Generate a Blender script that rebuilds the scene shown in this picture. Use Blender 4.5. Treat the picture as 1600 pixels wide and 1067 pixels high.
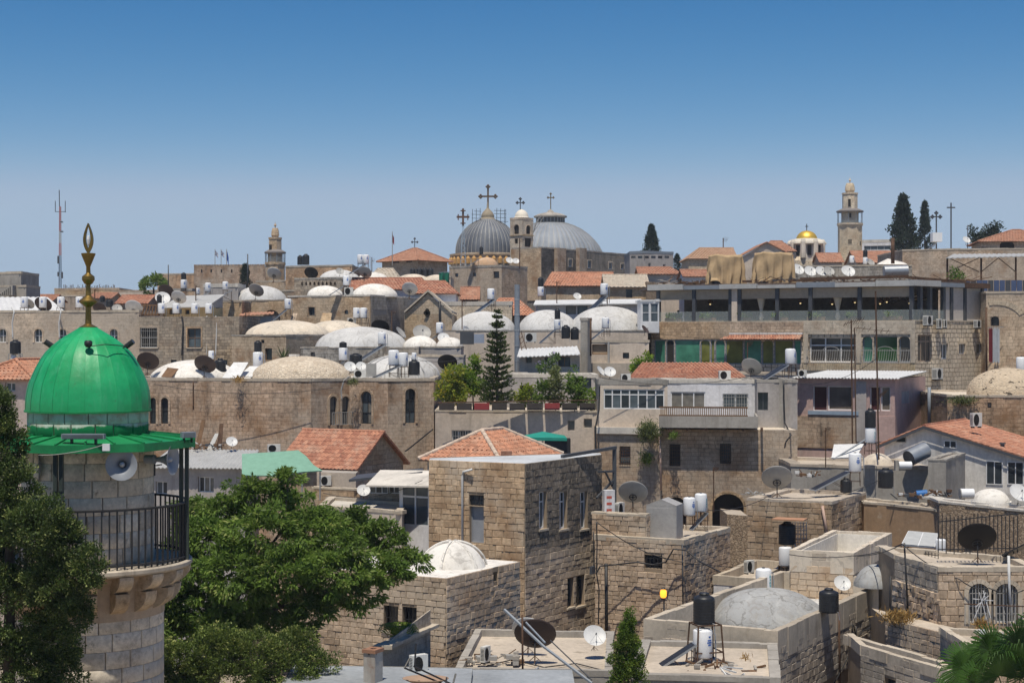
import bpy, math, random
import numpy as np
from mathutils import Vector, Matrix
random.seed(7); RNG = np.random.default_rng(11)
SC = bpy.context.scene; COL = SC.collection
for o in list(bpy.data.objects): bpy.data.objects.remove(o)
R = math.radians; PI = math.pi
# ------------------------------------------------------------------ camera, sky, sun, exposure
F = 2600.0; CZ = 22.0; HZ = 533.5          # focal length in photo pixels, eye height, eye-level row
cam = bpy.data.cameras.new('camera'); camo = bpy.data.objects.new('camera', cam); COL.objects.link(camo)
camo.location = (0, 0, CZ); camo.rotation_euler = (R(90), 0, 0)
cam.sensor_width = 36; cam.lens = 36 * F / 1600; cam.clip_start = 1; cam.clip_end = 9000
SC.camera = camo
SUN_EL, SUN_AZ = 71.0, 190.0   # azimuth: degrees clockwise from +Y (view direction); 270 = from the left
sx, sy = math.sin(R(SUN_AZ)), math.cos(R(SUN_AZ))
wd = bpy.data.worlds.new('World'); SC.world = wd; wd.use_nodes = True
nt = wd.node_tree; bg = nt.nodes['Background']
sky = nt.nodes.new('ShaderNodeTexSky'); sky.sky_type = 'NISHITA'; sky.sun_disc = False
sky.sun_elevation = R(SUN_EL); sky.sun_rotation = R(SUN_AZ); sky.altitude = 750
sky.air_density = 0.7; sky.dust_density = 0.7; sky.ozone_density = 6.0
sp = nt.nodes.new('ShaderNodeSeparateColor'); cb = nt.nodes.new('ShaderNodeCombineColor'); nt.links.new(sky.outputs[0], sp.inputs[0])
def wmath(op, a, b):
    x = nt.nodes.new('ShaderNodeMath'); x.operation = op
    for q, v in zip(x.inputs, (a, b)):
        if isinstance(v, float): q.default_value = v
        else: nt.links.new(v, q)
    return x.outputs[0]
for i, (g, k, c) in enumerate(((3.0,.285,3.8),(1.6,.55,5.0),(1.0,1.04,6.6))):      # deep polarised blue with a soft shoulder, the same all round
    v = wmath('MULTIPLY', wmath('POWER', sp.outputs[i], g), k); x = nt.nodes.new('ShaderNodeMath'); x.operation = 'SMOOTH_MIN'
    nt.links.new(v, x.inputs[0]); x.inputs[1].default_value = c; x.inputs[2].default_value = 1.2; nt.links.new(x.outputs[0], cb.inputs[i])
nt.links.new(cb.outputs[0], bg.inputs[0])
bg.inputs[1].default_value = 0.1
sl = bpy.data.lights.new('sun', 'SUN'); sl.energy = 4.8; sl.angle = R(0.53); sl.color = (1.0, 0.925, 0.79)
so = bpy.data.objects.new('sun', sl); COL.objects.link(so); so.location = (-60, -40, 120)
sd = Vector((sx * math.cos(R(SUN_EL)), sy * math.cos(R(SUN_EL)), math.sin(R(SUN_EL))))
so.rotation_euler = sd.to_track_quat('Z', 'Y').to_euler()
vs = SC.view_settings; vs.view_transform = 'Standard'; vs.look = 'None'; vs.exposure = -0.03; vs.gamma = 1.0
SC.render.engine = 'CYCLES'
SC.cycles.max_bounces = 5; SC.cycles.diffuse_bounces = 3; SC.cycles.glossy_bounces = 2
SC.cycles.transmission_bounces = 4; SC.cycles.transparent_max_bounces = 6
SC.cycles.use_denoising = True
# ------------------------------------------------------------------ geometry helpers
def X(px, Y): return (px - 800) / F * Y
def Z(py, Y): return CZ + (HZ - py) / F * Y
def P(px, py, Y): return Vector((X(px, Y), Y, Z(py, Y)))
def V2(px, Y): return Vector((X(px, Y), Y))
def tag(o, label=None, cat=None, group=None, kind=None):
    if label: o['label'] = label
    if cat: o['category'] = cat; o['kind'] = 'thing'
    if group: o['group'] = group
    if kind: o['kind'] = kind
    return o
LINK = [True]
def thing(name, loc, label, cat, group=None):
    o = bpy.data.objects.new(name, None); o.location = loc; o.empty_display_size = .2
    if LINK[0]: COL.objects.link(o)
    return tag(o, label, cat, group)
def hang(o, parent):
    """parent o (world coordinates) under parent"""
    o.parent = parent
    if parent is not None and parent.type == 'EMPTY': o.matrix_parent_inverse = Matrix.Translation(-Vector(parent.location))
    return o
class MB:
    def __init__(s): s.v = []; s.f = []
    def add(s, vs, fs):
        n = len(s.v); s.v += [tuple(v) for v in vs]; s.f += [tuple(i + n for i in f) for f in fs]
    def poly(s, pts): s.add(pts, [tuple(range(len(pts)))])
    def box(s, x0, x1, y0, y1, z0, z1):
        s.add([(x0,y0,z0),(x1,y0,z0),(x1,y1,z0),(x0,y1,z0),(x0,y0,z1),(x1,y0,z1),(x1,y1,z1),(x0,y1,z1)],
              [(3,2,1,0),(4,5,6,7),(0,1,5,4),(1,2,6,5),(2,3,7,6),(3,0,4,7)])
    def obox(s, o, d, u0, u1, w0, w1, z0, z1):
        """box in a wall's frame: u along d, w outward"""
        n = Vector((d[1], -d[0])); q = lambda u, w, z: (o[0]+d[0]*u+n[0]*w, o[1]+d[1]*u+n[1]*w, z)
        s.add([q(u0,w1,z0),q(u1,w1,z0),q(u1,w0,z0),q(u0,w0,z0),q(u0,w1,z1),q(u1,w1,z1),q(u1,w0,z1),q(u0,w0,z1)],
              [(3,2,1,0),(4,5,6,7),(0,1,5,4),(1,2,6,5),(2,3,7,6),(3,0,4,7)])
    def tube(s, pts, r, n=6, cap=True, r2=None):
        pts = [Vector(p) for p in pts]; k = len(pts); vs = []; fs = []
        for i, p in enumerate(pts):
            t = (pts[min(i+1,k-1)] - pts[max(i-1,0)]).normalized()
            a = t.cross(Vector((0,0,1)) if abs(t.z) < .9 else Vector((1,0,0))).normalized(); b = t.cross(a)
            rr = r if r2 is None else r + (r2 - r) * i / (k - 1)
            for j in range(n):
                an = 2*PI*j/n + PI/n; vs.append(p + (a*math.cos(an) + b*math.sin(an)) * rr)
        for i in range(k-1):
            for j in range(n): fs.append((i*n+j, i*n+(j+1)%n, (i+1)*n+(j+1)%n, (i+1)*n+j))
        if cap: fs += [tuple(range(n-1,-1,-1)), tuple((k-1)*n+j for j in range(n))]
        s.add(vs, fs)
    def lathe(s, c, prof, n=24, a0=0., a1=2*PI, sxy=(1,1)):
        full = abs(a1-a0-2*PI) < 1e-6; m = n if full else n+1; vs = []; fs = []
        for r, z in prof:
            for j in range(m):
                a = a0 + (a1-a0)*j/n; vs.append((c[0]+r*math.cos(a)*sxy[0], c[1]+r*math.sin(a)*sxy[1], c[2]+z))
        for i in range(len(prof)-1):
            for j in range(n):
                j2 = (j+1) % m; fs.append((i*m+j, i*m+j2, (i+1)*m+j2, (i+1)*m+j))
        s.add(vs, fs)
    def prism(s, pts, z0, z1):
        n = len(pts)
        s.add([(p[0],p[1],z0) for p in pts]+[(p[0],p[1],z1) for p in pts],
              [tuple(range(n-1,-1,-1)), tuple(range(n,2*n))]+[(i,(i+1)%n,n+(i+1)%n,n+i) for i in range(n)])
    def slab(s, pts, off):
        """planar polygon given thickness by the offset vector"""
        n = len(pts); off = Vector(off)
        s.add([Vector(p) for p in pts]+[Vector(p)+off for p in pts],
              [tuple(range(n)), tuple(range(2*n-1,n-1,-1))]+[((i+1)%n,i,n+i,n+(i+1)%n) for i in range(n)])
    def mesh(s, name, mat, smooth=False):
        me = bpy.data.meshes.new(name); me.from_pydata(s.v, [], s.f); me.update()
        if mat: me.materials.append(mat)
        if smooth: me.polygons.foreach_set('use_smooth', [True]*len(me.polygons))
        return me
    def build(s, name, mat, parent=None, smooth=False, auto=None):
        me = s.mesh(name, mat, smooth)
        if auto: me.set_sharp_from_angle(angle=R(auto))
        o = bpy.data.objects.new(name, me)
        if LINK[0]: COL.objects.link(o)
        if parent is not None: hang(o, parent)
        return o
def one(name, mb, mat, label, cat, group=None, smooth=False, auto=None):
    return tag(mb.build(name, mat, None, smooth, auto), label, cat, group)
def inst(name, me, mtx, parent=None):
    o = bpy.data.objects.new(name, me); COL.objects.link(o); o.matrix_basis = mtx
    if parent is not None: o.parent = parent
    if parent is not None and parent.type == 'EMPTY': o.matrix_parent_inverse = Matrix.Translation(-Vector(parent.location))
    return o
def copy_tree(o, parent=None):
    c = o.copy(); COL.objects.link(c)
    if parent is not None: c.parent = parent
    for ch in KIDS.get(o, []): copy_tree(ch, c)
    return c
KIDS = {}
class proto:
    """build a thing at the origin without linking it; copies are linked"""
    def __enter__(s): LINK[0] = False; s.before = set(bpy.data.objects); return s
    def __exit__(s, *a):
        LINK[0] = True
        for o in bpy.data.objects:
            if o not in s.before and o.parent is not None: KIDS.setdefault(o.parent, []).append(o)
# ------------------------------------------------------------------ materials
class NT:
    def __init__(s, name, rough=.85, spec=.25, metal=0.):
        s.m = bpy.data.materials.new(name); s.m.use_nodes = True; s.t = s.m.node_tree
        s.b = s.t.nodes['Principled BSDF']; s.b.inputs['Roughness'].default_value = rough
        s.b.inputs['Specular IOR Level'].default_value = spec; s.b.inputs['Metallic'].default_value = metal
    def n(s, typ, **k):
        x = s.t.nodes.new('ShaderNode'+typ)
        for a, b in k.items(): setattr(x, a, b)
        return x
    def l(s, a, b): s.t.links.new(a, b)
    def put(s, sock, v):
        if isinstance(v, bpy.types.NodeSocket): s.l(v, sock)
        elif v is not None: sock.default_value = v
    def math(s, op, a, b=None, c=None, clamp=False):
        x = s.n('Math', operation=op, use_clamp=clamp); s.put(x.inputs[0], a); s.put(x.inputs[1], b)
        if c is not None: s.put(x.inputs[2], c)
        return x.outputs[0]
    def vm(s, op, a, b=None):
        x = s.n('VectorMath', operation=op); s.put(x.inputs[0], a)
        if b is not None: s.put(x.inputs[1], b)
        return x.outputs['Value'] if op == 'DOT_PRODUCT' else x.outputs[0]
    def mix(s, f, a, b, mode='MIX'):
        x = s.n('Mix', data_type='RGBA', blend_type=mode, clamp_factor=True)
        s.put(x.inputs[0], f); s.put(x.inputs[6], c4(a)); s.put(x.inputs[7], c4(b)); return x.outputs[2]
    def ramp(s, f, lo, hi, a=0., b=1.):
        x = s.n('MapRange', clamp=True); s.put(x.inputs[0], f); s.put(x.inputs[1], lo); s.put(x.inputs[2], hi)
        s.put(x.inputs[3], a); s.put(x.inputs[4], b); return x.outputs[0]
    def noise(s, vec, scale, detail=4., rough=.6, dist=0.):
        x = s.n('TexNoise'); s.put(x.inputs['Vector'], vec); x.inputs['Scale'].default_value = scale
        x.inputs['Detail'].default_value = detail; x.inputs['Roughness'].default_value = rough; x.inputs['Distortion'].default_value = dist
        return x.outputs[0]
    def vec(s, x, y, z):
        c = s.n('CombineXYZ'); s.put(c.inputs[0], x); s.put(c.inputs[1], y); s.put(c.inputs[2], z); return c.outputs[0]
    def coords(s):
        g = s.n('NewGeometry'); oi = s.n('ObjectInfo'); s.rnd = oi.outputs['Random']
        sep = s.n('SeparateXYZ'); s.l(g.outputs['Position'], sep.inputs[0]); s.z = sep.outputs[2]
        s.p = g.outputs['Position']
        c = s.vm('CROSS_PRODUCT', (0,0,1), g.outputs['True Normal']); c = s.vm('NORMALIZE', c)
        s.u = s.vm('DOT_PRODUCT', g.outputs['Position'], c)
        sn = s.n('SeparateXYZ'); s.l(g.outputs['True Normal'], sn.inputs[0]); s.nz = sn.outputs[2]
        return s
    def bump(s, h, strength=.5, dist=.02):
        b = s.n('Bump'); b.inputs['Strength'].default_value = strength; b.inputs['Distance'].default_value = dist
        s.l(h, b.inputs['Height']); s.l(b.outputs[0], s.b.inputs['Normal'])
    def col(s, c): s.put(s.b.inputs['Base Color'], c4(c)); return s
def c4(c): return (*c, 1.) if isinstance(c, tuple) and len(c) == 3 else c
MATS = {}
def plain(name, col, rough=.6, spec=.3, metal=0., var=.12, scale=3.):
    if name in MATS: return MATS[name]
    t = NT(name, rough, spec, metal).coords()
    n1 = t.noise(t.p, scale, 5); n2 = t.noise(t.p, scale*9, 3)
    k = t.math('ADD', t.math('MULTIPLY', n1, .7), t.math('MULTIPLY', n2, .3))
    k = t.ramp(k, .3, .7, 1-var*1.6, 1+var*.6)
    hsv = t.n('HueSaturation'); t.put(hsv.inputs['Color'], c4(col)); t.l(k, hsv.inputs['Value'])
    t.col(hsv.outputs[0]); MATS[name] = t.m; return t.m
def stone_mat(name, c1, c2, mortar, bw=.5, bh=.27, stain=.35, staincol=(.05,.044,.038), bump=.6, ztop=None, rust=.25, joint=.014, patch=(.52,.44,.33)):
    """coursed masonry in metres of the wall's own plane, worn and streaked"""
    if name in MATS: return MATS[name]
    t = NT(name, .93, .12).coords()
    off = t.math('MULTIPLY', t.rnd, 37.)
    wz = t.math('MULTIPLY', t.math('SUBTRACT', t.noise(t.vec(t.math('MULTIPLY', t.u, .5), t.math('MULTIPLY', t.z, .5), off), 1., 3), .5), .13)
    uv = t.vec(t.math('ADD', t.u, off), t.math('ADD', t.z, wz), 0.)
    br = t.n('TexBrick'); t.l(uv, br.inputs['Vector']); br.offset = .5; br.squash = 1.3; br.squash_frequency = 3
    br.inputs['Color1'].default_value = c4(c1); br.inputs['Color2'].default_value = c4(c2); br.inputs['Mortar'].default_value = c4(mortar)
    br.inputs['Scale'].default_value = 1.; br.inputs['Mortar Size'].default_value = joint; br.inputs['Mortar Smooth'].default_value = .6
    br.inputs['Bias'].default_value = -.1; br.inputs['Brick Width'].default_value = bw; br.inputs['Row Height'].default_value = bh
    p3 = t.vec(t.math('ADD', t.u, off), t.z, off)
    fine = t.noise(p3, 5., 8, .72); mid = t.noise(p3, .7, 6, .65); big = t.noise(p3, .16, 4, .55)
    k = t.math('ADD', t.math('MULTIPLY', fine, .55), t.math('MULTIPLY', mid, .45))
    h = t.n('HueSaturation'); t.l(br.outputs[0], h.inputs['Color']); t.l(t.math('MULTIPLY', t.ramp(k, .33, .67, .42, 1.5), t.ramp(t.math('FRACT', t.math('MULTIPLY', t.rnd, 7.3)), 0., 1., .84, 1.14)), h.inputs['Value']); t.l(t.ramp(t.math('FRACT', t.math('MULTIPLY', t.rnd, 3.7)), 0., 1., .75, 1.1), h.inputs['Saturation'])
    col = h.outputs[0]
    col = t.mix(t.math('MULTIPLY', t.ramp(big, .43, .57), t.ramp(fine, .35, .6, .5, 1.)), col, t.mix(.62, col, t.mix(t.rnd, patch, (.4,.36,.31)) ))   # limewashed / repointed areas
    if rust: col = t.mix(t.ramp(t.noise(p3, .45, 5, .65), .5, .7, 0., min(.85, rust*2.2)), col, (.27,.15,.075), 'MIX')
    col = t.mix(t.math('MULTIPLY', t.ramp(t.noise(p3, 3.1, 6, .75), .58, .7), .55), col, (.07,.055,.042))   # pits and lichen
    ps = t.vec(t.math('MULTIPLY', t.math('ADD', t.u, off), 1.6), t.math('MULTIPLY', t.z, .22), off)
    sm = t.math('MULTIPLY', t.ramp(t.noise(ps, .8, 5, .7), .62-.3*stain, .86-.3*stain), t.ramp(t.noise(p3, 2.6, 5, .7), .33, .6, .1, 1.))
    if ztop is not None:
        sm = t.math('MAXIMUM', sm, t.math('MULTIPLY', t.ramp(t.math('ADD', t.z, t.math('MULTIPLY', t.math('SUBTRACT', mid, .5), 4.)), ztop-1.4, ztop+.1), t.ramp(fine, .3, .62, .2, 1.)))
    col = t.mix(t.math('MULTIPLY', sm, min(1., .45+stain)), col, staincol)
    t.col(col)
    hb = t.math('ADD', t.math('MULTIPLY', br.outputs['Fac'], -1.), t.math('MULTIPLY', fine, .7))
    t.bump(hb, bump, .03); MATS[name] = t.m; return t.m
def block_mat(name, c1, c2, stain=.2, staincol=(.05,.045,.04), zdark=None, dark=(.075,.067,.058), rust=.2):
    """one cut stone: colour by piece, grain and weathering"""
    if name in MATS: return MATS[name]
    t = NT(name, .93, .12).coords()
    at = t.n('Attribute', attribute_name='rnd')
    r = t.math('FRACT', t.math('ADD', t.rnd, at.outputs['Fac']))
    wn = t.n('TexWhiteNoise', noise_dimensions='1D'); t.l(r, wn.inputs[1])
    col = t.mix(r, c1, c2)
    fine = t.noise(t.p, 7., 8, .72); mid = t.noise(t.p, .9, 6, .65)
    h = t.n('HueSaturation'); t.l(col, h.inputs['Color'])
    t.l(t.math('MULTIPLY', t.ramp(wn.outputs[0], 0., 1., .82, 1.13), t.ramp(t.math('ADD', t.math('MULTIPLY', fine, .6), t.math('MULTIPLY', mid, .4)), .33, .67, .52, 1.4)), h.inputs['Value'])
    col = h.outputs[0]
    col = t.mix(t.math('MULTIPLY', t.ramp(t.noise(t.p, .3, 4, .6), .5, .64), .6), col, (.58,.49,.385))
    if rust: col = t.mix(t.ramp(t.noise(t.p, .5, 5, .65), .5, .7, 0., min(.85, rust*2)), col, (.28,.155,.075))
    col = t.mix(t.math('MULTIPLY', t.ramp(t.noise(t.p, 4., 6, .75), .57, .7), .6), col, (.06,.05,.04))
    ps = t.vec(t.math('MULTIPLY', t.u, 1.6), t.math('MULTIPLY', t.z, .25), 0.)
    sm = t.math('MULTIPLY', t.ramp(t.noise(ps, .9, 5, .7), .62-.3*stain, .86-.3*stain), t.ramp(fine, .35, .62, .15, 1.))
    col = t.mix(t.math('MULTIPLY', sm, min(1., .4+stain)), col, staincol)
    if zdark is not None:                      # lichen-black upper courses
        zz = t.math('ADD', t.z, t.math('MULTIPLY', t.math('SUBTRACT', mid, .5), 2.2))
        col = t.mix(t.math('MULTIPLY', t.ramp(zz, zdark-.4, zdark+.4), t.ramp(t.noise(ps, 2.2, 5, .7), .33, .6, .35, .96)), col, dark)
    t.col(col); t.bump(fine, .5, .02); MATS[name] = t.m; return t.m
def rubble_mat(name, c1, c2, mortar, scale=3.5, bump=.8, dark=(.06,.05,.04), holes=.0):
    if name in MATS: return MATS[name]
    t = NT(name, .95, .1).coords()
    w = t.vm('ADD', t.vm('MULTIPLY', t.p, (1.,1.,1.5)), t.vm('MULTIPLY', t.vec(t.noise(t.p, 2.5), t.noise(t.p, 2.9), t.noise(t.p, 3.3)), (.45,.45,.45)))
    v = t.n('TexVoronoi', feature='DISTANCE_TO_EDGE'); t.l(w, v.inputs['Vector']); v.inputs['Scale'].default_value = scale
    vc = t.n('TexVoronoi'); t.l(w, vc.inputs['Vector']); vc.inputs['Scale'].default_value = scale
    sc = t.n('SeparateColor'); t.l(vc.outputs['Color'], sc.inputs[0])
    col = t.mix(sc.outputs[0], c1, c2)
    col = t.mix(t.ramp(v.outputs[0], .02, .09, 1., 0.), col, mortar)
    fine = t.noise(t.p, 6., 5, .65)
    col = t.mix(t.ramp(fine, .55, .75, 0., .6), col, dark)
    if holes: col = t.mix(t.math('MULTIPLY', t.ramp(t.noise(t.p, 3.2, 3, .5), .6, .66), holes), col, (.03,.025,.02))
    t.col(col); t.bump(t.math('ADD', t.ramp(v.outputs[0], 0., .14), t.math('MULTIPLY', fine, .5)), bump, .06)
    MATS[name] = t.m; return t.m
def plaster_mat(name, col, stain=.3, staincol=(.1,.085,.07), patch=.3, patchcol=(.35,.28,.22), scale=1., rough=.9):
    """painted or limewashed render with run-off stains and cracks"""
    if name in MATS: return MATS[name]
    t = NT(name, rough, .15).coords()
    off = t.math('MULTIPLY', t.rnd, 23.)
    p = t.vm('ADD', t.p, t.vec(off, off, 0.))
    big = t.noise(p, .5*scale, 5, .6); fine = t.noise(p, 6.*scale, 6, .65)
    h = t.n('HueSaturation'); t.put(h.inputs['Color'], c4(col)); t.l(t.ramp(t.math('ADD', t.math('MULTIPLY', big, .6), t.math('MULTIPLY', fine, .4)), .33, .67, .66, 1.18), h.inputs['Value'])
    c = t.mix(t.math('MULTIPLY', t.ramp(t.noise(p, .9*scale, 6, .7), .58, .66), patch), h.outputs[0], patchcol)
    ps = t.vec(t.math('MULTIPLY', t.math('ADD', t.u, off), 2.2), t.math('MULTIPLY', t.z, .25), off)
    sm = t.math('MULTIPLY', t.ramp(t.noise(ps, .9*scale, 5, .7), .52, .8), t.ramp(fine, .3, .6, .2, 1.))
    c = t.mix(t.math('MULTIPLY', sm, stain*1.6, clamp=True), c, staincol)
    t.col(c); t.bump(fine, .25, .02); MATS[name] = t.m; return t.m
def dome_mat(name, col, crack=.0, patchcol=(.55,.53,.5), grime=.25):
    if name in MATS: return MATS[name]
    t = NT(name, .9, .12).coords()
    off = t.math('MULTIPLY', t.rnd, 41.); p = t.vm('ADD', t.p, t.vec(off, off, off))
    big = t.noise(p, .45, 4, .6); fine = t.noise(p, 5., 7, .75)
    h = t.n('HueSaturation'); t.put(h.inputs['Color'], c4(col)); t.l(t.ramp(big, .3, .7, .8, 1.12), h.inputs['Value'])
    c = t.mix(t.ramp(t.noise(p, .8, 5, .7, .6), .52, .58, 0., .5), h.outputs[0], patchcol)
    c = t.mix(t.math('MULTIPLY', t.ramp(fine, .52, .7), grime*1.3), c, (.2,.175,.15))
    c = t.mix(t.math('MULTIPLY', t.ramp(t.noise(t.vm('MULTIPLY', p, (1.,1.,.35)), 1.7, 6, .75), .53, .7), .5), c, (.26,.235,.2))
    c = t.mix(t.math('MULTIPLY', t.ramp(t.math('ABSOLUTE', t.math('SUBTRACT', t.noise(p, .55, 3, .5), .5)), .0, .012, 1., 0.), .5), c, (.24,.22,.2))
    hh = fine
    if crack:
        w = t.vm('ADD', p, t.vm('MULTIPLY', t.vec(t.noise(p, 1.6, 6, .75), t.noise(p, 1.9, 6, .75), t.noise(p, 1.2, 5)), (.9,.9,.6)))
        v = t.n('TexVoronoi', feature='DISTANCE_TO_EDGE'); t.l(w, v.inputs['Vector']); v.inputs['Scale'].default_value = crack
        e = t.math('MULTIPLY', t.ramp(v.outputs[0], .0, .05, 1., 0.), t.ramp(t.noise(p, 1.1, 4), .36, .5))
        c = t.mix(t.math('MULTIPLY', e, .95), c, (.06,.055,.05)); c = t.mix(t.math('MULTIPLY', t.ramp(v.outputs[0], .02, .08, 1., 0.), .22), c, (.62,.62,.6))
        hh = t.math('SUBTRACT', fine, t.math('MULTIPLY', e, 3.))
    t.col(c); t.bump(hh, .3, .02); MATS[name] = t.m; return t.m
def tile_mat(name, c1, c2, pale=.3, palecol=(.5,.36,.27)):
    if name in MATS: return MATS[name]
    t = NT(name, .85, .2).coords()
    at = t.n('Attribute', attribute_name='rnd'); r = t.math('FRACT', t.math('ADD', t.rnd, at.outputs['Fac']))
    c = t.mix(r, c1, c2); fine = t.noise(t.p, 8., 5, .65)
    h = t.n('HueSaturation'); t.l(c, h.inputs['Color']); t.l(t.ramp(fine, .3, .7, .72, 1.2), h.inputs['Value'])
    c = t.mix(t.math('MULTIPLY', t.ramp(t.noise(t.p, 1.1, 5, .7), .5, .72), pale), h.outputs[0], palecol)
    c = t.mix(t.ramp(t.noise(t.p, 2.7, 6, .75), .54, .72, 0., .65), c, (.1,.07,.055))
    t.col(c); MATS[name] = t.m; return t.m
def leaf_mat(name, c1, c2, c3=None, trans=.35, rough=.55, spec=.3):
    if name in MATS: return MATS[name]
    t = NT(name, rough, spec).coords()
    at = t.n('Attribute', attribute_name='rnd')
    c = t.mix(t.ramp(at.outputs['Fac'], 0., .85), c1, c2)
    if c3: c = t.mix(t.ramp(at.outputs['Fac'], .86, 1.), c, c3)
    h = t.n('HueSaturation'); t.l(c, h.inputs['Color']); t.l(t.ramp(t.noise(t.p, .9, 3), .3, .7, .7, 1.25), h.inputs['Value'])
    t.col(h.outputs[0])
    tr = t.n('BsdfTranslucent'); t.l(h.outputs[0], tr.inputs[0]); ms = t.n('MixShader'); ms.inputs[0].default_value = trans
    t.l(t.b.outputs[0], ms.inputs[1]); t.l(tr.outputs[0], ms.inputs[2]); t.l(ms.outputs[0], t.t.nodes['Material Output'].inputs[0])
    MATS[name] = t.m; return t.m
def corrug_mat(name, col, pitch=.18, axis_u=True, stain=.3):
    if name in MATS: return MATS[name]
    t = NT(name, .55, .4).coords()
    n1 = t.noise(t.p, 1.2, 5, .7); fine = t.noise(t.p, 9., 4)
    h = t.n('HueSaturation'); t.put(h.inputs['Color'], c4(col)); t.l(t.ramp(t.math('ADD', t.math('MULTIPLY', n1, .6), t.math('MULTIPLY', fine, .4)), .3, .7, .75, 1.15), h.inputs['Value'])
    t.col(t.mix(t.math('MULTIPLY', t.ramp(t.noise(t.p, 2., 5, .7), .58, .75), stain), h.outputs[0], (.2,.1,.05)))
    MATS[name] = t.m; return t.m
def emit_mat(name, col, st):
    t = NT(name); t.col(col); t.b.inputs['Emission Color'].default_value = c4(col); t.b.inputs['Emission Strength'].default_value = st; return t.m
def glass_mat(name, col=(.02,.025,.03), rough=.08):
    if name in MATS: return MATS[name]
    t = NT(name, rough, .35 if rough < .3 else .15).coords(); t.col(t.mix(t.ramp(t.noise(t.p, .8, 3), .35, .65), col, tuple(c*1.9+.004 for c in col))); MATS[name] = t.m; return t.m
def clear_mat(name, col=(.75,.85,.83), alpha=.25):
    t = NT(name, .05, .5); t.col(col); t.b.inputs['Alpha'].default_value = alpha; MATS[name] = t.m; return t.m
# palette -------------------------------------------------------------
TAN1, TAN2, MORT = (.56,.41,.275), (.41,.29,.185), (.22,.16,.11)
m_tan = stone_mat('stone_tan', TAN1, TAN2, MORT, .42, .24, .3)
m_tan2 = stone_mat('stone_tan_warm', (.57,.405,.24), (.44,.30,.17), (.22,.16,.1), .46, .27, .22, rust=.35)
m_brown = stone_mat('stone_brown', (.49,.345,.235), (.35,.24,.16), (.19,.135,.09), .42, .25, .42, rust=.4)
m_pale = stone_mat('stone_pale', (.64,.52,.40), (.56,.45,.34), (.42,.35,.28), .6, .3, .12, rust=.1, bump=.25)
m_dark = stone_mat('stone_dark', (.52,.4,.27), (.2,.15,.1), (.06,.048,.036), .45, .27, .4, rust=.2, bump=.9, patch=(.4,.31,.21))
m_black = stone_mat('stone_black', (.17,.155,.14), (.075,.068,.062), (.035,.032,.03), .55, .33, .5, rust=.05, bump=.9)
m_grey = stone_mat('stone_grey', (.42,.39,.35), (.28,.26,.23), (.12,.11,.1), .5, .28, .4, rust=.1)
m_cream = stone_mat('stone_cream', (.72,.60,.44), (.58,.47,.33), (.36,.3,.23), .5, .3, .15, rust=.2)
m_joint = stone_mat('stone_joint', (.68,.58,.45), (.56,.47,.36), (.05,.042,.035), .55, .36, .2, rust=.08, joint=.035)
m_yellow = stone_mat('stone_yellow', (.62,.47,.24), (.52,.38,.19), (.3,.22,.13), .5, .28, .12, rust=.3)
m_rub = rubble_mat('rubble', (.50,.38,.265), (.34,.25,.17), (.27,.205,.145), 4.2)
m_rubdome = rubble_mat('rubble_dome', (.66,.57,.45), (.5,.41,.31), (.62,.53,.42), 3.4, .7, (.22,.17,.13), holes=.25)
m_specdome = rubble_mat('speckled_dome', (.55,.45,.33), (.46,.37,.27), (.54,.45,.34), 3., .6, (.25,.2,.14), holes=.85)
m_white = dome_mat('dome_white', (.74,.71,.66), patchcol=(.66,.62,.56), grime=.35)
m_cream_dome = dome_mat('dome_cream', (.66,.58,.475), patchcol=(.58,.49,.38), grime=.35)
m_greydome = dome_mat('dome_grey', (.54,.535,.525), patchcol=(.6,.59,.57), grime=.35)
m_crack = dome_mat('dome_cracked', (.33,.335,.335), crack=.95, patchcol=(.40,.4,.39), grime=.35)
m_coping = plaster_mat('coping', (.52,.45,.36), .55, patch=.45, patchcol=(.3,.25,.2))
m_roof = plaster_mat('roof_lime', (.50,.43,.35), .6, patch=.75, patchcol=(.25,.21,.16))
m_roofl = plaster_mat('roof_pale', (.6,.56,.5), .4, patch=.45, patchcol=(.43,.38,.32))
m_conc = plaster_mat('concrete', (.36,.335,.3), .5, patch=.4, patchcol=(.24,.21,.18))
m_cblock = stone_mat('concrete_block', (.43,.38,.32), (.37,.325,.27), (.28,.245,.2), .42, .2, .3, rust=.08, bump=.3, joint=.01)
m_wplast = plaster_mat('plaster_white', (.70,.69,.70), .3, patch=.3, patchcol=(.5,.44,.38))
m_cplast = plaster_mat('plaster_cream', (.60,.51,.42), .35, patch=.25, patchcol=(.42,.33,.25))
m_pink = plaster_mat('plaster_pink', (.52,.37,.33), .3, patch=.45, patchcol=(.44,.38,.33))
m_ochre = plaster_mat('plaster_ochre', (.52,.38,.24), .25, patch=.15)
m_gplast = plaster_mat('plaster_grey', (.42,.39,.37), .4, patch=.3)
m_tile = tile_mat('roof_tile', (.46,.22,.14), (.30,.13,.085), .6)
m_tileold = tile_mat('roof_tile_old', (.52,.25,.155), (.36,.175,.11), .55)
m_tilefar = tile_mat('roof_tile_far', (.42,.21,.135), (.31,.155,.1), .45)
m_ridge = plain('ridge_mortar', (.62,.5,.4), .9, .1, var=.3)
m_glass = glass_mat('window_glass'); m_glassb = glass_mat('window_glass_blue', (.06,.075,.085)); m_glassg = glass_mat('green_glass', (.04,.145,.095), .06)
m_glassy = glass_mat('olive_glass', (.11,.115,.025), .06)
m_curt = plain('curtain_behind_glass', (.2,.185,.16), .3, .5, var=.3); m_wframe = plain('white_frame', (.72,.72,.72), .4); m_iron = plain('black_iron', (.025,.025,.027), .5, .4)
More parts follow.
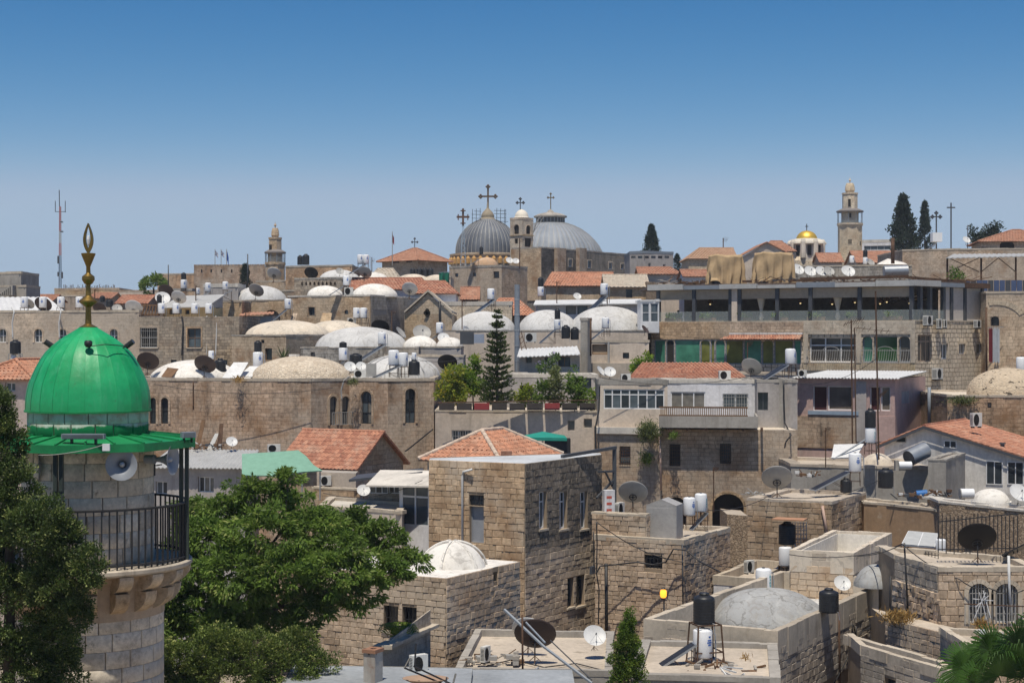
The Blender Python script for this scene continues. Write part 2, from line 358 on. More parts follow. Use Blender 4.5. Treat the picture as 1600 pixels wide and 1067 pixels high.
m_rustiron = plain('rusty_iron', (.12,.07,.045), .8, .2, var=.4); m_steel = plain('galvanised_steel', (.38,.4,.42), .4, .5, .5)
m_greyp = plain('grey_paint', (.22,.25,.29), .5); m_dkgrey = plain('dark_grey_metal', (.07,.075,.085), .5)
m_boiler = plain('boiler_enamel', (.78,.79,.80), .35, .4, var=.06); m_blue = plain('blue_print', (.05,.15,.5), .5)
m_teal = plain('teal_print', (.03,.38,.42), .5); m_tank = plain('black_plastic', (.018,.019,.022), .45, .4)
m_panel = glass_mat('collector_glass', (.02,.02,.022), .35); m_dishw = plain('dish_white', (.62,.62,.61), .45, .3); m_dishg = plain('dish_grey', (.36,.35,.33), .5, .3)
m_dishd = plain('dish_brown', (.065,.045,.04), .55, .25); m_dishb = plain('dish_black', (.02,.018,.018), .6, .2); m_ac = plain('air_conditioner_enamel', (.66,.65,.61), .45)
m_dark_in = plain('dark_interior', (.03,.026,.022), .9); m_wood = plain('wood', (.2,.12,.07), .8, .1, var=.3)
m_gold = plain('weathered_gilding', (.27,.175,.045), .42, .5, .75, var=.35); m_lead = plain('lead_sheet', (.30,.31,.33), .5, .4, .35, var=.25, scale=.5)
# ------------------------------------------------------------------ stones, tiles
def joined(name, parts, mat, parent, kind=None):
    """many small pieces (unit mesh verts/faces + matrices) as one mesh with a random value per piece"""
    v = []; f = []; r = []
    for (uv, uf), mx in parts:
        n = len(v); k = random.random()
        for p in uv: q = mx @ Vector(p); v.append(tuple(q)); r.append(k)
        f += [tuple(i+n for i in q) for q in uf]
    me = bpy.data.meshes.new(name); me.from_pydata(v, [], f); me.update(); me.materials.append(mat)
    a = me.attributes.new('rnd', 'FLOAT', 'POINT'); a.data.foreach_set('value', r)
    o = bpy.data.objects.new(name, me); COL.objects.link(o); hang(o, parent)
    if kind: o['kind'] = kind
    return o
def unit_stone(k):
    rg = random.Random(k); e = .03
    j = lambda: rg.uniform(-.012, .012)
    v = [(x, 0, z) for x, z in ((0,0),(1,0),(1,1),(0,1))]
    v += [(x+j(), -.6, z+j()) for x, z in ((.01,.02),(.99,.02),(.99,.98),(.01,.98))]
    v += [(x+j()*2, -1+rg.uniform(-.25,.1), z+j()*2) for x, z in ((e,.06),(1-e,.06),(1-e,.94),(e,.94))]
    f = [(i, (i+1)%4, 4+(i+1)%4, 4+i) for i in range(4)] + [(4+i, 4+(i+1)%4, 8+(i+1)%4, 8+i) for i in range(4)] + [(8,9,10,11)]
    return v, f
US = [unit_stone(k) for k in range(5)]
def unit_mesh(name, vf, mat):
    me = bpy.data.meshes.new(name); me.from_pydata(vf[0], [], vf[1]); me.update(); me.materials.append(mat); return me
STONE_ME = {}
def lay(parent, pieces, mat, units, name='stone', most=300, rest=None):
    """pieces: (size, matrix); the largest become objects, the others one part"""
    pieces.sort(key=lambda q: -q[0])
    for i, (s, mx) in enumerate(pieces[:most]):
        k = (mat.name, name, i % len(units))
        if k not in STONE_ME: STONE_ME[k] = unit_mesh(name, units[i % len(units)], mat)
        inst(name, STONE_ME[k], mx, parent)
    if len(pieces) > most:
        joined(rest or name+'_remainder', [(units[i % len(units)], mx) for i, (s, mx) in enumerate(pieces[most:])], mat, parent, 'stuff')
def unit_tile():
    v = []; f = []; n = 6
    for zt, dz in ((0, 0.), (1, 0.)):
        pass
    prof = [(0,.0),(.12,.55),(.3,.95),(.5,.55),(.62,.1),(.8,.0),(1.,.02)]
    for y in (-.12, 1.0):
        lift = .35 if y < 0 else 0.
        for x, h in prof: v.append((x, y, h*.8+lift))
    k = len(prof)
    for i in range(k-1): f.append((i, i+1, k+i+1, k+i))
    b = len(v)
    for x, h in prof: v.append((x, -.12, -.35))
    for i in range(k-1): f.append((b+i, b+i+1, i+1, i))
    return v, f
UT = [unit_tile()]
def tile_plane(parent, eL, eR, rR, rL, mat, tw=.24, tl=.34, most=300, name='tile'):
    """roof plane: eave left, eave right, ridge right, ridge left (world points); rows of barrel tiles"""
    eL, eR, rR, rL = map(Vector, (eL, eR, rR, rL))
    u = (eR-eL).normalized(); n = u.cross(rL-eL).normalized()
    if n.z < 0: n = -n
    v = n.cross(u).normalized()
    if v.z < 0: v = -v
    H = (rL-eL).dot(v); W = (eR-eL).dot(u); a0 = (rL-eL).dot(u); a1 = (rR-eL).dot(u)
    m = MB(); m.slab([eL, eR, rR, rL] if (rR-rL).length > .02 else [eL, eR, rR], -n*.08)
    deck = m.build('roof_deck', mat, parent)
    pcs = []; rows = max(1, round(H/tl)); tlr = H/rows
    for i in range(rows):
        t0 = i/rows; tm = (i+.5)/rows; l = a0*tm; r = W+(a1-W)*tm
        k = max(1, round((r-l)/tw))
        for q in range(k):
            x = l+(r-l)*q/k; j = random.uniform(-.012, .012)
            o = eL+u*x+v*(t0*H+j)+n*.012
            mx = Matrix(((u.x*(r-l)/k, v.x*tlr, n.x*.075, o.x), (u.y*(r-l)/k, v.y*tlr, n.y*.075, o.y), (u.z*(r-l)/k, v.z*tlr, n.z*.075, o.z), (0,0,0,1)))
            pcs.append((random.random()*.01+(rows-i), mx))
    if most: lay(deck, pcs, mat, UT, name, most, 'tile_remainder')
    else: joined('tile_courses', [(UT[0], mx) for s, mx in pcs], mat, deck, 'stuff')
    return deck
def ridge_tiles(parent, a, b, mat, r=.13, step=.4):
    a, b = Vector(a), Vector(b); k = max(1, int((b-a).length/step)); m = MB()
    for i in range(k):
        p = a+(b-a)*(i/k); q = a+(b-a)*((i+1.08)/k); m.tube([p, q], r, 8, True, r*.86)
    return m.build('ridge', mat, parent)
# ------------------------------------------------------------------ buildings
ZB = {}
def zbase(Y): return CZ + (-18 if Y < 120 else -18+(Y-120)*.08 if Y < 220 else -10+(Y-220)*.08 if Y < 330 else -1.2)
class Bld:
    def __init__(s, name, label, cat, mat, c=None, top=None, a=28., L=None, Rr=None, depth=None, chain=None, group=None, zb=None, root=None, back=8., ztop=None):
        s.mat = mat; s.op = {}; s.wins = []; s.name = name
        if chain:
            s.pts = [V2(px, Y) for px, Y in chain]; Yr = chain[0][1]
            s.nf = len(chain)-1
            s.pts += [s.pts[-1]+Vector((0, back)), s.pts[0]+Vector((0, back))]
        else:
            pxc, Yc = c; C = V2(pxc, Yc); ca, sa = math.cos(R(a)), math.sin(R(a)); Yr = Yc
            dl, dr = Vector((-ca, sa)), Vector((sa, ca))
            def solve(d, px):
                k = (px-800)/F; return (k*C.y-C.x)/(d.x-k*d.y)
            tL = solve(dl, L); tR = depth if depth else solve(dr, Rr)
            s.pts = [C+dl*tL, C, C+dr*tR, C+dl*tL+dr*tR]; s.nf = 2; s.tL, s.tR, s.dl, s.dr, s.C = tL, tR, dl, dr, C
        s.Y = Yr; s.zt = ztop if ztop is not None else Z(top, Yr); s.zb = zb if zb is not None else zbase(Yr)
        b = s.pts[0]
        s.root = root or thing(name, (b.x, b.y, s.zb), label, cat, group)
    def wall(s, k):
        p, q = s.pts[k], s.pts[(k+1) % len(s.pts)]; d = (q-p); Ln = d.length; d = d/Ln
        return p, d, Vector((d.y, -d.x)), Ln
    def uz(s, k, px, py):
        p, d, n, Ln = s.wall(k); kx = (px-800)/F
        t = (p.x-kx*p.y)/(kx*d.y-d.x); q = p+d*t
        return t, CZ+(HZ-py)/F*q.y
    def rect(s, k, r):
        x0, y0, x1, y1 = r; u0, _ = s.uz(k, x0, y0); u1, _ = s.uz(k, x1, y0); xm = (x0+x1)/2
        return u0, u1, s.uz(k, xm, y1)[1], s.uz(k, xm, y0)[1]
    def hole(s, k, r, arch=0, dep=.22):
        u0, u1, z0, z1 = s.rect(k, r); s.op.setdefault(k, []).append((u0, u1, z0, z1, arch, dep)); return u0, u1, z0, z1
    def win(s, k, r, nx=1, ny=1, frame=None, pane=None, arch=0, bars=None, sill=None, dep=.22, fw=.05, name='window', split=None, trim=None, label=None):
        s.wins.append((k, s.hole(k, r, arch, dep), nx, ny, frame or m_dkgrey, pane or m_glass, arch, bars, sill, dep, fw, name, split, trim, label)); return s
    def build(s, roof=m_roof, coping=m_coping, cop=.09, drop=.25, ct=.32):
        N = len(s.pts); m = MB()
        for k in range(N):
            p, d, n, Ln = s.wall(k); ops = s.op.get(k, [])
            us = sorted({0., Ln}|{min(max(v, 0), Ln) for o in ops for v in o[:2]}); zs = sorted({s.zb, s.zt}|{min(max(v, s.zb), s.zt) for o in ops for v in o[2:4]})
            pt = lambda u, z, w=0.: (p.x+d.x*u+n.x*w, p.y+d.y*u+n.y*w, z)
            for i in range(len(us)-1):
                for j in range(len(zs)-1):
                    uc, zc = (us[i]+us[i+1])/2, (zs[j]+zs[j+1])/2
                    if any(o[0] < uc < o[1] and o[2] < zc < o[3] for o in ops): continue
                    m.poly([pt(us[i],zs[j]), pt(us[i+1],zs[j]), pt(us[i+1],zs[j+1]), pt(us[i],zs[j+1])])
            for (u0, u1, z0, z1, arch, dep) in ops:
                ring = [(u0,z0),(u1,z0)]
                if arch:
                    r = (u1-u0)/2; h = r*(1.25 if arch == 2 else .9 if arch == 1 else arch); cu = (u0+u1)/2; K = 10; arc = []
                    for i in range(K+1):
                        t = PI*i/K; x = math.cos(t); y = math.sin(t)
                        if arch == 2: y = (1-abs(x))**.62
                        arc.append((cu+r*x, z1-h+h*y))
                    ring += arc
                    for i in range(K):
                        cn = (u1, z1) if i < K/2 else (u0, z1)
                        m.poly([pt(*cn), pt(*arc[i+1]), pt(*arc[i])])
                else: ring += [(u1,z1),(u0,z1)]
                for i in range(len(ring)):
                    a, b = ring[i], ring[(i+1) % len(ring)]
                    m.poly([pt(*a), pt(*a, -dep), pt(*b, -dep), pt(*b)])
        s.w = m.build('wall', s.mat, s.root)
        if roof:
            m = MB(); z = s.zt-drop if coping else s.zt-.02
            m.poly([(p.x, p.y, z) for p in s.pts]); s.rf = m.build('roof', roof, s.root)
        if coping:
            for k in range(N):
                p, d, n, Ln = s.wall(k); m = MB(); q = -.02 if k % 2 else -.03; e_ = Ln-q; rc = random.Random(int(p.x*31+p.y*17+k))
                while q < e_:
                    g = min(q+rc.uniform(.5,1.1)*max(1., s.Y/90), e_); g = e_ if e_-g < .3 else g
                    m.obox(p, d, q, g, -ct, .03+.004*k+rc.uniform(-.02,.02), s.zt-drop, s.zt+cop+.003*k+rc.uniform(-.025,.02)); q = g
                m.build('coping', coping, s.root)
        for (k, (u0, u1, z0, z1), nx, ny, frame, pane, arch, bars, sill, dep, fw, name, split, trim, label) in s.wins:
            p, d, n, Ln = s.wall(k); m = MB(); w0, w1 = -dep+.01, -dep+.06
            m.obox(p, d, u0, u0+fw, w0, w1, z0, z1); m.obox(p, d, u1-fw, u1, w0, w1, z0, z1)
            m.obox(p, d, u0+fw, u1-fw, w0, w1, z0, z0+fw); m.obox(p, d, u0+fw, u1-fw, w0, w1, z1-fw, z1)
            for i in range(1, nx): x = u0+(u1-u0)*i/nx; m.obox(p, d, x-fw/2, x+fw/2, w0+.004, w1-.004, z0+fw, z1-fw)
            zq = [z0+(z1-z0)*i/ny for i in range(1, ny)] if split is None else [z0+(z1-z0)*q for q in split]
            for z in zq: m.obox(p, d, u0+fw, u1-fw, w0+.008, w1-.008, z-fw/2, z+fw/2)
            fr = m.build(name, frame, s.root)
            if label: fr['label'] = label
            zl = [z0]+zq+[z1]
            for i in range(nx):
                for j in range(len(zl)-1):
                    m = MB(); m.obox(p, d, u0+(u1-u0)*i/nx+.01, u0+(u1-u0)*(i+1)/nx-.01, -dep-.02, -dep+.02+.003*((i+j)%2), zl[j]+.01, zl[j+1]-.01)
                    m.build('pane', pane[(i+j) % len(pane)] if isinstance(pane, (list,tuple)) else random.choice((m_glass, m_glass, m_glassb, m_curt)) if pane is m_glass else pane, fr)
            if bars:
                m = MB(); bm, nb, nh, out = bars
                for i in range(nb): x = u0+(u1-u0)*(i+.5)/nb; m.obox(p, d, x-.012, x+.012, out-.012, out+.012, z0, z1)
                for i in range(nh): z = z0+(z1-z0)*(i+.5)/nh; m.obox(p, d, u0-.02, u1+.02, out-.008, out+.008, z-.012, z+.012)
                m.build('bars', bm, fr)
            if sill: m = MB(); m.obox(p, d, u0-.08, u1+.08, -.05, .08, z0-.09, z0-.002); m.build('sill', sill, fr)
            if trim:
                m = MB(); r = (u1-u0)/2; h = r*(1.25 if arch == 2 else .9); cu = (u0+u1)/2; K = 9
                if arch:
                    tw_ = .16
                    for i in range(K):
                        q = []
                        for t in (PI*i/K+.015, PI*(i+1)/K-.015):
                            x, y = math.cos(t), math.sin(t)
                            if arch == 2: y = (1-abs(x))**.62
                            q.append((cu+r*x, z1-h+h*y, cu+(r+tw_)*x, z1-h+(h+tw_)*y))
                        f4 = [(q[0][0],q[0][1]),(q[0][2],q[0][3]),(q[1][2],q[1][3]),(q[1][0],q[1][1])]
                        m.slab([(p.x+d.x*u+n.x*.05, p.y+d.y*u+n.y*.05, z) for u, z in f4], (-n.x*.06, -n.y*.06, 0))
                    for sgn, ue in ((-1, u0), (1, u1)):
                        ua, ub = sorted((ue, ue+sgn*tw_)); m.obox(p, d, ua, ub, -.01, .05, z0, z1-h)
                else:
                    for ua, ub, za, zb in ((u0-.14,u0,z0,z1+.16),(u1,u1+.14,z0,z1+.16),(u0,u1,z1,z1+.16)): m.obox(p, d, ua, ub, -.01, .04, za, zb)
                m.build('surround', trim, fr)
        return s
    def stones(s, k, mat, ch=.27, ln=(.3,.7), zlo=None, zhi=None, most=300, dep=.028, gap=.013, pylo=None):
        """cut stones proud of the wall, joints recessed; openings left free"""
        p, d, n, Ln = s.wall(k); z = s.zt; zlo = zlo if zlo is not None else Z(pylo or 1090, s.Y)
        if zhi: z = zhi
        pcs = []; ops = s.op.get(k, []); row = 0
        while z > zlo:
            h = ch*random.uniform(.78, 1.22); u = -random.uniform(0, ln[0])
            while u < Ln:
                w = random.uniform(*ln); a, b = max(u, 0.), min(u+w, Ln); segs = [(a, b)]
                for (o0, o1, q0, q1, *_r) in ops:
                    if q0 < z-.02 and q1 > z-h+.02:
                        ns = []
                        for (x, y) in segs:
                            if y <= o0 or x >= o1: ns.append((x, y))
                            else:
                                if x < o0: ns.append((x, o0))
                                if y > o1: ns.append((o1, y))
                        segs = ns
                for (x, y) in segs:
                    if y-x < .07: continue
                    sw, sh, sdp = y-x-gap, h-gap, dep*random.uniform(.6, 1.4)
                    o = p+d*(x+gap/2)
                    mx = Matrix(((d.x*sw, -n.x*sdp, 0, o.x), (d.y*sw, -n.y*sdp, 0, o.y), (0, 0, sh, z-h+gap/2), (0,0,0,1)))
                    pcs.append((sw*sh, mx))
                u += w
            z -= h; row += 1
        lay(s.w, pcs, mat, US, 'stone', most, 'stone_remainder'); return s
    def at(s, k, u, w, z):
        p, d, n, Ln = s.wall(k); return Vector((p.x+d.x*u+n.x*w, p.y+d.y*u+n.y*w, z))
def part_box(b, k, r, w0, w1, mat, name):
    """box on wall k over a pixel rectangle, from w0 to w1 outward"""
    u0, u1, z0, z1 = b.rect(k, r); p, d, n, Ln = b.wall(k); m = MB(); m.obox(p, d, u0, u1, w0, w1, z0, z1); return m.build(name, mat, b.root)
def gable_part(b, name, h, k=0, mat=None, over=.25, tmat=None, most=0, axis='u', tl=.36, tw=.26, walls=True):
    """pitched roof over a 4-point building: ridge parallel to wall k (axis u) ; h ridge height above the walls"""
    A, B, C, D = [b.pts[(k+i) % 4] for i in range(4)]; z = b.zt
    d = (B-A).normalized(); e = (D-A).normalized()
    m1 = (A+D)/2; m2 = (B+C)/2; v3 = lambda p, zz: Vector((p.x, p.y, zz))
    if walls:
        m = MB(); m.slab([v3(D,z-.01), v3(A,z-.01), v3(m1,z+h)], (d.x*.2, d.y*.2, 0)); m.slab([v3(B,z-.01), v3(C,z-.01), v3(m2,z+h)], (-d.x*.2, -d.y*.2, 0)); m.build('gable', b.mat, b.root)
    hw = (D-A).length/2; sl = h/hw; oz = over*sl
    r1, r2 = v3(m1-d*over, z+h+.06), v3(m2+d*over, z+h+.06)
    tile_plane(b.root, v3(A-d*over-e*over, z-oz+.06), v3(B+d*over-e*over, z-oz+.06), r2, r1, tmat or m_tile, tw, tl, most)
    tile_plane(b.root, v3(C+d*over+e*over, z-oz+.06), v3(D-d*over+e*over, z-oz+.06), r1, r2, tmat or m_tile, tw, tl, 0)
    ridge_tiles(b.root, r1, r2, tmat or m_tile, .11)
def hip_part(b, h, tmat, most=0, over=.35, inset=None, tw=.26, tl=.36, rmat=None):
    A, B, C, D = b.pts; z = b.zt; d = (B-A).normalized(); e = (D-A).normalized(); w, l = (B-A).length, (D-A).length
    A2, B2, C2, D2 = A-d*over-e*over, B+d*over-e*over, C+d*over+e*over, D-d*over+e*over
    i = inset if inset is not None else min(w, l)/2
    if w >= l: r1, r2 = (A+D)/2+d*i, (B+C)/2-d*i
    else: r1, r2 = (A+B)/2+e*i, (C+D)/2-e*i
    v3 = lambda p, zz: Vector((p.x, p.y, zz)); zr = z+h
    if w >= l: fs = [(A2,B2,r2,r1),(B2,C2,r2,r2),(C2,D2,r1,r2),(D2,A2,r1,r1)]; hips = [(A2,r1),(B2,r2),(C2,r2),(D2,r1)]
    else: fs = [(A2,B2,r1,r1),(B2,C2,r2,r1),(C2,D2,r2,r2),(D2,A2,r1,r2)]; hips = [(A2,r1),(B2,r1),(C2,r2),(D2,r2)]
    for i, (p, q, r, t) in enumerate(fs): tile_plane(b.root, v3(p,z), v3(q,z), v3(r,zr), v3(t,zr), tmat, tw, tl, most if i in (0,1) else 0)
    for p, q in hips: ridge_tiles(b.root, v3(p,z+.06), v3(q,zr+.06), rmat or tmat, .12)
    if (r1-r2).length > .1: ridge_tiles(b.root, v3(r1,zr+.06), v3(r2,zr+.06), rmat or tmat, .12)
def dome_prof(r, h, n=10, p=2.):
    return [(r*math.cos(PI/2*i/n)**(2./p) if i < n else 0.001, h*math.sin(PI/2*i/n)**(2./p)) for i in range(n+1)]
def dome_on(b, px, base, r, top, Y, mat, n=40, lumps=.03, name='dome', depth=1., ribs=0):
    """masonry dome as part of a building; r and heights given in photo pixels at distance Y"""
    k = Y/F; rr = r*k; h = (base-top)*k; m = MB(); prof = dome_prof(rr, h, 12)
    m.lathe((X(px,Y), Y, Z(base,Y)-.02), prof, n, sxy=(1, depth))
    rg = random.Random(int(px*7+base)); ph = [rg.uniform(0,6) for _ in range(6)]
    c = Vector((X(px,Y), Y, Z(base,Y)))
    out = []
    for v in m.v:
        q = Vector(v)-c; a = math.atan2(q.y, q.x); l = 1+lumps*(math.sin(3*a+ph[0]+q.z)+.6*math.sin(5*a+ph[1]-2*q.z)+.5*math.sin(2.5*q.z/h*3+ph[2]))
        out.append(tuple(c+Vector((q.x*l, q.y*l, q.z*(1+lumps*.6*math.sin(2*a+ph[3]))))))
    m.v = out
    o = m.build(name, mat, b.root if hasattr(b, 'root') else b, True)
    m = MB(); m.lathe((X(px,Y), Y, Z(base,Y)+h*.985), [(rr*.06,0),(rr*.05,h*.03),(.001,h*.04)], 8)
    if ribs:
        for i in range(ribs):
            a = 2*PI*i/ribs+.2; m.tube([(c.x+p0*1.005*math.cos(a), c.y+p0*1.005*math.sin(a)*depth, c.z+z0+.015) for p0, z0 in prof[:-1]], .05, 5)
        m.build('rib', mat, b.root if hasattr(b, 'root') else b)
    return o
# ------------------------------------------------------------------ foliage
def leaf_cloud(name, pos, axis, size, mat, parent, rnd, width=.42, jit=.5, fold=True):
    n = len(pos); rs = RNG
    d = axis+rs.normal(0, jit, (n,3)); d /= np.linalg.norm(d, axis=1, keepdims=True)+1e-9
    s = np.cross(d, rs.normal(0, 1, (n,3))); s /= np.linalg.norm(s, axis=1, keepdims=True)+1e-9
    L = size*rs.uniform(.65, 1.3, (n,1)); w = L*width
    v = np.empty((n,4,3)); v[:,0] = pos; v[:,1] = pos+d*L*.5+s*w*.5; v[:,2] = pos+d*L; v[:,3] = pos+d*L*.5-s*w*.5
    me = bpy.data.meshes.new(name); me.vertices.add(n*4); me.vertices.foreach_set('co', v.reshape(-1))
    me.loops.add(n*4); me.polygons.add(n); idx = np.arange(n*4, dtype=np.int32)
    me.loops.foreach_set('vertex_index', idx); me.polygons.foreach_set('loop_start', np.arange(0, n*4, 4, dtype=np.int32))
    me.update(calc_edges=True); me.materials.append(mat)
    a = me.attributes.new('rnd', 'FLOAT', 'POINT'); a.data.foreach_set('value', np.repeat(rnd, 4).astype(np.float32))
    o = bpy.data.objects.new(name, me); COL.objects.link(o); hang(o, parent); return o
def blob_clumps(blobs, n_per, squash=1., shell=.55, up=.25):
    """clump centres on and inside ellipsoids (centre, radii); returns centres and outward directions"""
    C = []; D = []
    for c, r in blobs:
        k = max(4, int(n_per*(r[0]*r[1]*r[2])**(2/3)))
        q = RNG.normal(0, 1, (k,3)); q[:,2] += up; q /= np.linalg.norm(q, axis=1, keepdims=True)
        t = RNG.uniform(shell, 1.0, (k,1))
        C.append(np.array(c)+q*t*np.array(r)); D.append(q)
    return np.concatenate(C), np.concatenate(D)
def cloud_from_clumps(name, C, D, per, spread, size, mat, parent, out=.7, droop=0., width=.42, tip=.0, jit=.45, flat=1.):
    n = len(C); k = RNG.integers(int(per*.6), int(per*1.4), n); idx = np.repeat(np.arange(n), k)
    off = RNG.normal(0, 1, (len(idx),3)); off /= np.linalg.norm(off, axis=1, keepdims=True)
    off *= RNG.uniform(.1, 1, (len(idx),1))**.6; off[:,2] *= flat
    cs = RNG.uniform(.7, 1.3, n)[idx][:,None]
    pos = C[idx]+off*spread*cs
    ax = off*out+D[idx]*.6; ax[:,2] -= droop
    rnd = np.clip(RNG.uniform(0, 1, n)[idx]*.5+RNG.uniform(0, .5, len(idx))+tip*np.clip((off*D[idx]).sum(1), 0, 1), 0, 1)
    return leaf_cloud(name, pos, ax, size, mat, parent, rnd, width, jit)
def limb(m, pts, r0, r1, n=7):
    m.tube(pts, r0, n, True, r1)
m_bark = plain('bark', (.11,.085,.065), .95, .1, var=.35, scale=6.)
m_leaf = leaf_mat('leaf_green', (.06,.12,.02), (.19,.285,.05), (.34,.38,.12), .45)
m_juni = leaf_mat('juniper_green', (.022,.045,.012), (.085,.13,.03), (.24,.27,.085), .22)
m_cyp = leaf_mat('cypress_green', (.016,.03,.017), (.035,.055,.028), None, .1)
m_lime = leaf_mat('lime_leaf', (.13,.2,.02), (.31,.35,.04), (.5,.4,.05), .45)
m_thuja = leaf_mat('thuja_green', (.05,.1,.012), (.13,.2,.025), (.22,.26,.05), .3)
m_dry = leaf_mat('dry_weed', (.3,.17,.05), (.42,.27,.09), None, .2)
m_weed = leaf_mat('weed_green', (.07,.1,.03), (.16,.18,.06), None, .3)
m_palm = leaf_mat('palm_green', (.05,.11,.018), (.12,.2,.035), None, .3, .4)
def conifer(label, px, y0, y1, w, Y, group, mat=m_cyp, n=5200, leaf=None, prof=.55, jag=.25, trunk=True, lean=0., name='cypress_tree'):
    """columnar conifer: ragged upright sprays in uneven clumps"""
    k = Y/F; H = (y1-y0)*k; rw = w*k/2; base = P(px, y1, Y); t = thing(name, base, label, 'tree', group)
    m = MB(); m.tube([base-Vector((0,0,3)), base+Vector((0,0,H*.9))], rw*.12, 6, True, .01); m.build('trunk', m_bark, t)
    nc = n//26; h = RNG.uniform(0, 1, nc)**.85; a = RNG.uniform(0, 2*PI, nc)
    bump = 1+jag*np.sin(a*2+h*9+px)+jag*.8*np.sin(a*3-h*17)
    rr = rw*np.clip(np.where(h < .25, .75+h, (1-h)**prof*1.12), .02, 1.1)*bump*RNG.uniform(.45, 1.0, nc)
    C = np.stack([base.x+rr*np.cos(a)+lean*h*H, base.y+rr*np.sin(a), base.z+h*H*.985], 1)
    D = np.stack([np.cos(a)*.5, np.sin(a)*.5, np.full(nc, 1.1)], 1)
    cloud_from_clumps('crown', C, D, 26, rw*.26, leaf or rw*.2, mat, t, .5, -.4, .5)
    return t
def bush(name, label, cat, blobs, Y, mat, n_per, per, spread, size, group=None, droop=0., width=.42, tip=0., trunk=None, shell=.5, jit=.5, flat=1., dz=.8, up=.25):
    """blobs: (px, py, rx, ry, dY) in photo pixels at distance Y"""
    k = Y/F; B = [((X(px,Y+dy), Y+dy, Z(py,Y+dy)), (rx*k, max(rx,ry)*k*dz, ry*k)) for px, py, rx, ry, dy in blobs]
    low = min(blobs, key=lambda q: -(q[1]+q[3])); base = P(low[0], low[1]+low[3], Y)
    t = thing(name, base, label, cat, group)
    C, D = blob_clumps(B, n_per, shell=shell, up=up)
    cloud_from_clumps('crown' if cat == 'tree' else 'foliage', C, D, per, spread, size, mat, t, .7, droop, width, tip, jit, flat)
    if trunk:
        m = MB()
        for pts, r0, r1 in trunk: limb(m, [P(px, py, Y+dy) for px, py, dy in pts], r0, r1)
        m.build('trunk' if cat == 'tree' else 'stem', m_bark, t, True)
    return t
# ------------------------------------------------------------------ roof clutter prototypes
def make_dish(mat):
    t = thing('satellite_dish', (0,0,0), '', 'satellite dish'); e = R(38); A = Vector((0,-math.cos(e),math.sin(e))); S = Vector((1,0,0)); U = S.cross(A)*-1
    if U.z < 0: U = -U
    m = MB(); n = 32
    rings = [(.02,.0),(.3,.02),(.55,.066),(.8,.14),(.97,.206),(1.,.222)]; vs = []; fs = []
    for r, a in rings+[(q[0]*.985, q[1]-.035) for q in rings[::-1]]:
        for j in range(n): an = 2*PI*j/n; vs.append(A*(a-.1)+(S*math.cos(an)+U*math.sin(an))*r)
    k = len(rings)*2
    for i in range(k-1):
        for j in range(n): fs.append((i*n+j, (i+1)*n+j, (i+1)*n+(j+1)%n, i*n+(j+1)%n))
    m.add(vs, fs); m.build('reflector', mat, t, True, 40)
    m = MB(); ft = A*.62+U*-.12; m.tube([A*.1-U*.95, ft], .022, 5); m.tube([A*.1+S*.6-U*.75, ft], .012, 4); m.tube([A*.1-S*.6-U*.75, ft], .012, 4); m.build('feed_arm', m_steel, t)
    m = MB(); m.tube([ft-A*.1, ft+A*.1], .065, 8); m.build('receiver', m_dkgrey, t)
    m = MB(); cb = A*-.2-U*.22
    m.tube([cb+(S*math.cos(2*PI*j/16)+U*math.sin(2*PI*j/16))*.25 for j in range(17)], .028, 5, False)
    m.tube([cb-S*.25, cb+S*.25], .025, 4); m.tube([cb-U*.25, cb+U*.25], .025, 4)
    m.build('mount_ring', m_iron, t)
    m = MB(); m.tube([cb+Vector((0,.02,.1)), (0,.16,-.55), (0,.16,-1.)], .035, 6); m.build('mast', m_iron, t)
    m = MB(); m.tube([(0,.16,-.95),(.3,0,-1.25)], .02, 4); m.tube([(0,.16,-.95),(-.3,0,-1.25)], .02, 4); m.tube([(0,.16,-.95),(0,.45,-1.25)], .02, 4); m.tube([(0,.16,-.9),(0,.16,-1.25)], .035, 5); m.build('foot', m_rustiron, t)
    return t
def make_boiler(style):
    t = thing('solar_water_heater', (0,0,0), '', 'water heater'); m = MB()
    m.lathe((0,0,0), [(.02,-.02),(.22,-.01),(.285,.03),(.3,.07),(.3,.93),(.285,.97),(.22,1.01),(.02,1.02)], 20); m.build('tank', m_boiler, t, True, 50)
    m = MB(); m.lathe((0,0,1.0), [(.06,0),(.06,.06),(.001,.07)], 8); m.build('cap', m_dkgrey, t)
    m = MB(); an = -PI/2+.5
    for i, (z, w) in enumerate(((.62,.16),(.54,.2),(.46,.13),(.74,.09))):
        if style == 'teal':
            m.lathe((0,0,.25+i*.13), [(.304,0),(.304,.1)], 3, an-.12-.05*(i%2), an+.08)
        else: m.lathe((0,0,z), [(.304,0),(.304,.05)], 4, an-w*1.6, an+w*1.6)
    m.build('print', m_teal if style == 'teal' else m_blue, t)
    m = MB()
    for x in (-.24,.24):
        for y in (-.24,.24): m.tube([(x,y,-.75),(x*.92,y*.92,.03)], .02, 4)
    for z in (-.02,-.5):
        m.tube([(-.25,-.25,z),(.25,-.25,z),(.25,.25,z),(-.25,.25,z),(-.25,-.25,z)], .018, 4)
    m.build('stand', m_rustiron, t)
    m = MB(); m.tube([(.3,0,.85),(.4,0,.8),(.42,-.02,.2),(.4,-.05,-.7)], .022, 5); m.build('pipe', m_steel, t, True)
    return t
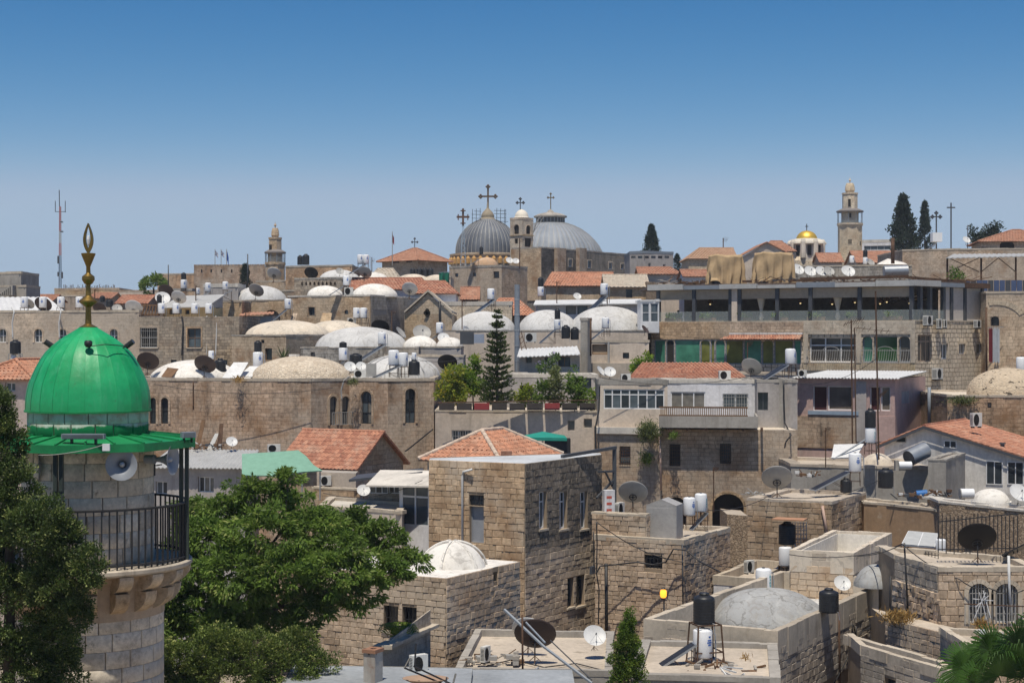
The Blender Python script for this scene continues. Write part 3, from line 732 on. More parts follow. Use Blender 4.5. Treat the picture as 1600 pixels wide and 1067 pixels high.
def make_tank():
    t = thing('water_tank', (0,0,0), '', 'water tank'); m = MB(); pr = [(.02,0),(.4,0),(.42,.02)]
    for i in range(8): z = .06+i*.1; pr += [(.42,z),(.428,z+.03),(.428,z+.06),(.42,z+.09)]
    pr += [(.42,.9),(.39,.95),(.24,1.02),(.2,1.02)]; m.lathe((0,0,0), pr, 24); m.build('body', m_tank, t, True, 35)
    m = MB(); m.lathe((0,0,1.02), [(.2,0),(.2,.06),(.17,.09),(.001,.1)], 14); m.build('lid', m_tank, t)
    m = MB(); m.tube([(.3,-.3,.05),(.36,-.36,.05),(.38,-.38,-.3)], .02, 5); m.build('pipe', m_steel, t); return t
def make_ac():
    t = thing('air_conditioner', (0,0,0), '', 'air conditioner'); m = MB(); m.box(-.5,.5,-.2,.2,0,.7); m.build('case', m_ac, t)
    m = MB(); K = 20
    for r in (.08,.15,.22,.29): m.tube([(-.13+r*math.cos(2*PI*j/K), -.215, .35+r*math.sin(2*PI*j/K)) for j in range(K+1)], .009, 4, False)
    for a in range(4): m.tube([(-.13+.3*math.cos(a*PI/4), -.215, .35+.3*math.sin(a*PI/4)), (-.13-.3*math.cos(a*PI/4), -.215, .35-.3*math.sin(a*PI/4))], .007, 4)
    m.build('grille', m_iron, t)
    m = MB(); m.lathe((0,0,0), [(.001,0),(.3,0)], 20); m.v = [(-.13+x, -.203, .35+y) for x, y, z in m.v]; m.f = [f[::-1] for f in m.f]; m.build('fan', m_dark_in, t)
    m = MB()
    for i in range(9): m.box(-.503,-.499,-.16,.16,.08+i*.06,.11+i*.06)
    m.build('louvre', m_iron, t)
    m = MB(); m.box(-.4,-.34,-.22,.22,-.08,0); m.box(.34,.4,-.22,.22,-.08,0); m.build('feet', m_iron, t); return t
def make_panel(k):
    """flat collectors tilted up towards the right hand side"""
    t = thing('solar_collector', (0,0,0), '', 'solar panel')
    for i in range(k):
        y0 = -.95+i*1.0 if k == 2 else -.48; m = MB(); m.slab([(-.9,y0,-.02),(.9,y0,1.1),(.9,y0+.94,1.1),(-.9,y0+.94,-.02)], (.04,0,-.07)); fr = m.build('frame', m_steel, t)
        m = MB(); nz = Vector((-.53,0,.85))*.012; m.poly([Vector(q)+nz for q in ((-.85,y0+.04,.012),(.85,y0+.04,1.07),(.85,y0+.9,1.07),(-.85,y0+.9,.012))]); m.build('absorber', m_panel, fr)
    m = MB(); ya, yb = (-.9,.9) if k == 2 else (-.4,.4)
    for y in (ya, yb): m.tube([(.86,y,1.03),(.86,y,-.1)], .022, 4); m.tube([(-.85,y,-.04),(.86,y,-.1)], .02, 4); m.tube([(0,y,.52),(.86,y,-.05)], .016, 4)
    m.build('stand', m_rustiron, t); return t
with proto():
    D_ = {k: make_dish(v) for k, v in dict(w=m_dishw, g=m_dishg, d=m_dishd, b=m_dishb).items()}
    B_ = {k: make_boiler(k) for k in ('blue','teal')}
    T_ = make_tank(); A_ = make_ac(); S_ = {k: make_panel(k) for k in (1, 2)}
GD, GB, GT, GA, GS = 'satellite dishes on the roofs', 'solar water heaters on the roofs', 'black water tanks on the roofs', 'air conditioner units on the buildings', 'solar collectors on the roofs'
def place(src, label, group, loc, sc, rz=0.):
    o = copy_tree(src); o.location = loc; o.scale = (sc,)*3 if not isinstance(sc, tuple) else sc; o.rotation_euler = (0,0,R(rz)); o['label'] = label; o['group'] = group; return o
def dish(label, px, py, r, Y, col='g', yaw=165.): return place(D_[col], label, GD, P(px, py, Y), r*Y/F, yaw)
def boiler(label, px, y0, y1, Y, style='blue', yaw=0.): s = (y1-y0)*Y/F; return place(B_[style], label, GB, P(px, y1, Y), (s*1.12, s*1.12, s), yaw)
def tank(label, px, y0, y1, Y, w=None): s = (y1-y0)*Y/F/1.1; sw = w*Y/F/.856 if w else s; return place(T_, label, GT, P(px, y1, Y), (sw, sw, s), 0)
def ac(label, x0, y0, x1, y1, Y, yaw=20.): s = (y1-y0)*Y/F/.7; w = (x1-x0)*Y/F; return place(A_, label, GA, P((x0+x1)/2, y1, Y), (w, w, s), yaw)
def panel(label, x0, y0, x1, y1, Y, k=2, yaw=20.):
    """x0,y1 lower end; x1,y0 upper end"""
    w = (x1-x0)*Y/F/1.8; h = (y1-y0)*Y/F/1.12; return place(S_[k], label, GS, P((x0+x1)/2, y1, Y), (w, max(w,h)*.62, h), yaw)
def pole(name, label, cat, pts, r, mat, group=None, n=6):
    m = MB(); m.tube(pts, r, n); return one(name, m, mat, label, cat, group, True)
def cable(label, pts, r=.014, sag=.0, group='cables hanging on the walls', mat=None, name='cable', cat='cable'):
    pts = [Vector(p) for p in pts]; out = []
    for i in range(len(pts)-1):
        for j in range(6): t = j/6; q = pts[i].lerp(pts[i+1], t); q.z -= sag*4*t*(1-t); out.append(q)
    out.append(pts[-1]); m = MB(); m.tube(out, r, 5); return one(name, m, mat or m_iron, label, cat, group, True)
def scrap(label, px, py, w, Y, n=26, seed=1, mats=None, sz=1.):
    rg = random.Random(seed); t = thing('scrap_heap', P(px,py,Y), label, 'scrap', 'scrap on the roofs'); mats = mats or [m_wood, m_rustiron, m_dkgrey, m_dishw]; k = Y/F
    for mi, mt in enumerate(mats):
        m = MB()
        for i in range(n//len(mats)):
            c = P(px, py, Y)+Vector((rg.uniform(-w,w)*k, rg.uniform(-.6,.6), rg.uniform(0,.25))); d = Vector((rg.uniform(-1,1), rg.uniform(-.4,.4), rg.uniform(-.1,.6/sz)))*rg.uniform(.2,.55)*sz*sz
            if rg.random() < .6: m.tube([c, c+d], rg.uniform(.02,.05), 4)
            else: s = rg.uniform(.04,.13); m.box(c.x-s,c.x+s,c.y-s,c.y+s,c.z,c.z+s*1.2)
        m.build('plank' if mi == 0 else 'rod' if mi == 1 else 'debris', mt, t)['kind'] = 'stuff'
    return t
# ------------------------------------------------------------------ ground
m_ground = plaster_mat('ground_dust', (.3,.25,.19), .3, patch=.4)
m = MB(); ys = [-40,10,60,120,170,220,275,330,420,800,1500]; zs = [zbase(y)-.3 if y > 60 else CZ-18.3 for y in ys]
for i, y in enumerate(ys): m.v += [(-1400, y, zs[i]), (1400, y, zs[i])]
m.f = [(2*i, 2*i+1, 2*i+3, 2*i+2) for i in range(len(ys)-1)]
tag(m.build('ground', m_ground), kind='structure')
# ------------------------------------------------------------------ the minaret with the green dome
MY = 42.; MK = MY/F; MC = Vector((X(138,MY), MY, 0)); mz = lambda py: Z(py, MY); mr = lambda px: px*MK
m_blkw = block_mat('minaret_stone', (.74,.67,.56), (.64,.56,.45), .12, rust=.1)
m_green = plain('green_enamel', (.014,.34,.115), .42, .4, var=.35, scale=1.4); 
t = NT('green_enamel_worn', .44, .4).coords(); st = t.noise(t.vm('MULTIPLY', t.p, (1.,1.,.12)), 5., 6, .7); bl = t.noise(t.p, 1.1, 5, .65); fn = t.noise(t.p, 14., 5, .7)
cc = t.mix(t.ramp(bl, .35, .65), (.008,.25,.08), (.02,.38,.14)); cc = t.mix(t.math('MULTIPLY', t.ramp(st, .52, .7), .5), cc, (.09,.42,.22)); cc = t.mix(t.math('MULTIPLY', t.ramp(fn, .6, .68), .45), cc, (.06,.12,.05))
t.col(cc); t.bump(t.noise(t.p, 2.5, 4), .25, .05); m_green = t.m; m_green2 = plain('green_paint_faded', (.012,.24,.08), .5, .35, var=.3, scale=2.)
minaret = thing('minaret', (MC.x, MC.y, CZ-18.3), 'round limestone minaret with ribbed green dome and iron balcony', 'minaret')
def ring_stones(r, z_hi, z_lo, n, ch, mat, parent, dep=.03):
    core = MB(); core.lathe((MC.x, MC.y, 0), [(r-.01, z_lo), (r-.01, z_hi)], 48); c = core.build('shaft', MATS['stone_mortar'], parent, True)
    mes = []
    for f in (.88, 1.12, 1.0):
        w = 2*PI/n*f; g = .012/r; m = MB(); K = 4; vs = []
        for rr, gg, z0, z1 in ((r-.03, g, .008, .992), (r+dep*.6, g, .008, .992), (r+dep, g*3, .05, .95)):
            for z in (z0, z1): vs += [(rr*math.cos(-w/2+gg+(w-2*gg)*j/K), rr*math.sin(-w/2+gg+(w-2*gg)*j/K), z) for j in range(K+1)]
        q = K+1; fs = []
        for j in range(K): fs += [(4*q+j, 4*q+j+1, 5*q+j+1, 5*q+j), (2*q+j, 2*q+j+1, 4*q+j+1, 4*q+j), (5*q+j, 5*q+j+1, 3*q+j+1, 3*q+j), (j, j+1, 2*q+j+1, 2*q+j), (3*q+j, 3*q+j+1, q+j+1, q+j)]
        for e in (0, K): fs += [(e, 2*q+e, 3*q+e, q+e), (2*q+e, 4*q+e, 5*q+e, 3*q+e)]
        m.add(vs, fs); me = m.mesh('stone', mat); me.polygons.foreach_set('use_smooth', [True]*len(me.polygons)); me.set_sharp_from_angle(angle=R(25)); mes.append(me)
    z = z_hi; row = 0
    while z > z_lo+.02:
        h = min(ch*random.uniform(.92, 1.08), z-z_lo); a = row*PI/n+random.uniform(0, .2); 
        for j in range(n//2):
            for f, k in ((.88, 0), (1.12, 1)):
                w = 2*PI/n*f; inst('stone', mes[k], Matrix.Translation((MC.x, MC.y, z-h)) @ Matrix.Rotation(a+w/2, 4, 'Z') @ Matrix.Diagonal((1,1,h,1)), c); a += w
        z -= h; row += 1
    return c
plain('stone_mortar', (.2,.17,.135), .95, .1)
ring_stones(mr(114), mz(948), mz(1100), 16, .42, m_blkw, minaret)
ring_stones(mr(99), mz(694), mz(876), 14, .41, m_blkw, minaret)
m = MB(); m.lathe((MC.x,MC.y,0), [(mr(112), CZ-18.3), (mr(112), mz(1095))], 32); m.build('shaft_base', m_pale, minaret, True)
# drum with peeling paint
t = NT('peeling_green_paint', .8, .2).coords()
n1 = t.noise(t.p, 2.2, 6, .7); zz = t.math('ADD', t.z, t.math('MULTIPLY', t.math('SUBTRACT', n1, .5), .34))
cc = t.mix(t.ramp(zz, mz(663)-.02, mz(663)+.03, 0, 1), (.006,.16,.055), t.mix(t.ramp(t.noise(t.p, 3., 5, .7), .45, .6), (.42,.5,.42), (.36,.34,.26)))
t.col(cc); m_peel = t.m
ring_stones(mr(91), mz(640), mz(683), 18, .3, m_peel, minaret, .02)
# dome of separate gores with standing seams
prof = [(95,641),(95.2,632),(94.6,622),(92.6,608),(90,598),(85.8,588),(80,575),(72,560),(64.5,549.5),(55,540),(46,532.5),(36,525.5),(26,519.5),(18,514.5),(13,511)]
NG = 24; m = MB(); w = 2*PI/NG; vs = []; K = len(prof)
for r, y in prof:
    for a, rr in ((-w/2, 1.), (-w/2+w*.045, 1.), (0, 1.004), (w/2-w*.045, 1.), (w/2, 1.005)): vs.append((mr(r)*rr*math.cos(a), mr(r)*rr*math.sin(a), mz(y)))
for i in range(K-1):
    for j in range(4): m.f.append((i*5+j, i*5+j+1, (i+1)*5+j+1, (i+1)*5+j))
m.v = vs; gore = m.mesh('panel', m_green); gore.polygons.foreach_set('use_smooth', [True]*len(gore.polygons)); gore.set_sharp_from_angle(angle=R(28))
m = MB(); m.lathe((MC.x,MC.y,0), [(mr(92),mz(642)),(mr(97),mz(642.5)),(mr(97),mz(639.5)),(mr(94),mz(639))], 48); dome = m.build('dome_rim', m_green2, minaret)
for j in range(NG): inst('panel', gore, Matrix.Translation((MC.x,MC.y,0)) @ Matrix.Rotation(w*j+.06, 4, 'Z'), dome)
# eave: octagonal skirt of sheet panels with battens
m = MB(); m.lathe((MC.x,MC.y,0), [(mr(99),mz(695)),(mr(165),mz(696))], 8, R(-2), 2*PI+R(-2)); ev = m.build('eave', m_green2, minaret)
for k in range(8):
    a0, a1 = R(-2+45*k), R(-2+45*(k+1)); pts = lambda a, r, y: Vector((MC.x+mr(r)*math.cos(a), MC.y+mr(r)*math.sin(a), mz(y)))
    m = MB(); ri, ro = 93, 168
    for j in range(3):
        f0, f1 = j/3, (j+1)/3
        i0, i1 = pts(a0,ri,677).lerp(pts(a1,ri,677), f0), pts(a0,ri,677).lerp(pts(a1,ri,677), f1); o0, o1 = pts(a0,ro,686).lerp(pts(a1,ro,686), f0), pts(a0,ro,686).lerp(pts(a1,ro,686), f1)
        m = MB(); m.slab([o0, o1, i1, i0], (0,0,-.02)); m.build('panel', m_green2, ev)
        m = MB(); m.tube([i0+Vector((0,0,.02)), o0+Vector((0,0,.02))], .03, 4); m.build('batten', m_green2, ev)
    m = MB(); a, b = pts(a0,168.5,686), pts(a1,168.5,686); n = Vector((math.cos((a0+a1)/2), math.sin((a0+a1)/2), 0)); m.slab([a-Vector((0,0,.19)), b-Vector((0,0,.19)), b+Vector((0,0,.01)), a+Vector((0,0,.01))], -n*.03); m.build('fascia', m_green2, ev)
# finial
fin = []
m = MB(); m.lathe((MC.x,MC.y,0), [(mr(14),mz(511)),(mr(10),mz(509)),(mr(5),mz(506)),(mr(4.2),mz(480)),(mr(14.5),mz(472)),(mr(14.5),mz(470)),(mr(4.5),mz(462)),(mr(3.5),mz(445)),(mr(6.5),mz(443)),(mr(10),mz(437)),(mr(9.5),mz(432)),(mr(5),mz(428.5)),(mr(3.5),mz(427)),(mr(3.2),mz(417)),(mr(11),mz(397.5)),(mr(11),mz(396)),(mr(2),mz(395))], 24); fl = m.build('finial', m_gold, minaret, True, 30)
for sg in (-1, 1):
    m = MB(); K = 14; outer = []; inner = []
    for i in range(K+1):
        u = i/K; y = 396-47*u; bow = math.sin(PI*(u**.85))*7.2+.4; th = 4.6*(1-u)**.6+.7
        outer.append((sg*bow, y)); inner.append((sg*max(bow-th, .1), y))
    pl = lambda q, dy: Vector((MC.x+mr(q[0]), MC.y+dy, mz(q[1])))
    for i in range(K):
        m.slab([pl(outer[i],-.05), pl(outer[i+1],-.05), pl(inner[i+1],-.05), pl(inner[i],-.05)], (0,.1,0))
    m.build('crescent_horn', m_gold, fl)
m = MB(); m.lathe((MC.x,MC.y,0), [(.001,mz(385)),(mr(1.5),mz(382)),(mr(2.4),mz(374)),(mr(1.5),mz(369)),(.001,mz(368))], 10); m.build('finial_lamp', m_boiler, fl)
# balcony
m = MB(); m.lathe((MC.x,MC.y,0), [(mr(99),mz(873)),(mr(158),mz(873)),(mr(160),mz(875)),(mr(160),mz(880)),(mr(157),mz(883)),(mr(110),mz(885))], 48); m.build('balcony_floor', m_coping, minaret)
m = MB(); m.lathe((MC.x,MC.y,0), [(mr(152),mz(884)),(mr(128),mz(890)),(mr(119),mz(905)),(mr(117),mz(943)),(mr(117),mz(955)),(mr(113),mz(956))], 48); m.build('corbel_band', plaster_mat('corbel_soffit', (.48,.36,.25), .3), minaret, True, 30)
def corbel(r0, r1, y0, y1):
    m = MB(); K = 7; pr = [(r0, y0), (r1, y0), (r1, y0+4)]
    for i in range(K+1): t = PI/2*i/K; pr.append((r0+(r1-r0)*math.cos(t)**1.2 if i < K else r0, y0+4+(y1-y0-4)*math.sin(t)))
    hw = mr(11); n = len(pr)
    m.add([(mr(r), -hw, mz(y)) for r, y in pr]+[(mr(r), hw, mz(y)) for r, y in pr], [tuple(range(n)), tuple(range(2*n-1,n-1,-1))]+[((i+1)%n, i, n+i, n+(i+1)%n) for i in range(n)])
    me = m.mesh('corbel', block_mat('corbel_stone', (.6,.5,.38), (.52,.4,.27), .15, rust=.3)); me.set_sharp_from_angle(angle=R(30)); return me
c1, c2 = corbel(112, 157, 884, 914), corbel(110, 142, 911, 944)
for j in range(18):
    for me in (c1, c2): inst('corbel', me, Matrix.Translation((MC.x,MC.y,0)) @ Matrix.Rotation(2*PI*(j+.25)/18, 4, 'Z'), minaret)
rail = MB(); NB = 84; rr = 153
for y in (784, 867): rail.tube([(MC.x+mr(rr)*math.cos(2*PI*j/48), MC.y+mr(rr)*math.sin(2*PI*j/48), mz(y)) for j in range(49)], .032, 5, False)
rl = rail.build('railing', m_iron, minaret); m = MB(); m.box(-.017,.017,-.017,.017, mz(873), mz(784)); bal = m.mesh('baluster', m_iron)
for j in range(NB):
    a = 2*PI*j/NB; inst('baluster', bal, Matrix.Translation((MC.x+mr(rr)*math.cos(a), MC.y+mr(rr)*math.sin(a), 0)) @ Matrix.Rotation(a, 4, 'Z'), rl)
m = MB(); m.box(-.12,-.03,-.06,.06,mz(873),mz(690)); m.box(.02,.11,-.06,.06,mz(873),mz(690)); post = m.mesh('post', plain('post_green', (.045,.06,.055), .5))
for a in (2, 92, 182, 272):
    an = R(-a); inst('post', post, Matrix.Translation((MC.x+mr(151)*math.cos(an), MC.y+mr(151)*math.sin(an), 0)) @ Matrix.Rotation(0, 4, 'Z'), minaret)
# things mounted on the minaret
def make_horn():
    t = thing('loudspeaker', (0,0,0), '', 'loudspeaker'); mg = plain('speaker_grey', (.3,.32,.35), .5)
    def ax(prof, n=24):
        m = MB(); m.lathe((0,0,0), prof, n); m.v = [(x, -z, y) for x, y, z in m.v]; return m
    ax([(.06,-.42),(.07,-.3),(.1,-.2),(.17,-.08),(.27,.0),(.37,.03),(.38,.04),(.36,.035),(.26,.02),(.16,-.05),(.08,-.17),(.05,-.28),(.001,-.3)]).build('bell', mg, t, True, 50)
    ax([(.001,-.25),(.05,-.24),(.07,-.1),(.05,.0),(.001,.03)], 14).build('throat', plain('speaker_cap', (.5,.5,.5), .5), t, True)
    ax([(.001,-.72),(.11,-.7),(.12,-.44),(.06,-.4)], 16).build('driver', mg, t, True, 40)
    m = MB(); m.tube([(0,.45,-.1),(0,.45,-.4)], .025, 5); m.tube([(-.2,.35,-.14),(.2,.35,-.14)], .02, 4); m.build('bracket', m_iron, t); return t
with proto(): H_ = make_horn()
GH = 'loudspeakers on the minaret'
def horn(label, px, py, Y, yaw, s=1.): return place(H_, label, GH, P(px, py, Y), s, yaw)
horn('grey horn loudspeaker facing forward under the green eave', 190, 726, MY-2.05, 4, 1.)
horn('grey horn loudspeaker facing sideways by the iron post', 268, 718, MY-.9, 78, 1.)
horn('pale horn loudspeaker half hidden behind the dark juniper', 62, 730, MY-1.2, -72, 1.05)
def floodlight(label, x0, x1, y0, y1, Y, rz=0.):
    k = Y/F; w = (x1-x0)*k; c = P((x0+x1)/2, y1, Y); t = thing('floodlight', c, label, 'floodlight', 'lamps on the minaret'); m = MB(); h = (y1-y0)*k
    q = Matrix.Translation(c) @ Matrix.Rotation(R(rz), 4, 'Z')
    def put(m, n, mt):
        m.v = [tuple(q @ Vector(v)) for v in m.v]; m.build(n, mt, t)
    m.box(-w/2,w/2,-.09,.09,.02,h+.02); put(m, 'housing', m_greyp); m = MB(); m.box(-w/2+.03,w/2-.03,-.1,-.088,.035,h); put(m, 'lens', m_glassb)
    m = MB(); m.box(-w*.3,-w*.26,-.04,.1,-.1,.03); m.box(w*.26,w*.3,-.04,.1,-.1,.03); put(m, 'bracket', m_iron)
floodlight('long grey floodlight bar lying on the green eave', 97, 164, 679, 687, MY-2.35)
floodlight('grey floodlight at the tip of the green eave', 283, 305, 676, 685, MY-.45, 30)
def spot(label, px, py, dx):
    Y = MY-.25; c = P(px, py, Y); t = thing('spotlight', c, label, 'spotlight', 'lamps on the minaret'); d = Vector((dx*.7,-.2,.5)).normalized()
    m = MB(); m.tube([c-d*.1, c+d*.06, c+d*.13], .07, 10); m.build('housing', m_iron, t); m = MB(); m.tube([c-d*.05, c-Vector((dx*.2,-.05,.1))], .02, 5); m.build('bracket', m_iron, t)
    m = MB(); m.tube([c+d*.131, c+d*.135], .06, 10); m.build('lens', m_glassb, t)
spot('black spotlight beside the dome over the pale building', 77, 538, -1); spot('black spotlight beside the dome over the dark stone wall', 202, 538, 1)
t = thing('dome_camera', P(138, 541, MY-1.02), 'small black round camera fixed high on the green dome', 'camera'); m = MB(); m.lathe(P(138,540,MY-1.05), [(.001,-.05),(.06,-.04),(.1,.02),(.1,.1),(.06,.13),(.001,.13)], 14); m.build('housing', m_iron, t, True); m = MB(); m.tube([P(138,540,MY-1.05), P(140,536,MY-.7)], .03, 6); m.build('bracket', m_iron, t)
one('junction_box', (lambda m: (m.obox(V2(161,MY-2.78), Vector((1,0)), 0, .17, 0, .07, Z(704,MY-2.78), Z(693,MY-2.78)), m)[1])(MB()), m_boiler, 'small white junction box on the edge of the green eave', 'junction box')
cable('pale wire sagging along the green eave', [P(60,711,MY-2.8), P(110,707,MY-2.82), P(161,695,MY-2.82)], .01, .02, mat=m_dishg)
cable('black wire running over the green dome from the camera', [P(141,541,MY-1.1), P(165,538,MY-1.0), P(200,541,MY-.35)], .012, .0)
# ------------------------------------------------------------------ trees round the minaret
jb = [(-8,645,34,46,0),(0,700,40,55,0),(-25,760,70,70,0),(20,770,45,50,-.5),(60,820,55,45,-1),(100,850,42,40,-1),(20,860,80,70,0),(140,885,26,32,-1.2),(95,910,60,45,-.8),(30,950,90,70,0),(110,960,38,40,-.6),(70,1020,62,60,0),(0,1050,100,70,0),(95,1055,36,45,0),(-40,880,70,90,1)]
bush('juniper_tree', 'dark juniper tree rising in front of the minaret', 'tree', jb, 37.5, m_juni, 190, 100, .16, .062, droop=-.25, width=.5, tip=.45, jit=.55, shell=.62, dz=.75,
     trunk=[([(10,1500,0),(15,900,0),(12,660,0)], .2, .03), ([(12,950,0),(80,860,-.5)], .06, .02), ([(12,1020,0),(110,940,-.5)], .06, .02)])
tb = [(300,800,36,30,1),(345,800,52,38,0),(400,775,52,32,0),(448,752,26,20,0),(330,850,70,42,-1.2),(420,835,70,45,-1.5),(500,830,62,42,-.5),(560,825,50,36,0),(605,845,36,32,.3),(640,872,28,20,0),(600,890,48,30,-.8),(520,895,66,42,-1.6),(440,905,70,48,-2.),(355,905,72,48,-2.),(290,885,40,55,-.6),(560,930,42,28,-1),(490,945,50,28,-1.3),(300,955,50,45,-.5),(400,960,52,26,-1.),(585,905,26,16,-1.2),(535,862,50,30,-1.2),(470,790,40,24,1),(262,925,34,55,-1),(285,985,50,46,-1),(345,985,60,40,-1.5),(450,985,55,26,-1.5),(240,985,26,45,-1.5)]
bush('broadleaf_tree', 'broad green leafy tree spreading beside the minaret', 'tree', tb, 54., m_leaf, 42, 100, .29, .17, droop=.42, width=.36, tip=.25, jit=.5, shell=.45, dz=.75, flat=.55,
     trunk=[([(290,1300,0),(330,1080,0),(350,990,0),(380,900,0),(390,800,0)], .26, .06), ([(340,1010,0),(430,950,-.3),(520,880,-.4),(610,850,0)], .13, .04), ([(370,940,0),(300,870,0),(290,800,.4)], .12, .03), ([(385,900,0),(440,830,0),(450,760,0)], .1, .03), ([(430,950,-.3),(540,930,-.8)], .07, .02)])
sb = [(215,1050,26,55,0),(245,1010,22,36,.2),(290,1040,50,42,0),(340,1015,50,40,0),(400,1030,60,45,0),(460,1010,40,30,.3),(450,1055,60,35,0),(340,1065,80,40,0),(505,1040,34,30,.4),(255,1070,50,50,0)]
bush('juniper_bush', 'yellowish green juniper bush below the broadleaf tree', 'bush', sb, 47., m_thuja if False else leaf_mat('juniper_bush_green', (.035,.066,.014), (.14,.19,.038), (.31,.33,.1), .2), 130, 100, .17, .07, droop=-.3, width=.5, tip=.45, shell=.55, dz=.7,
     trunk=[([(300,1400,0),(320,1050,0)], .12, .03), ([(430,1400,0),(440,1040,0)], .1, .03)])
thb = [(980,1060,32,32,0),(978,1030,27,28,0),(980,1005,22,24,0),(981,985,14,18,0),(983,968,8,12,0),(985,955,4,8,0)]
bush('thuja_tree', 'small bright green thuja with a thin pointed tip', 'tree', thb, 50., m_thuja, 300, 70, .12, .075, droop=-.5, width=.4, tip=.3, shell=.4, trunk=[([(980,1400,0),(981,1000,0),(985,958,0)], .06, .01)])
# fan palm
def fan_palm(label, cx, cy, Y, fronds):
    base = P(cx, cy, Y); t = thing('fan_palm', base-Vector((0,0,8)), label, 'palm'); m = MB(); m.tube([base-Vector((0,0,8)), base], .2, 10, True, .16); m.build('trunk', m_bark, t)
    for (px, py, dy, r) in fronds:
        tip = P(px, py, Y+dy); d = (tip-base).normalized(); m = MB()
        m.tube([base, base.lerp(tip, .5)+Vector((0,0,.12)), tip], .016, 5); nrm = Vector((random.uniform(-.3,.3),-.8,.6)); s = d.cross(nrm).normalized(); up = s.cross(d); K = 58
        for i in range(K):
            a = R(-125+250*i/(K-1)); q = d*math.cos(a)+s*math.sin(a); L = r*(.8+.25*math.cos(a*.7))*random.uniform(.9,1.08); w = up.cross(q).normalized()*.021
            dr_ = random.uniform(.3,.55)*r; p1 = tip+q*L*.45+up*.06; p2 = tip+q*L*.78-Vector((0,0,dr_*.25)); p3 = tip+q*L*.98-Vector((0,0,dr_))
            m.add([tip, p1-w, p1+up*.012, p1+w, p2-w*.8, p2+w*.8, p3], [(0,1,2),(0,2,3),(1,4,2),(2,4,5),(2,5,3),(4,6,5)])
        m.build('frond', m_palm, t)
fan_palm('fan palm at the corner before the stone yard', 1582, 1130, 42., [(1505,1045,-.5,1.),(1545,1015,-.2,.9),(1590,1010,-.6,1.05),(1625,985,0,.95),(1560,1055,-1.,1.1),(1525,1075,-.9,1.),(1620,1050,-.8,1.1),(1490,1085,-.3,.8),(1600,1085,-1.3,1.1),(1570,1030,.4,.95),(1530,1035,.5,.85),(1600,1035,-1.1,1.)])
# ------------------------------------------------------------------ foreground houses
b_tan = block_mat('cut_stone_tan', (.60,.44,.285), (.46,.325,.205), .18, rust=.35)
b_tan2 = block_mat('cut_stone_pinkish', (.56,.435,.32), (.43,.325,.23), .25, rust=.25)
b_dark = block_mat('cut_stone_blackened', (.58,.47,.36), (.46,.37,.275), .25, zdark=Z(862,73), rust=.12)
b_grey = block_mat('cut_stone_grey', (.42,.37,.31), (.3,.255,.21), .45, rust=.1)
b_blk = block_mat('concrete_block_piece', (.42,.37,.31), (.36,.315,.26), .15, rust=.06)
m_mort = plaster_mat('wall_mortar', (.33,.255,.18), .3, patch=.2)
m_sheetlight = plaster_mat('pale_membrane', (.5,.52,.54), .3, patch=.2)
# two-storey cut stone house
T = Bld('stone_house', 'tall square stone house, tan front and lichen-blackened side, in the middle', 'house', m_mort, chain=[(670,74.3),(820,72),(940,77.8)], ztop=Z(724,72), back=1.3)
T.win(0, (733,773,756,790), 2, 2, m_dkgrey, m_glassb, bars=(m_iron,4,3,-.1)); T.win(0, (734,791,756,848), 1, 1, plain('grey_shutter', (.3,.31,.33), .6), plain('grey_shutter', (.3,.31,.33), .6), name='door')
for x in (848, 880, 912): T.win(1, (x-6,768,x+6,826), 2, 1, m_wframe, m_glass, split=(.72,), sill=m_coping, fw=.06)
T.win(1, (886,903,896,948), 1, 1, m_dkgrey, m_glass, sill=m_coping, fw=.05); T.win(1, (900,900,913,946), 1, 1, m_dkgrey, m_glass, sill=m_coping, fw=.05)
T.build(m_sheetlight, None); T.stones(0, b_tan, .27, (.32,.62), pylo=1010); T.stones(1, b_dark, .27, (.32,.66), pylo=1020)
p, d, n, Ln = T.wall(0); m = MB(); u, z = T.uz(0,724,770); zt = T.uz(0,743,733)[1]; m.tube([T.at(0,u+.55,.2,zt), T.at(0,u+.05,.1,zt-.12), T.at(0,u,.08,zt-.3), T.at(0,u,.08,zt-4.2)], .055, 8); m.build('drainpipe', m_dishw, T.root, True)
# grey flue pipe off the roof and angled iron frame
fr = thing('gantry', P(960,820,78), 'dark iron gantry standing behind the blackened stone house', 'gantry'); m = MB()
m.tube([P(960,880,78), P(960,698,78)], .13, 4); m.build('upright', m_dkgrey, fr); m = MB(); m.tube([P(962,699,78), P(878,713,75)], .1, 4); m.build('beam', m_dkgrey, fr)
m = MB(); m.tube([P(960,736,78), P(935,737,77)], .07, 4); m.tube([P(960,748,78), P(932,778,77)], .06, 4); m.tube([P(957,760,78), P(945,735,77)], .05, 4); m.build('brace', m_dkgrey, fr)
# attached lower house to the right
U = Bld('stone_house', 'lower tan stone house with a grey metal shed on its flat roof', 'house', m_mort, c=(1068,73), top=846, a=28, L=930, Rr=1140)
U.win(0, (1007,867,1035,888), 1, 1, m_iron, m_glass, bars=(m_iron,5,2,-.05)); U.build(m_roof, m_coping, .08, .15); U.stones(0, b_tan2, .22, (.24,.5), pylo=1010); U.stones(1, b_tan2, .22, (.24,.5), pylo=960)
U2 = Bld('parapet_wall', 'raised stone parapet between the blackened house and the grey shed', 'wall', m_mort, c=(1009,74.2), top=806, a=28, L=925, depth=.45, zb=Z(850,74.2)); U2.build(m_coping, m_coping, .06, .05); U2.stones(0, b_tan2, .25, (.28,.6), zlo=Z(849,74.2)); U2.stones(1, b_tan2, .25, (.28,.5), zlo=Z(849,74.2))
m_shed = corrug_mat('shed_metal', (.36,.35,.34), stain=.15)
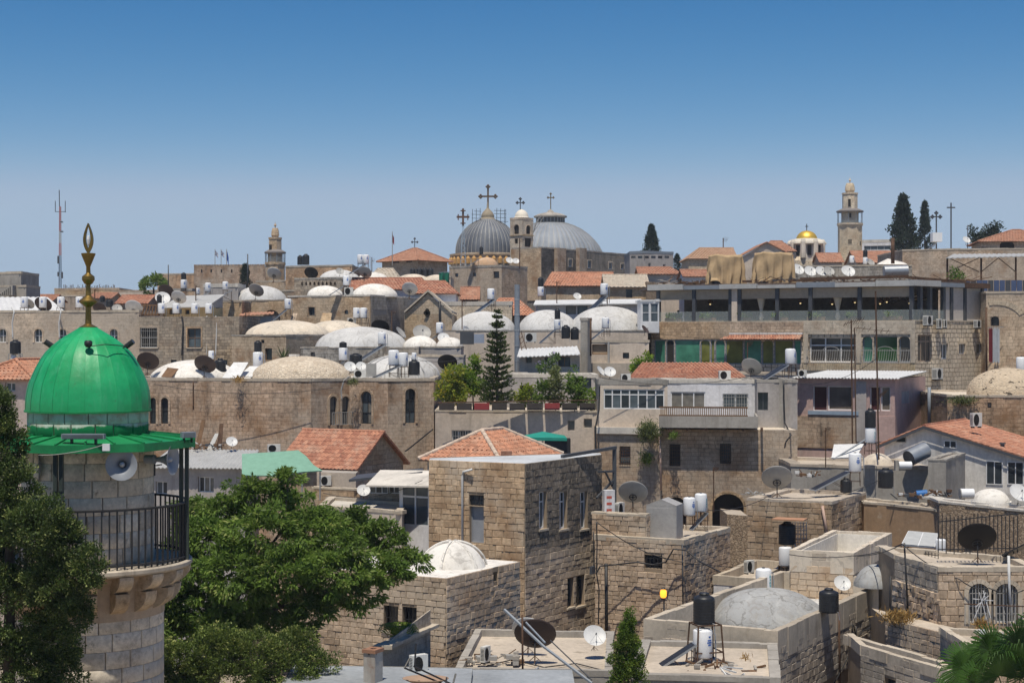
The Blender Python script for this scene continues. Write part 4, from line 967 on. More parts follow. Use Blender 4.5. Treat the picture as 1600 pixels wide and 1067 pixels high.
sh = thing('metal_shed', P(1037,843,75), 'grey sheet metal shed with a shallow pitched roof', 'shed'); S0 = Bld('shed', '', '', m_shed, c=(1057,74.6), top=791, a=20, L=1010, Rr=1067, zb=Z(846,74.6), root=sh); S0.build(None, None)
m = MB(); A, B, C, D = S0.pts; z = S0.zt; a1, b1 = (A+B)/2, (C+D)/2
for q0, q1 in ((A,D),(B,C)): m.slab([(q0.x,q0.y,z-.02),(q1.x,q1.y,z-.02),(b1.x,b1.y,z+.25),(a1.x,a1.y,z+.25)], (0,0,.05))
m.slab([(A.x,A.y,z-.01),(B.x,B.y,z-.01),(a1.x,a1.y,z+.24)], (0,.04,0)); m.build('roof', m_shed, sh)
m = MB(); p, d, n, Ln = S0.wall(0); m.obox(p, d, .06, Ln-.06, -.01, .02, S0.zb+.06, S0.zt-.1); m.build('door', m_shed, sh)
dish('large grey dish seen from behind above the grey shed', 989, 770, 23, 76, 'g', 172)
ac('small white unit beside the blackened stone house', 957, 785, 978, 806, 76.5, 60)
wb = thing('sign_box', P(948,806,76), 'tall white box with faded red print beside the blackened house', 'box'); m = MB(); m.obox(V2(941,76), Vector((.95,.3)).normalized(), 0, .5, 0, .3, Z(806,76), Z(765,76)); m.build('case', m_wplast, wb); m = MB(); o, d = V2(941,76), Vector((.95,.3)).normalized()
for i in range(3): m.obox(o, d, .1, .35, .302, .306, Z(798-i*10,76), Z(794-i*10,76))
m.build('print', plain('red_print', (.5,.1,.07), .6), wb)
boiler('white water heater next to the grey shed', 1077, 777, 805, 76, 'blue', 10); boiler('white water heater with teal print on the lower stone house', 1095, 771, 799, 76.5, 'teal', 35)
panel('dark collector below the two white heaters', 1078, 800, 1105, 826, 76, 1, 15)
# black drain pole, cables and the lit street lamp
pole('drain_pole', 'black pole running down the tan stone wall', 'pole', [P(947,880,73.6), P(948,1012,73.6)], .075, m_iron)
pole('conduit_pole', 'thin grey conduit down the corner of the lower stone house', 'pole', [P(1066,850,72.7), P(1067,945,72.7)], .03, m_dkgrey)
cable('thick black cable from the pole to the flat window', [P(931,897,73), P(938,884,73), P(960,882,73.5), P(995,878,73), P(1020,882,73), P(1040,878,72.8), P(1052,858,72.7), P(1072,859,72.5), P(1095,878,72), P(1125,893,70)], .035, .0)
cable('black cable slanting down across the tan wall', [P(932,815,73.3), P(990,853,73.4), P(1040,872,72.8)], .022, .05)
cable('long dark cable towards the white parapet', [P(1040,872,72.8), P(1075,880,72.6), P(1145,886,74)], .018, .0)
cable('vertical dark cable bundle by the blackened wall', [P(932,815,73.2), P(933,850,73.2), P(932,895,73.2), P(936,920,73.2), P(935,975,73.2)], .03)
cable('second vertical cable beside the bundle', [P(927,830,73), P(928,880,73), P(926,890,73)], .022)
mb = MB(); mb.obox(V2(921,72.6), Vector((.47,.88)), 0, .35, 0, .12, Z(897,72.6), Z(885,72.6)); one('meter_box', mb, m_dkgrey, 'small grey meter box where the black cables meet', 'meter box')
lp = thing('street_lamp', P(1037,1010,71.5), 'lit orange street lamp against the tan stone wall', 'street lamp'); m = MB(); m.tube([P(1037,1060,71.5), P(1037.5,934,71.5)], .035, 6); m.build('post', m_dkgrey, lp)
m = MB(); m.lathe(P(1036.5,934,71.5), [(.001,0),(.1,.02),(.14,.1),(.145,.24),(.12,.33),(.08,.37),(.001,.38)], 14); m.build('lantern', emit_mat('amber_lamp', (1.,.36,.03), 2.2), lp, True)
m = MB(); m.lathe(P(1036.5,920,71.5), [(.12,0),(.06,.07),(.001,.09)], 12); m.build('cap', m_iron, lp)
# lower house with the whitewashed dome
L_ = Bld('domed_house', 'low stone house with a whitewashed dome beside the broadleaf tree', 'house', m_mort, c=(697,60), top=903, a=30, L=470, Rr=812)
for x0, x1, y0, y1 in ((600,622,946,985),(629,651,948,988)): L_.win(0, (x0,y0,x1,y1), 1, 1, m_iron, m_glass, bars=(m_iron,4,1,-.08), dep=.3, sill=m_coping)
L_.win(1, (770,893,777,908), 1, 1, m_iron, m_glass); L_.build(m_white, None); L_.stones(0, b_tan2, .215, (.22,.5), pylo=1060); L_.stones(1, b_tan2, .215, (.22,.5), pylo=1040)
dome_on(L_, 708, 893, 54, 845, 63.5, m_white, 40, .03, ribs=6)
# foreground yard, roof and clutter at the bottom edge
m_sheet = plaster_mat('grey_roof_sheet', (.31,.33,.35), .35, patch=.2, patchcol=(.55,.55,.54), rough=.6)
G1 = Bld('low_building', 'blue grey flat roof shaded by the juniper bush', 'building', m_conc, chain=[(440,46),(640,45),(735,45.5)], top=1066, back=2.6); G1.build(m_sheet, None)
G1b = Bld('low_building', 'pale grey sheet roof beneath the dark dish', 'building', m_conc, chain=[(640,46),(900,46)], top=1078, back=3.); G1b.build(m_sheet, None)
W1 = Bld('yard_wall', 'sloping stone wall behind the white yard unit', 'wall', m_cblock, chain=[(597,53),(672,57)], top=1012, back=.3); W1.build(m_coping, m_coping, .06, .05)
m = MB(); p, d, n, Ln = W1.wall(0); m.slab([W1.at(0,0,.0,W1.zt+.05), W1.at(0,Ln,.0,W1.zt+.05), W1.at(0,Ln,.0,W1.zt+.55)], (0,.28,0)); m.build('wall_top', m_cblock, W1.root)
ch = Bld('chimney', 'rusty square chimney block with a reddish cap', 'chimney', plaster_mat('rusty_plaster', (.42,.39,.35), .6, (.12,.055,.03), .5, (.2,.09,.05)), c=(586,46), top=1018, a=25, L=568, Rr=598, zb=Z(1100,46)); ch.build(plain('rust_cap', (.3,.16,.1), .9), plain('rust_cap', (.3,.16,.1), .9), .05, .05, .1)
m = MB(); q = ch.pts; cx, cy = sum(v.x for v in q)/4, sum(v.y for v in q)/4; m.box(cx-.12,cx+.12,cy-.2,cy+.2,ch.zt-.1,ch.zt-.03); m.build('flue', m_dark_in, ch.root)
ac('white unit on the yard roof by the sloping wall', 640, 1022, 668, 1050, 47.8, 35)
ac('small beige unit on the terrace parapet', 749, 1009, 768, 1033, 55, 60)
G2 = Bld('low_building', 'weathered cream terrace roof carrying the dark dish', 'building', m_conc, c=(955,53.5), top=1052, a=4, L=712, depth=7.2); G2.build(m_roof, m_conc, .12, .1, .22)
dish('big brown dish seen from behind on the terrace', 836, 992, 33, 55.5, 'd', 176); dish('white dish tucked behind the big brown dish', 826, 985, 27, 57, 'w', 168)
dish('small white dish facing the yard beside the thuja', 929, 993, 18, 56.5, 'w', 12)
pb = thing('fallen_mast', P(835,1067,51), 'long pale lattice mast leaning across the terrace', 'mast'); m = MB(); m.tube([P(788,952,52), P(850,1010,51), P(925,1067,50)], .05, 6); m.tube([P(822,972,52), P(852,1004,51)], .035, 5); m.build('pole', m_greyp, pb); m = MB(); m.tube([P(860,1000,51), P(925,1062,50)], .02, 5); m.build('stay', m_dkgrey, pb)
pole('mast', 'thin upright pole in front of the big brown dish', 'mast', [P(816,960,51), P(817,1075,51)], .03, m_rustiron)
pole('mast', 'short crossed steel bars at the lower edge of the terrace', 'mast', [P(842,1042,50.5), P(800,1072,50.5)], .035, m_steel)
bd = thing('broken_dish', P(660,1050,44), 'rust coloured fallen dish with bent black bars', 'satellite dish'); m = MB(); m.lathe(P(665,1062,44), [(.001,-.1),(.4,-.05),(.62,.05),(.6,.06),(.38,-.03),(.001,-.08)], 24, sxy=(1,.7)); m.build('reflector', plain('rusted_dish', (.35,.24,.17), .8), bd, True); m = MB()
for a, b2 in (((632,1043),(640,1028)),((632,1043),(690,1067)),((646,1040),(705,1068)),((648,1040),(650,1005)),((697,1067),(698,1058)),((708,1067),(712,1052))): m.tube([P(*a,43.6), P(*b2,43.8)], .025, 5)
m.build('bar', m_iron, bd)
fn = thing('fern_plant', P(625,1010,55.5), 'bright green fern-like plant under the two barred windows', 'plant')
for i in range(11):
    a = 2*PI*i/11; o = P(622,1008,55.5); pts = [o+Vector((math.cos(a)*r*.55, math.sin(a)*r*.5, .75*math.sin(r*1.9))) for r in (0,.35,.7,1.,1.25)]; m = MB()
    for j in range(len(pts)-1):
        s = (pts[j+1]-pts[j]).cross(Vector((0,0,1))).normalized()
        for q in (0,.33,.66):
            c = pts[j].lerp(pts[j+1], q)
            for sg in (-1,1): e = c+s*sg*.26+(pts[j+1]-pts[j])*.5-Vector((0,0,.05)); m.add([c, c+(pts[j+1]-pts[j])*.3, e], [(0,1,2)])
    m.build('frond', m_lime, fn)
# right-hand roof with the cracked grey dome
K_ = Bld('domed_house', 'large house with a concrete block parapet round a cracked grey dome', 'house', m_mort, c=(1215,57), top=988, a=29, L=1007, Rr=1398); K_.build(m_greydome, m_coping, .07, .95, .24)
zc = Z(1012,57)
K_.stones(0, b_blk, .22, (.4,.46), zlo=zc, dep=.015, gap=.014, most=150); K_.stones(1, b_blk, .22, (.4,.46), zlo=zc, dep=.015, gap=.014, most=150); K_.stones(1, b_grey, .27, (.3,.6), zhi=zc, zlo=Z(1100,57), most=150); K_.stones(0, b_grey, .27, (.3,.6), zhi=zc, zlo=Z(1100,57), most=150)
dome_on(K_, 1198, 974, 92, 918, 64.8, m_crack, 48, .035)
m = MB(); m.lathe(P(1245,962,64), [(.6,0),(.62,.35),(.3,.6),(.001,.66)], 20); m.build('dome', m_crack, K_.root, True)
def stand(label, px, y0, y1, w, Y, mat=m_rustiron, yaw=15, cat='stand'):
    k = Y/F; h = (y1-y0)*k; hw = w*k/2; c = P(px, y1, Y); t = thing('tank_stand', c, label, cat, 'iron stands'); m = MB(); q = Matrix.Translation(c) @ Matrix.Rotation(R(yaw), 4, 'Z')
    for x in (-1,1):
        for y in (-1,1): m = MB(); m.tube([(x*hw*1.12,y*hw*1.12,0),(x*hw*.9,y*hw*.9,h)], .03, 4); m.v = [tuple(q @ Vector(v)) for v in m.v]; m.build('leg', mat, t)
    m = MB()
    for z in (h, h*.45):
        f = .92 if z == h else 1.; m.tube([(hw*f,-hw*f,z),(hw*f,hw*f,z),(-hw*f,hw*f,z),(-hw*f,-hw*f,z),(hw*f,-hw*f,z)], .028, 4)
    m.tube([(-hw,0,h),(hw,0,h)], .03, 4); m.tube([(0,-hw,h),(0,hw,h)], .03, 4)
    m.v = [tuple(q @ Vector(v)) for v in m.v]; m.build('frame', mat, t); return t
stand('rusty stand carrying the black tank and a heater', 1102, 974, 1050, 42, 54.5)
tank('black tank on the rusty stand before the cracked dome', 1100, 926, 974, 54.5, 34); boiler('white water heater hanging inside the rusty stand', 1098, 982, 1027, 54.3, 'blue', 10)
panel('grey collector leaning against the rusty stand', 1010, 1004, 1086, 1050, 54, 1, 8)
tank('black tank standing on the parapet of the cracked dome', 1295, 919, 956, 61, 31)
boiler('white water heater with teal print behind the cracked dome', 1193, 888, 925, 70, 'teal', 20)
dish('white dish on a short pole beside the parapet tank', 1316, 911, 13.5, 66, 'w', 8)
G3 = Bld('low_building', 'grey roof littered with scraps below the rusty stand', 'building', m_conc, c=(1218,51), top=1062, a=8, L=985, depth=6.0); G3.build(m_roof, m_conc, .06, .1, .3)
m = MB()
for a, c2 in (((1125,1042),(1150,1050)),((1125,1042),(1140,1061)),((1130,1041),(1160,1044)),((1150,1060),(1163,1052)),((1128,1048),(1156,1060))): m.tube([P(*a,52.2), P(*c2,51.6)], .03, 4)
one('scrap_metal', m, m_dishw, 'broken pale frame lying at the foot of the stand', 'scrap')
# cables on the big parapet wall
for lab, pts in (('dark cable looping down the blotched wall', [(1390,960),(1370,975),(1345,985),(1330,1005),(1320,1030),(1300,1067)]), ('vertical cable on the blotched wall', [(1328,975),(1330,1000),(1329,1067)]), ('second vertical cable on the blotched wall', [(1335,978),(1336,1067)]), ('thin cable slung under the parapet corner', [(1330,975),(1335,995),(1345,1010)]), ('short black cable drooping over the parapet wall', [(1385,950),(1372,975),(1352,985)])):
    pp = []
    for x, y in pts:
        uu, zz = K_.uz(1, x, y); pp.append(K_.at(1, uu, .08, zz))
    cable(lab, pp, .025)
pole('drainpipe', 'rust stained drainpipe on the blotched wall', 'pipe', [K_.at(1, K_.uz(1,1308,955)[0], .06, K_.uz(1,1308,955)[1]), K_.at(1, K_.uz(1,1310,1067)[0], .06, K_.uz(1,1310,1080)[1])], .05, m_rustiron)
# white parapet terrace behind
N_ = Bld('terrace_house', 'block-walled terrace with whitewashed parapet walls', 'house', m_mort, c=(1333,70), top=866, a=24, L=1235, depth=8.); N_.build(m_roofl, m_cream_dome, .07, .85, .2)
N_.stones(0, b_blk, .3, (.55,.75), zlo=Z(886,70), dep=.015, gap=.015); N_.stones(0, b_tan, .28, (.3,.6), zhi=Z(887,70), zlo=Z(960,70)); N_.stones(1, b_blk, .3, (.55,.75), zlo=Z(960,70), dep=.015)
m_wpar = plaster_mat('limewash', (.72,.68,.61), .2, patch=.1)
m = MB(); A, B, C, D = N_.pts
for k in (2, 3):
    p0, dd, nn, Ln = N_.wall(k); m.obox(p0, dd, .25, Ln-.25, -.26, -.21, N_.zt-.85, N_.zt-.05)
m.build('inner_face', m_wpar, N_.root)
dome_on(N_, 1370, 914, 36, 881, 66.5, m_crack, 32, .04)
N2 = Bld('low_house', 'low whitewashed parapet roof behind the boiler', 'house', m_wplast, c=(1180,75), top=905, a=26, L=1115, Rr=1240); N2.build(m_roof, m_coping, .06, .35, .2)
ac('cream unit on the low whitewashed roof', 1162, 875, 1179, 894, 77, 40)
stand('tall rusty lattice stand by the tan wall', 1236, 862, 905, 26, 78); tank('black tank under a rust coloured sheet by the tan wall', 1230, 815, 850, 78, 27); boiler('white heater hanging below the sheltered black tank', 1227, 854, 884, 77.6, 'blue', 20)
sl_ = MB(); sl_.slab([P(1206,812,77.2), P(1256,814,77.2), P(1262,811,79.5), P(1214,809,79.5)], (0,0,.05)); one('sheet_canopy', sl_, plain('rust_sheet', (.45,.24,.14), .8), 'thin rust coloured sheet over the sheltered black tank', 'canopy')
lg = thing('lattice_screen', P(1252,862,79.6), 'grey wrought lattice screen behind the sheltered tank', 'screen'); m = MB()
for i in range(6): x = 1238+i*4.4; m.tube([P(x,815,79.6), P(x,872,79.6)], .025, 4)
for i in range(9):
    for j in range(5): c = P(1240.2+j*4.4, 819+i*6.2, 79.5); m.tube([c+Vector((.07*math.cos(q*PI/4),0,.09*math.sin(q*PI/4))) for q in range(9)], .014, 4, False)
m.build('grille', m_steel, lg)
# railing, skylight and boiler on the terrace corner
rg_ = thing('railing', P(1430,895,66), 'black iron railing beside the little cracked dome', 'railing'); m = MB(); q0, q1 = P(1399,858,67.5), P(1466,868,63.5)
dz = Vector((0,0,(893-850)*66/F)); m.tube([q0, q1], .022, 4); m.tube([q0-dz*.9, q1-dz*.9], .022, 4); m.build('rail', m_iron, rg_)
m = MB(); m.box(-.012,.012,-.012,.012,-dz.z*.95,.1); bme = m.mesh('baluster', m_iron)
for i in range(15): inst('baluster', bme, Matrix.Translation(q0.lerp(q1, i/14)), rg_)
sk = thing('skylight', P(1436,850,71), 'tilted glazed skylight panel on an iron frame', 'skylight'); a, b2, c_, d_ = P(1408,850,69), P(1461,854,69), P(1466,833,71.5), P(1419,829,71.5); m = MB(); m.slab([a,b2,c_,d_], (0,.02,-.07)); fr_ = m.build('frame', m_wframe, sk)
for i in range(2):
    m = MB(); e = Vector((0,-.01,.012)); m.poly([a.lerp(b2,i/2+.02)+e, a.lerp(b2,i/2+.48)+e, d_.lerp(c_,i/2+.48)+e, d_.lerp(c_,i/2+.02)+e]); m.build('pane', plain('frosted_pane', (.56,.55,.5), .25, .5), fr_)
m = MB()
for q in (a, b2, c_, d_): m.tube([q-Vector((0,0,.05)), q-Vector((0,0,1.2))], .03, 4)
m.build('leg', m_rustiron, sk)
boiler('white water heater beside the tilted skylight', 1470, 842, 866, 69, 'blue', 60)
# arched stone house at the right
Q = Bld('arched_house', 'rough stone house with two pointed arched windows', 'house', m_mort, chain=[(1398,63.5),(1466,60),(1620,60)], top=868, back=2.8)
for x0, x1 in ((1513,1545),(1555,1590)): Q.win(1, (x0,911,x1,974), 2, 1, m_wframe, m_glass, arch=1, dep=.35, split=(.4,), trim=plaster_mat('arch_plaster', (.55,.47,.37), .2), fw=.04, bars=(m_dishg,7,2,-.02))
Q.build(m_roof, m_coping, .05, .12); Q.stones(1, b_tan2, .26, (.26,.55), pylo=1000); 
m = MB()
rgx = random.Random(5); p, d, n, Ln = Q.wall(0); rub = []
zz = Q.zt-.9
while zz > Z(1010,62):
    uu = 0
    while uu < Ln:
        w_ = rgx.uniform(.14,.36); h_ = rgx.uniform(.14,.24); o = p+d*uu; dp = rgx.uniform(.05,.13)
        rub.append((w_*h_, Matrix(((d.x*w_,-n.x*dp,0,o.x),(d.y*w_,-n.y*dp,0,o.y),(0,0,h_,zz-h_),(0,0,0,1))))); uu += w_+.02
    zz -= .2
lay(Q.w, rub, b_tan2, US, 'stone', 160, 'stone_remainder'); Q.stones(0, b_blk, .24, (.4,.5), zlo=Q.zt-.88, dep=.02, most=40)
cl = thing('clothes_airer', P(1535,975,58.8), 'folding white clothes airer before the arched windows', 'clothes airer'); m = MB()
for a, c2 in (((1518,975),(1540,925)),((1545,978),(1530,925)),((1524,948),(1545,930)),((1536,922),(1548,965)),((1520,935),(1552,938))): m.tube([P(*a,58.8), P(*c2,58.7)], .016, 4)
m.build('frame', m_wframe, cl)
fnc = thing('railing', P(1530,1000,59), 'pale low balcony bars below the arched windows', 'railing'); m = MB(); m.tube([P(1506,943,59.2), P(1600,947,59.2)], .025, 4); m.build('rail', m_rustiron, fnc); m = MB(); m.box(-.012,.012,-.012,.012,Z(978,59.2),Z(944,59.2)); bm2 = m.mesh('baluster', m_dishg)
for i in range(16): o = V2(1508+i*6, 59.2); inst('baluster', bm2, Matrix.Translation((o.x,o.y,0)), fnc)
dish('huge dark brown dish seen from behind on the arched house', 1527, 841, 30, 61.6, 'b', 172)
fb = thing('bar_fence', P(1530,862,62.4), 'tall dark iron bar fence behind the huge dish', 'fence'); m = MB()
m.tube([P(1466,815,62.4), P(1590,802,62.4)], .025, 4); m.tube([P(1466,858,62.4), P(1590,856,62.4)], .025, 4); m.build('rail', m_iron, fb); m = MB(); m.box(-.016,.016,-.016,.016,Z(864,62.4),Z(806,62.4)); bm3 = m.mesh('bar', m_iron)
for i in range(21): o = V2(1466+i*6.2, 62.4); inst('bar', bm3, Matrix.Translation((o.x,o.y,random.uniform(-.05,.12))), fb)
m = MB(); m.tube([P(1576,868,59.5), P(1577,915,59.5), P(1580,960,59.5)], .05, 6); one('drainpipe', m, m_dishw, 'white drainpipe over the arched windows', 'pipe', smooth=True)
sp_ = MB(); sp_.slab([P(1565,866,62), P(1600,849,62), P(1606,852,64), P(1572,869,64)], (0,0,-.06)); one('solar_collector', sp_, m_panel, 'blue edged collector lying at the roof edge', 'solar panel')
# lower yard walls right
Y1 = Bld('yard_wall', 'rough stone ledge overgrown with dry weeds', 'wall', m_mort, chain=[(1384,61),(1545,56)], top=966, back=2.5); Y1.build(m_roof, None); Y1.stones(0, b_tan2, .22, (.22,.5), pylo=1060)
Y2 = Bld('yard_house', 'lower block house with a plain parapet under the ledge', 'house', m_mort, chain=[(1345,57.5),(1500,52.5)], top=1010, back=2.2); Y2.win(0, (1382,1060,1400,1075), 1, 1, m_iron, m_glass); Y2.build(m_conc, m_coping, .06, .3, .2); Y2.stones(0, b_blk, .24, (.5,.62), pylo=1090, dep=.015)
Y3 = Bld('yard_house', 'small grey roof by the palm with rubbish on top', 'house', m_tan, chain=[(1512,53),(1650,52)], top=1012, back=3.4); Y3.build(m_roof, m_coping, .1, .12, .2)
def weeds(label, px, py, rx, ry, Y, mat, n=500, cat='weeds', name='weeds', size=.22):
    k = Y/F; t = thing(name, P(px, py+ry, Y), label, cat, 'weeds and creepers')
    pos = np.stack([X(px,Y)+RNG.normal(0, rx*k*.5, n), Y+RNG.normal(0, .25, n), Z(py,Y)+RNG.normal(0, ry*k*.5, n)], 1); ax = RNG.normal(0, .5, (n,3)); ax[:,2] += .9
    leaf_cloud('foliage', pos, ax, size, mat, t, RNG.uniform(0, 1, n), .14, .5); return t
weeds('dry orange weeds on the rough stone ledge', 1402, 966, 22, 8, 60.3, m_dry, 900); weeds('dry tuft at the corner of the ledge', 1535, 978, 12, 5, 57, m_dry, 300); weeds('dry brown tuft behind the rusty stand', 1165, 1038, 8, 10, 55, m_dry, 200)
pole('mast', 'dark thin mast standing before the little cracked dome', 'mast', [P(1413,848,62), P(1419,965,62)], .035, m_iron)
pole('mast', 'black post beside the rough rubble wall', 'mast', [P(1391,900,62.5), P(1390,965,62.5)], .03, m_iron)
cable('long cable from the little dome towards the arched windows', [P(1330,868,69), P(1410,850,62), P(1500,905,59.8), P(1545,918,59.6), P(1600,922,59.6)], .02, .15)
cable('thin drooping wires over the terrace parapet', [P(1233,866,69.5), P(1333,868,69.3), P(1410,849,66)], .018, .1)
scrap('small rubble and sticks on the cream terrace', 780, 1036, 50, 55.5, 40, 51, [m_conc, m_wood, m_dishg]); scrap('broken bits round the rusty stand', 1120, 1050, 60, 53.5, 44, 52, [m_conc, m_wood, m_rustiron]); scrap('rubbish on the little grey roof by the palm', 1560, 1004, 30, 53.6, 40, 53, [m_dishw, m_conc, m_wood])
cable('black hose lying across the cream terrace', [P(760,1040,55), P(800,1030,56), P(850,1042,54.6), P(900,1036,55.4), P(940,1046,54.4)], .02)
# ------------------------------------------------------------------ middle ground
def face_win(root, o, d, u0, u1, z0, z1, nx, ny, frame, pane, w=.0, fw=.05, name='window'):
    """casement set on a wall face (frame proud of the wall, panes behind it)"""
    m = MB(); W0, W1 = w-.02, w+.05
    for a, b_ in ((u0,u0+fw),(u1-fw,u1)): m.obox(o, d, a, b_, W0, W1, z0, z1)
    for a, b_ in ((z0,z0+fw),(z1-fw,z1)): m.obox(o, d, u0+fw, u1-fw, W0, W1, a, b_)
    for i in range(1, nx): x = u0+(u1-u0)*i/nx; m.obox(o, d, x-fw/2, x+fw/2, W0, W1-.004, z0+fw, z1-fw)
    for i in range(1, ny): z = z0+(z1-z0)*i/ny; m.obox(o, d, u0+fw, u1-fw, W0, W1-.008, z-fw/2, z+fw/2)
    fr = m.build(name, frame, root)
    for i in range(nx):
        for j in range(ny):
            m = MB(); m.obox(o, d, u0+(u1-u0)*i/nx+.01, u0+(u1-u0)*(i+1)/nx-.01, w-.02, w+.015+.003*((i+j)%2), z0+(z1-z0)*j/ny+.01, z0+(z1-z0)*(j+1)/ny-.01); m.build('pane', pane, fr)
    return fr
def roof_house(label, x0, x1, ye, yr, Y, mat, tmat, hl=0., hr=0., depth=6., name='tiled_house', tw=.3, tl=.42, wins=(), skew=0., most=0):
    """house seen square on: front roof plane from the eave row ye up to the ridge row yr"""
    b = Bld(name, label, 'house', mat, chain=[(x0,Y),(x1,Y-skew)], top=ye, back=depth)
    for w in wins: b.win(0, w, 1, 1, m_dkgrey, m_glass, dep=.15)
    b.build(None, None); zt = b.zt; A, B, C, D = b.pts; ym = Y+depth/2; zr = Z(yr, ym); ov = .3
    v = lambda p, z: Vector((p.x, p.y, z)); M1, M2 = (A+D)/2, (B+C)/2; d = (M2-M1).normalized(); Ln = (M2-M1).length
    r1, r2 = M1+d*(hl*Ln-(ov if hl == 0 else 0)), M2-d*(hr*Ln-(ov if hr == 0 else 0)); e = Vector((0,ov))
    eL, eR = A-d*ov-e, B+d*ov-e; fL, fR = C+d*ov+e, D-d*ov+e; dz = -ov*(zr-zt)/(depth/2)+.05
    tile_plane(b.root, v(eL,zt+dz), v(eR,zt+dz), v(r2,zr), v(r1,zr), tmat, tw, tl, most); tile_plane(b.root, v(fL,zt+dz), v(fR,zt+dz), v(r1,zr), v(r2,zr), tmat, tw, tl, 0)
    for h, pa, pb, r in ((hl, fR, eL, r1), (hr, eR, fL, r2)):
        if h > 0: tile_plane(b.root, v(pa,zt+dz), v(pb,zt+dz), v(r,zr), v(r,zr), tmat, tw, tl, 0)
    m = MB()
    if hl == 0: m.slab([v(A,zt-.01), v(D,zt-.01), v(M1,zr-.05)], (.15,0,0))
    if hr == 0: m.slab([v(B,zt-.01), v(C,zt-.01), v(M2,zr-.05)], (-.15,0,0))
    if m.v: m.build('gable', mat, b.root)
    ridge_tiles(b.root, v(r1,zr+.03), v(r2,zr+.03), tmat, .12); return b
def sheet_roof(root, pts, mat, th=.05, corr=0., name='roof'):
    """sheet laid over four corner points (front left, front right, back right, back left), optionally corrugated across"""
    a, b_, c, d = map(Vector, pts); m = MB()
    if not corr: m.slab([a,b_,c,d], (0,0,-th)); return m.build(name, mat, root)
    k = max(4, int((b_-a).length/corr*4)); vs = []
    for i in range(k+1):
        h = Vector((0,0,.035*math.sin(i*PI/2)))
        vs += [a.lerp(b_, i/k)+h, d.lerp(c, i/k)+h]
    m.add(vs, [(2*i, 2*i+2, 2*i+3, 2*i+1) for i in range(k)]); m.add([v-Vector((0,0,th)) for v in vs], [(2*i, 2*i+1, 2*i+3, 2*i+2) for i in range(k)])
    for i in range(k): m.poly([vs[2*i]-Vector((0,0,th)), vs[2*i+2]-Vector((0,0,th)), vs[2*i+2], vs[2*i]])
    return m.build(name, mat, root)
m_sheetw = corrug_mat('white_sheet', (.66,.66,.65), stain=.3); m_sheetg = corrug_mat('grey_sheet', (.42,.42,.41), stain=.35)
# --- terrace house with roof clutter (right of centre)
V_ = Bld('terrace_house', 'brown stone terrace house crowded with rooftop clutter', 'house', m_mort, c=(1299,82), top=786, a=28, L=1168, Rr=1352); V_.build(m_roof, m_roof, .08, .06, .5); V_.stones(0, block_mat('cut_stone_brown', (.46,.34,.23), (.34,.25,.165), .25, rust=.45), .3, (.35,.7), pylo=900); V_.stones(1, MATS['cut_stone_brown'], .3, (.35,.7), pylo=880)
Bld('rubble_wall', 'crumbling rubble wall left of the brown terrace house', 'wall', m_rub, chain=[(1136,87),(1170,86)], top=803, back=3).build(m_roof, None)
Bld('yard_wall', 'brown plastered wall under the blue barrel', 'wall', plaster_mat('ochre_earth', (.40,.27,.165), .35, patch=.5, patchcol=(.52,.44,.35)), chain=[(1350,86),(1386,85),(1472,82)], top=785, back=3).build(m_roof, m_coping, .05, .06)
Bld('rubble_wall', 'long rubble wall behind the iron bar fence', 'wall', m_rub, chain=[(1468,81.5),(1640,76)], top=784, back=2.4).build(m_roof, m_roofl, .06, .05)
pole('drainpipe', 'pinkish drainpipe leaning down the brown terrace house', 'pipe', [V_.at(0, V_.uz(0,1286,790)[0], .1, V_.uz(0,1286,790)[1]), V_.at(0, V_.uz(0,1294,838)[0], .1, V_.uz(0,1294,838)[1])], .07, plain('pink_pipe', (.5,.35,.28), .6))
dish('large grey dish seen from behind on the brown terrace', 1214, 747, 24, 85, 'g', 174)
panel('dark collector lying low on the brown terrace', 1266, 736, 1328, 764, 86, 1, 15)
boiler('white water heater on tall legs above the brown terrace', 1336, 708, 737, 86, 'blue', -10); tank('squat black barrel under the tall heater', 1322, 747, 769, 86, 18); tank('black tank at the back of the brown terrace', 1384, 731, 762, 88, 24)
V2_ = Bld('roof_vault', 'low lime plastered vault with a small dome behind the tank', 'house', m_conc, chain=[(1236,95),(1330,93.5),(1452,92.5)], top=727, back=6); V2_.build(m_roof, m_roof, .12, .05, .6); dome_on(V2_, 1371, 728, 25, 707, 95.5, m_cream_dome, 28, .03)
Bld('concrete_shed', 'dark concrete shed below the white gabled house', 'shed', m_conc, c=(1478,90), top=719, a=25, L=1450, Rr=1508).build(m_roof, m_conc, .05, .05)
dr = thing('metal_drum', P(1432,708,93), 'dented silver drum tilted on the low vault', 'drum'); q = [P(1420,716,92), P(1446,703,92.6)]; m = MB(); m.tube(q, .45, 18, False); m.build('body', m_steel, dr, True); m = MB(); m.tube([q[0]*.97+q[1]*.03, q[1]], .43, 18); m.build('end', m_dkgrey, dr)
lb = thing('water_heater', P(1410,733,91), 'white heater lying on its side by the silver drum', 'water heater'); m = MB(); m.tube([P(1404,727,91.6), P(1424,727,91.6)], .22, 14); m.build('tank', m_boiler, lb, True, 40); m = MB(); m.box(*sorted((X(1398,91.6), X(1403,91.6))), 91.4, 91.8, Z(735,91.6), Z(719,91.6)); m.build('bracket', m_conc, lb)
ws = thing('solar_collector', P(1320,716,92), 'pale tilted collector sheet left of the black and white tanks', 'solar panel'); m = MB(); m.slab([P(1299,715,91), P(1338,714,91), P(1350,693,92.5), P(1303,694,92.5)], (0,.02,-.06)); m.build('sheet', m_sheetw, ws); m = MB(); m.tube([P(1303,717,91), P(1352,687,92)], .05, 5); m.build('strut', m_steel, ws)
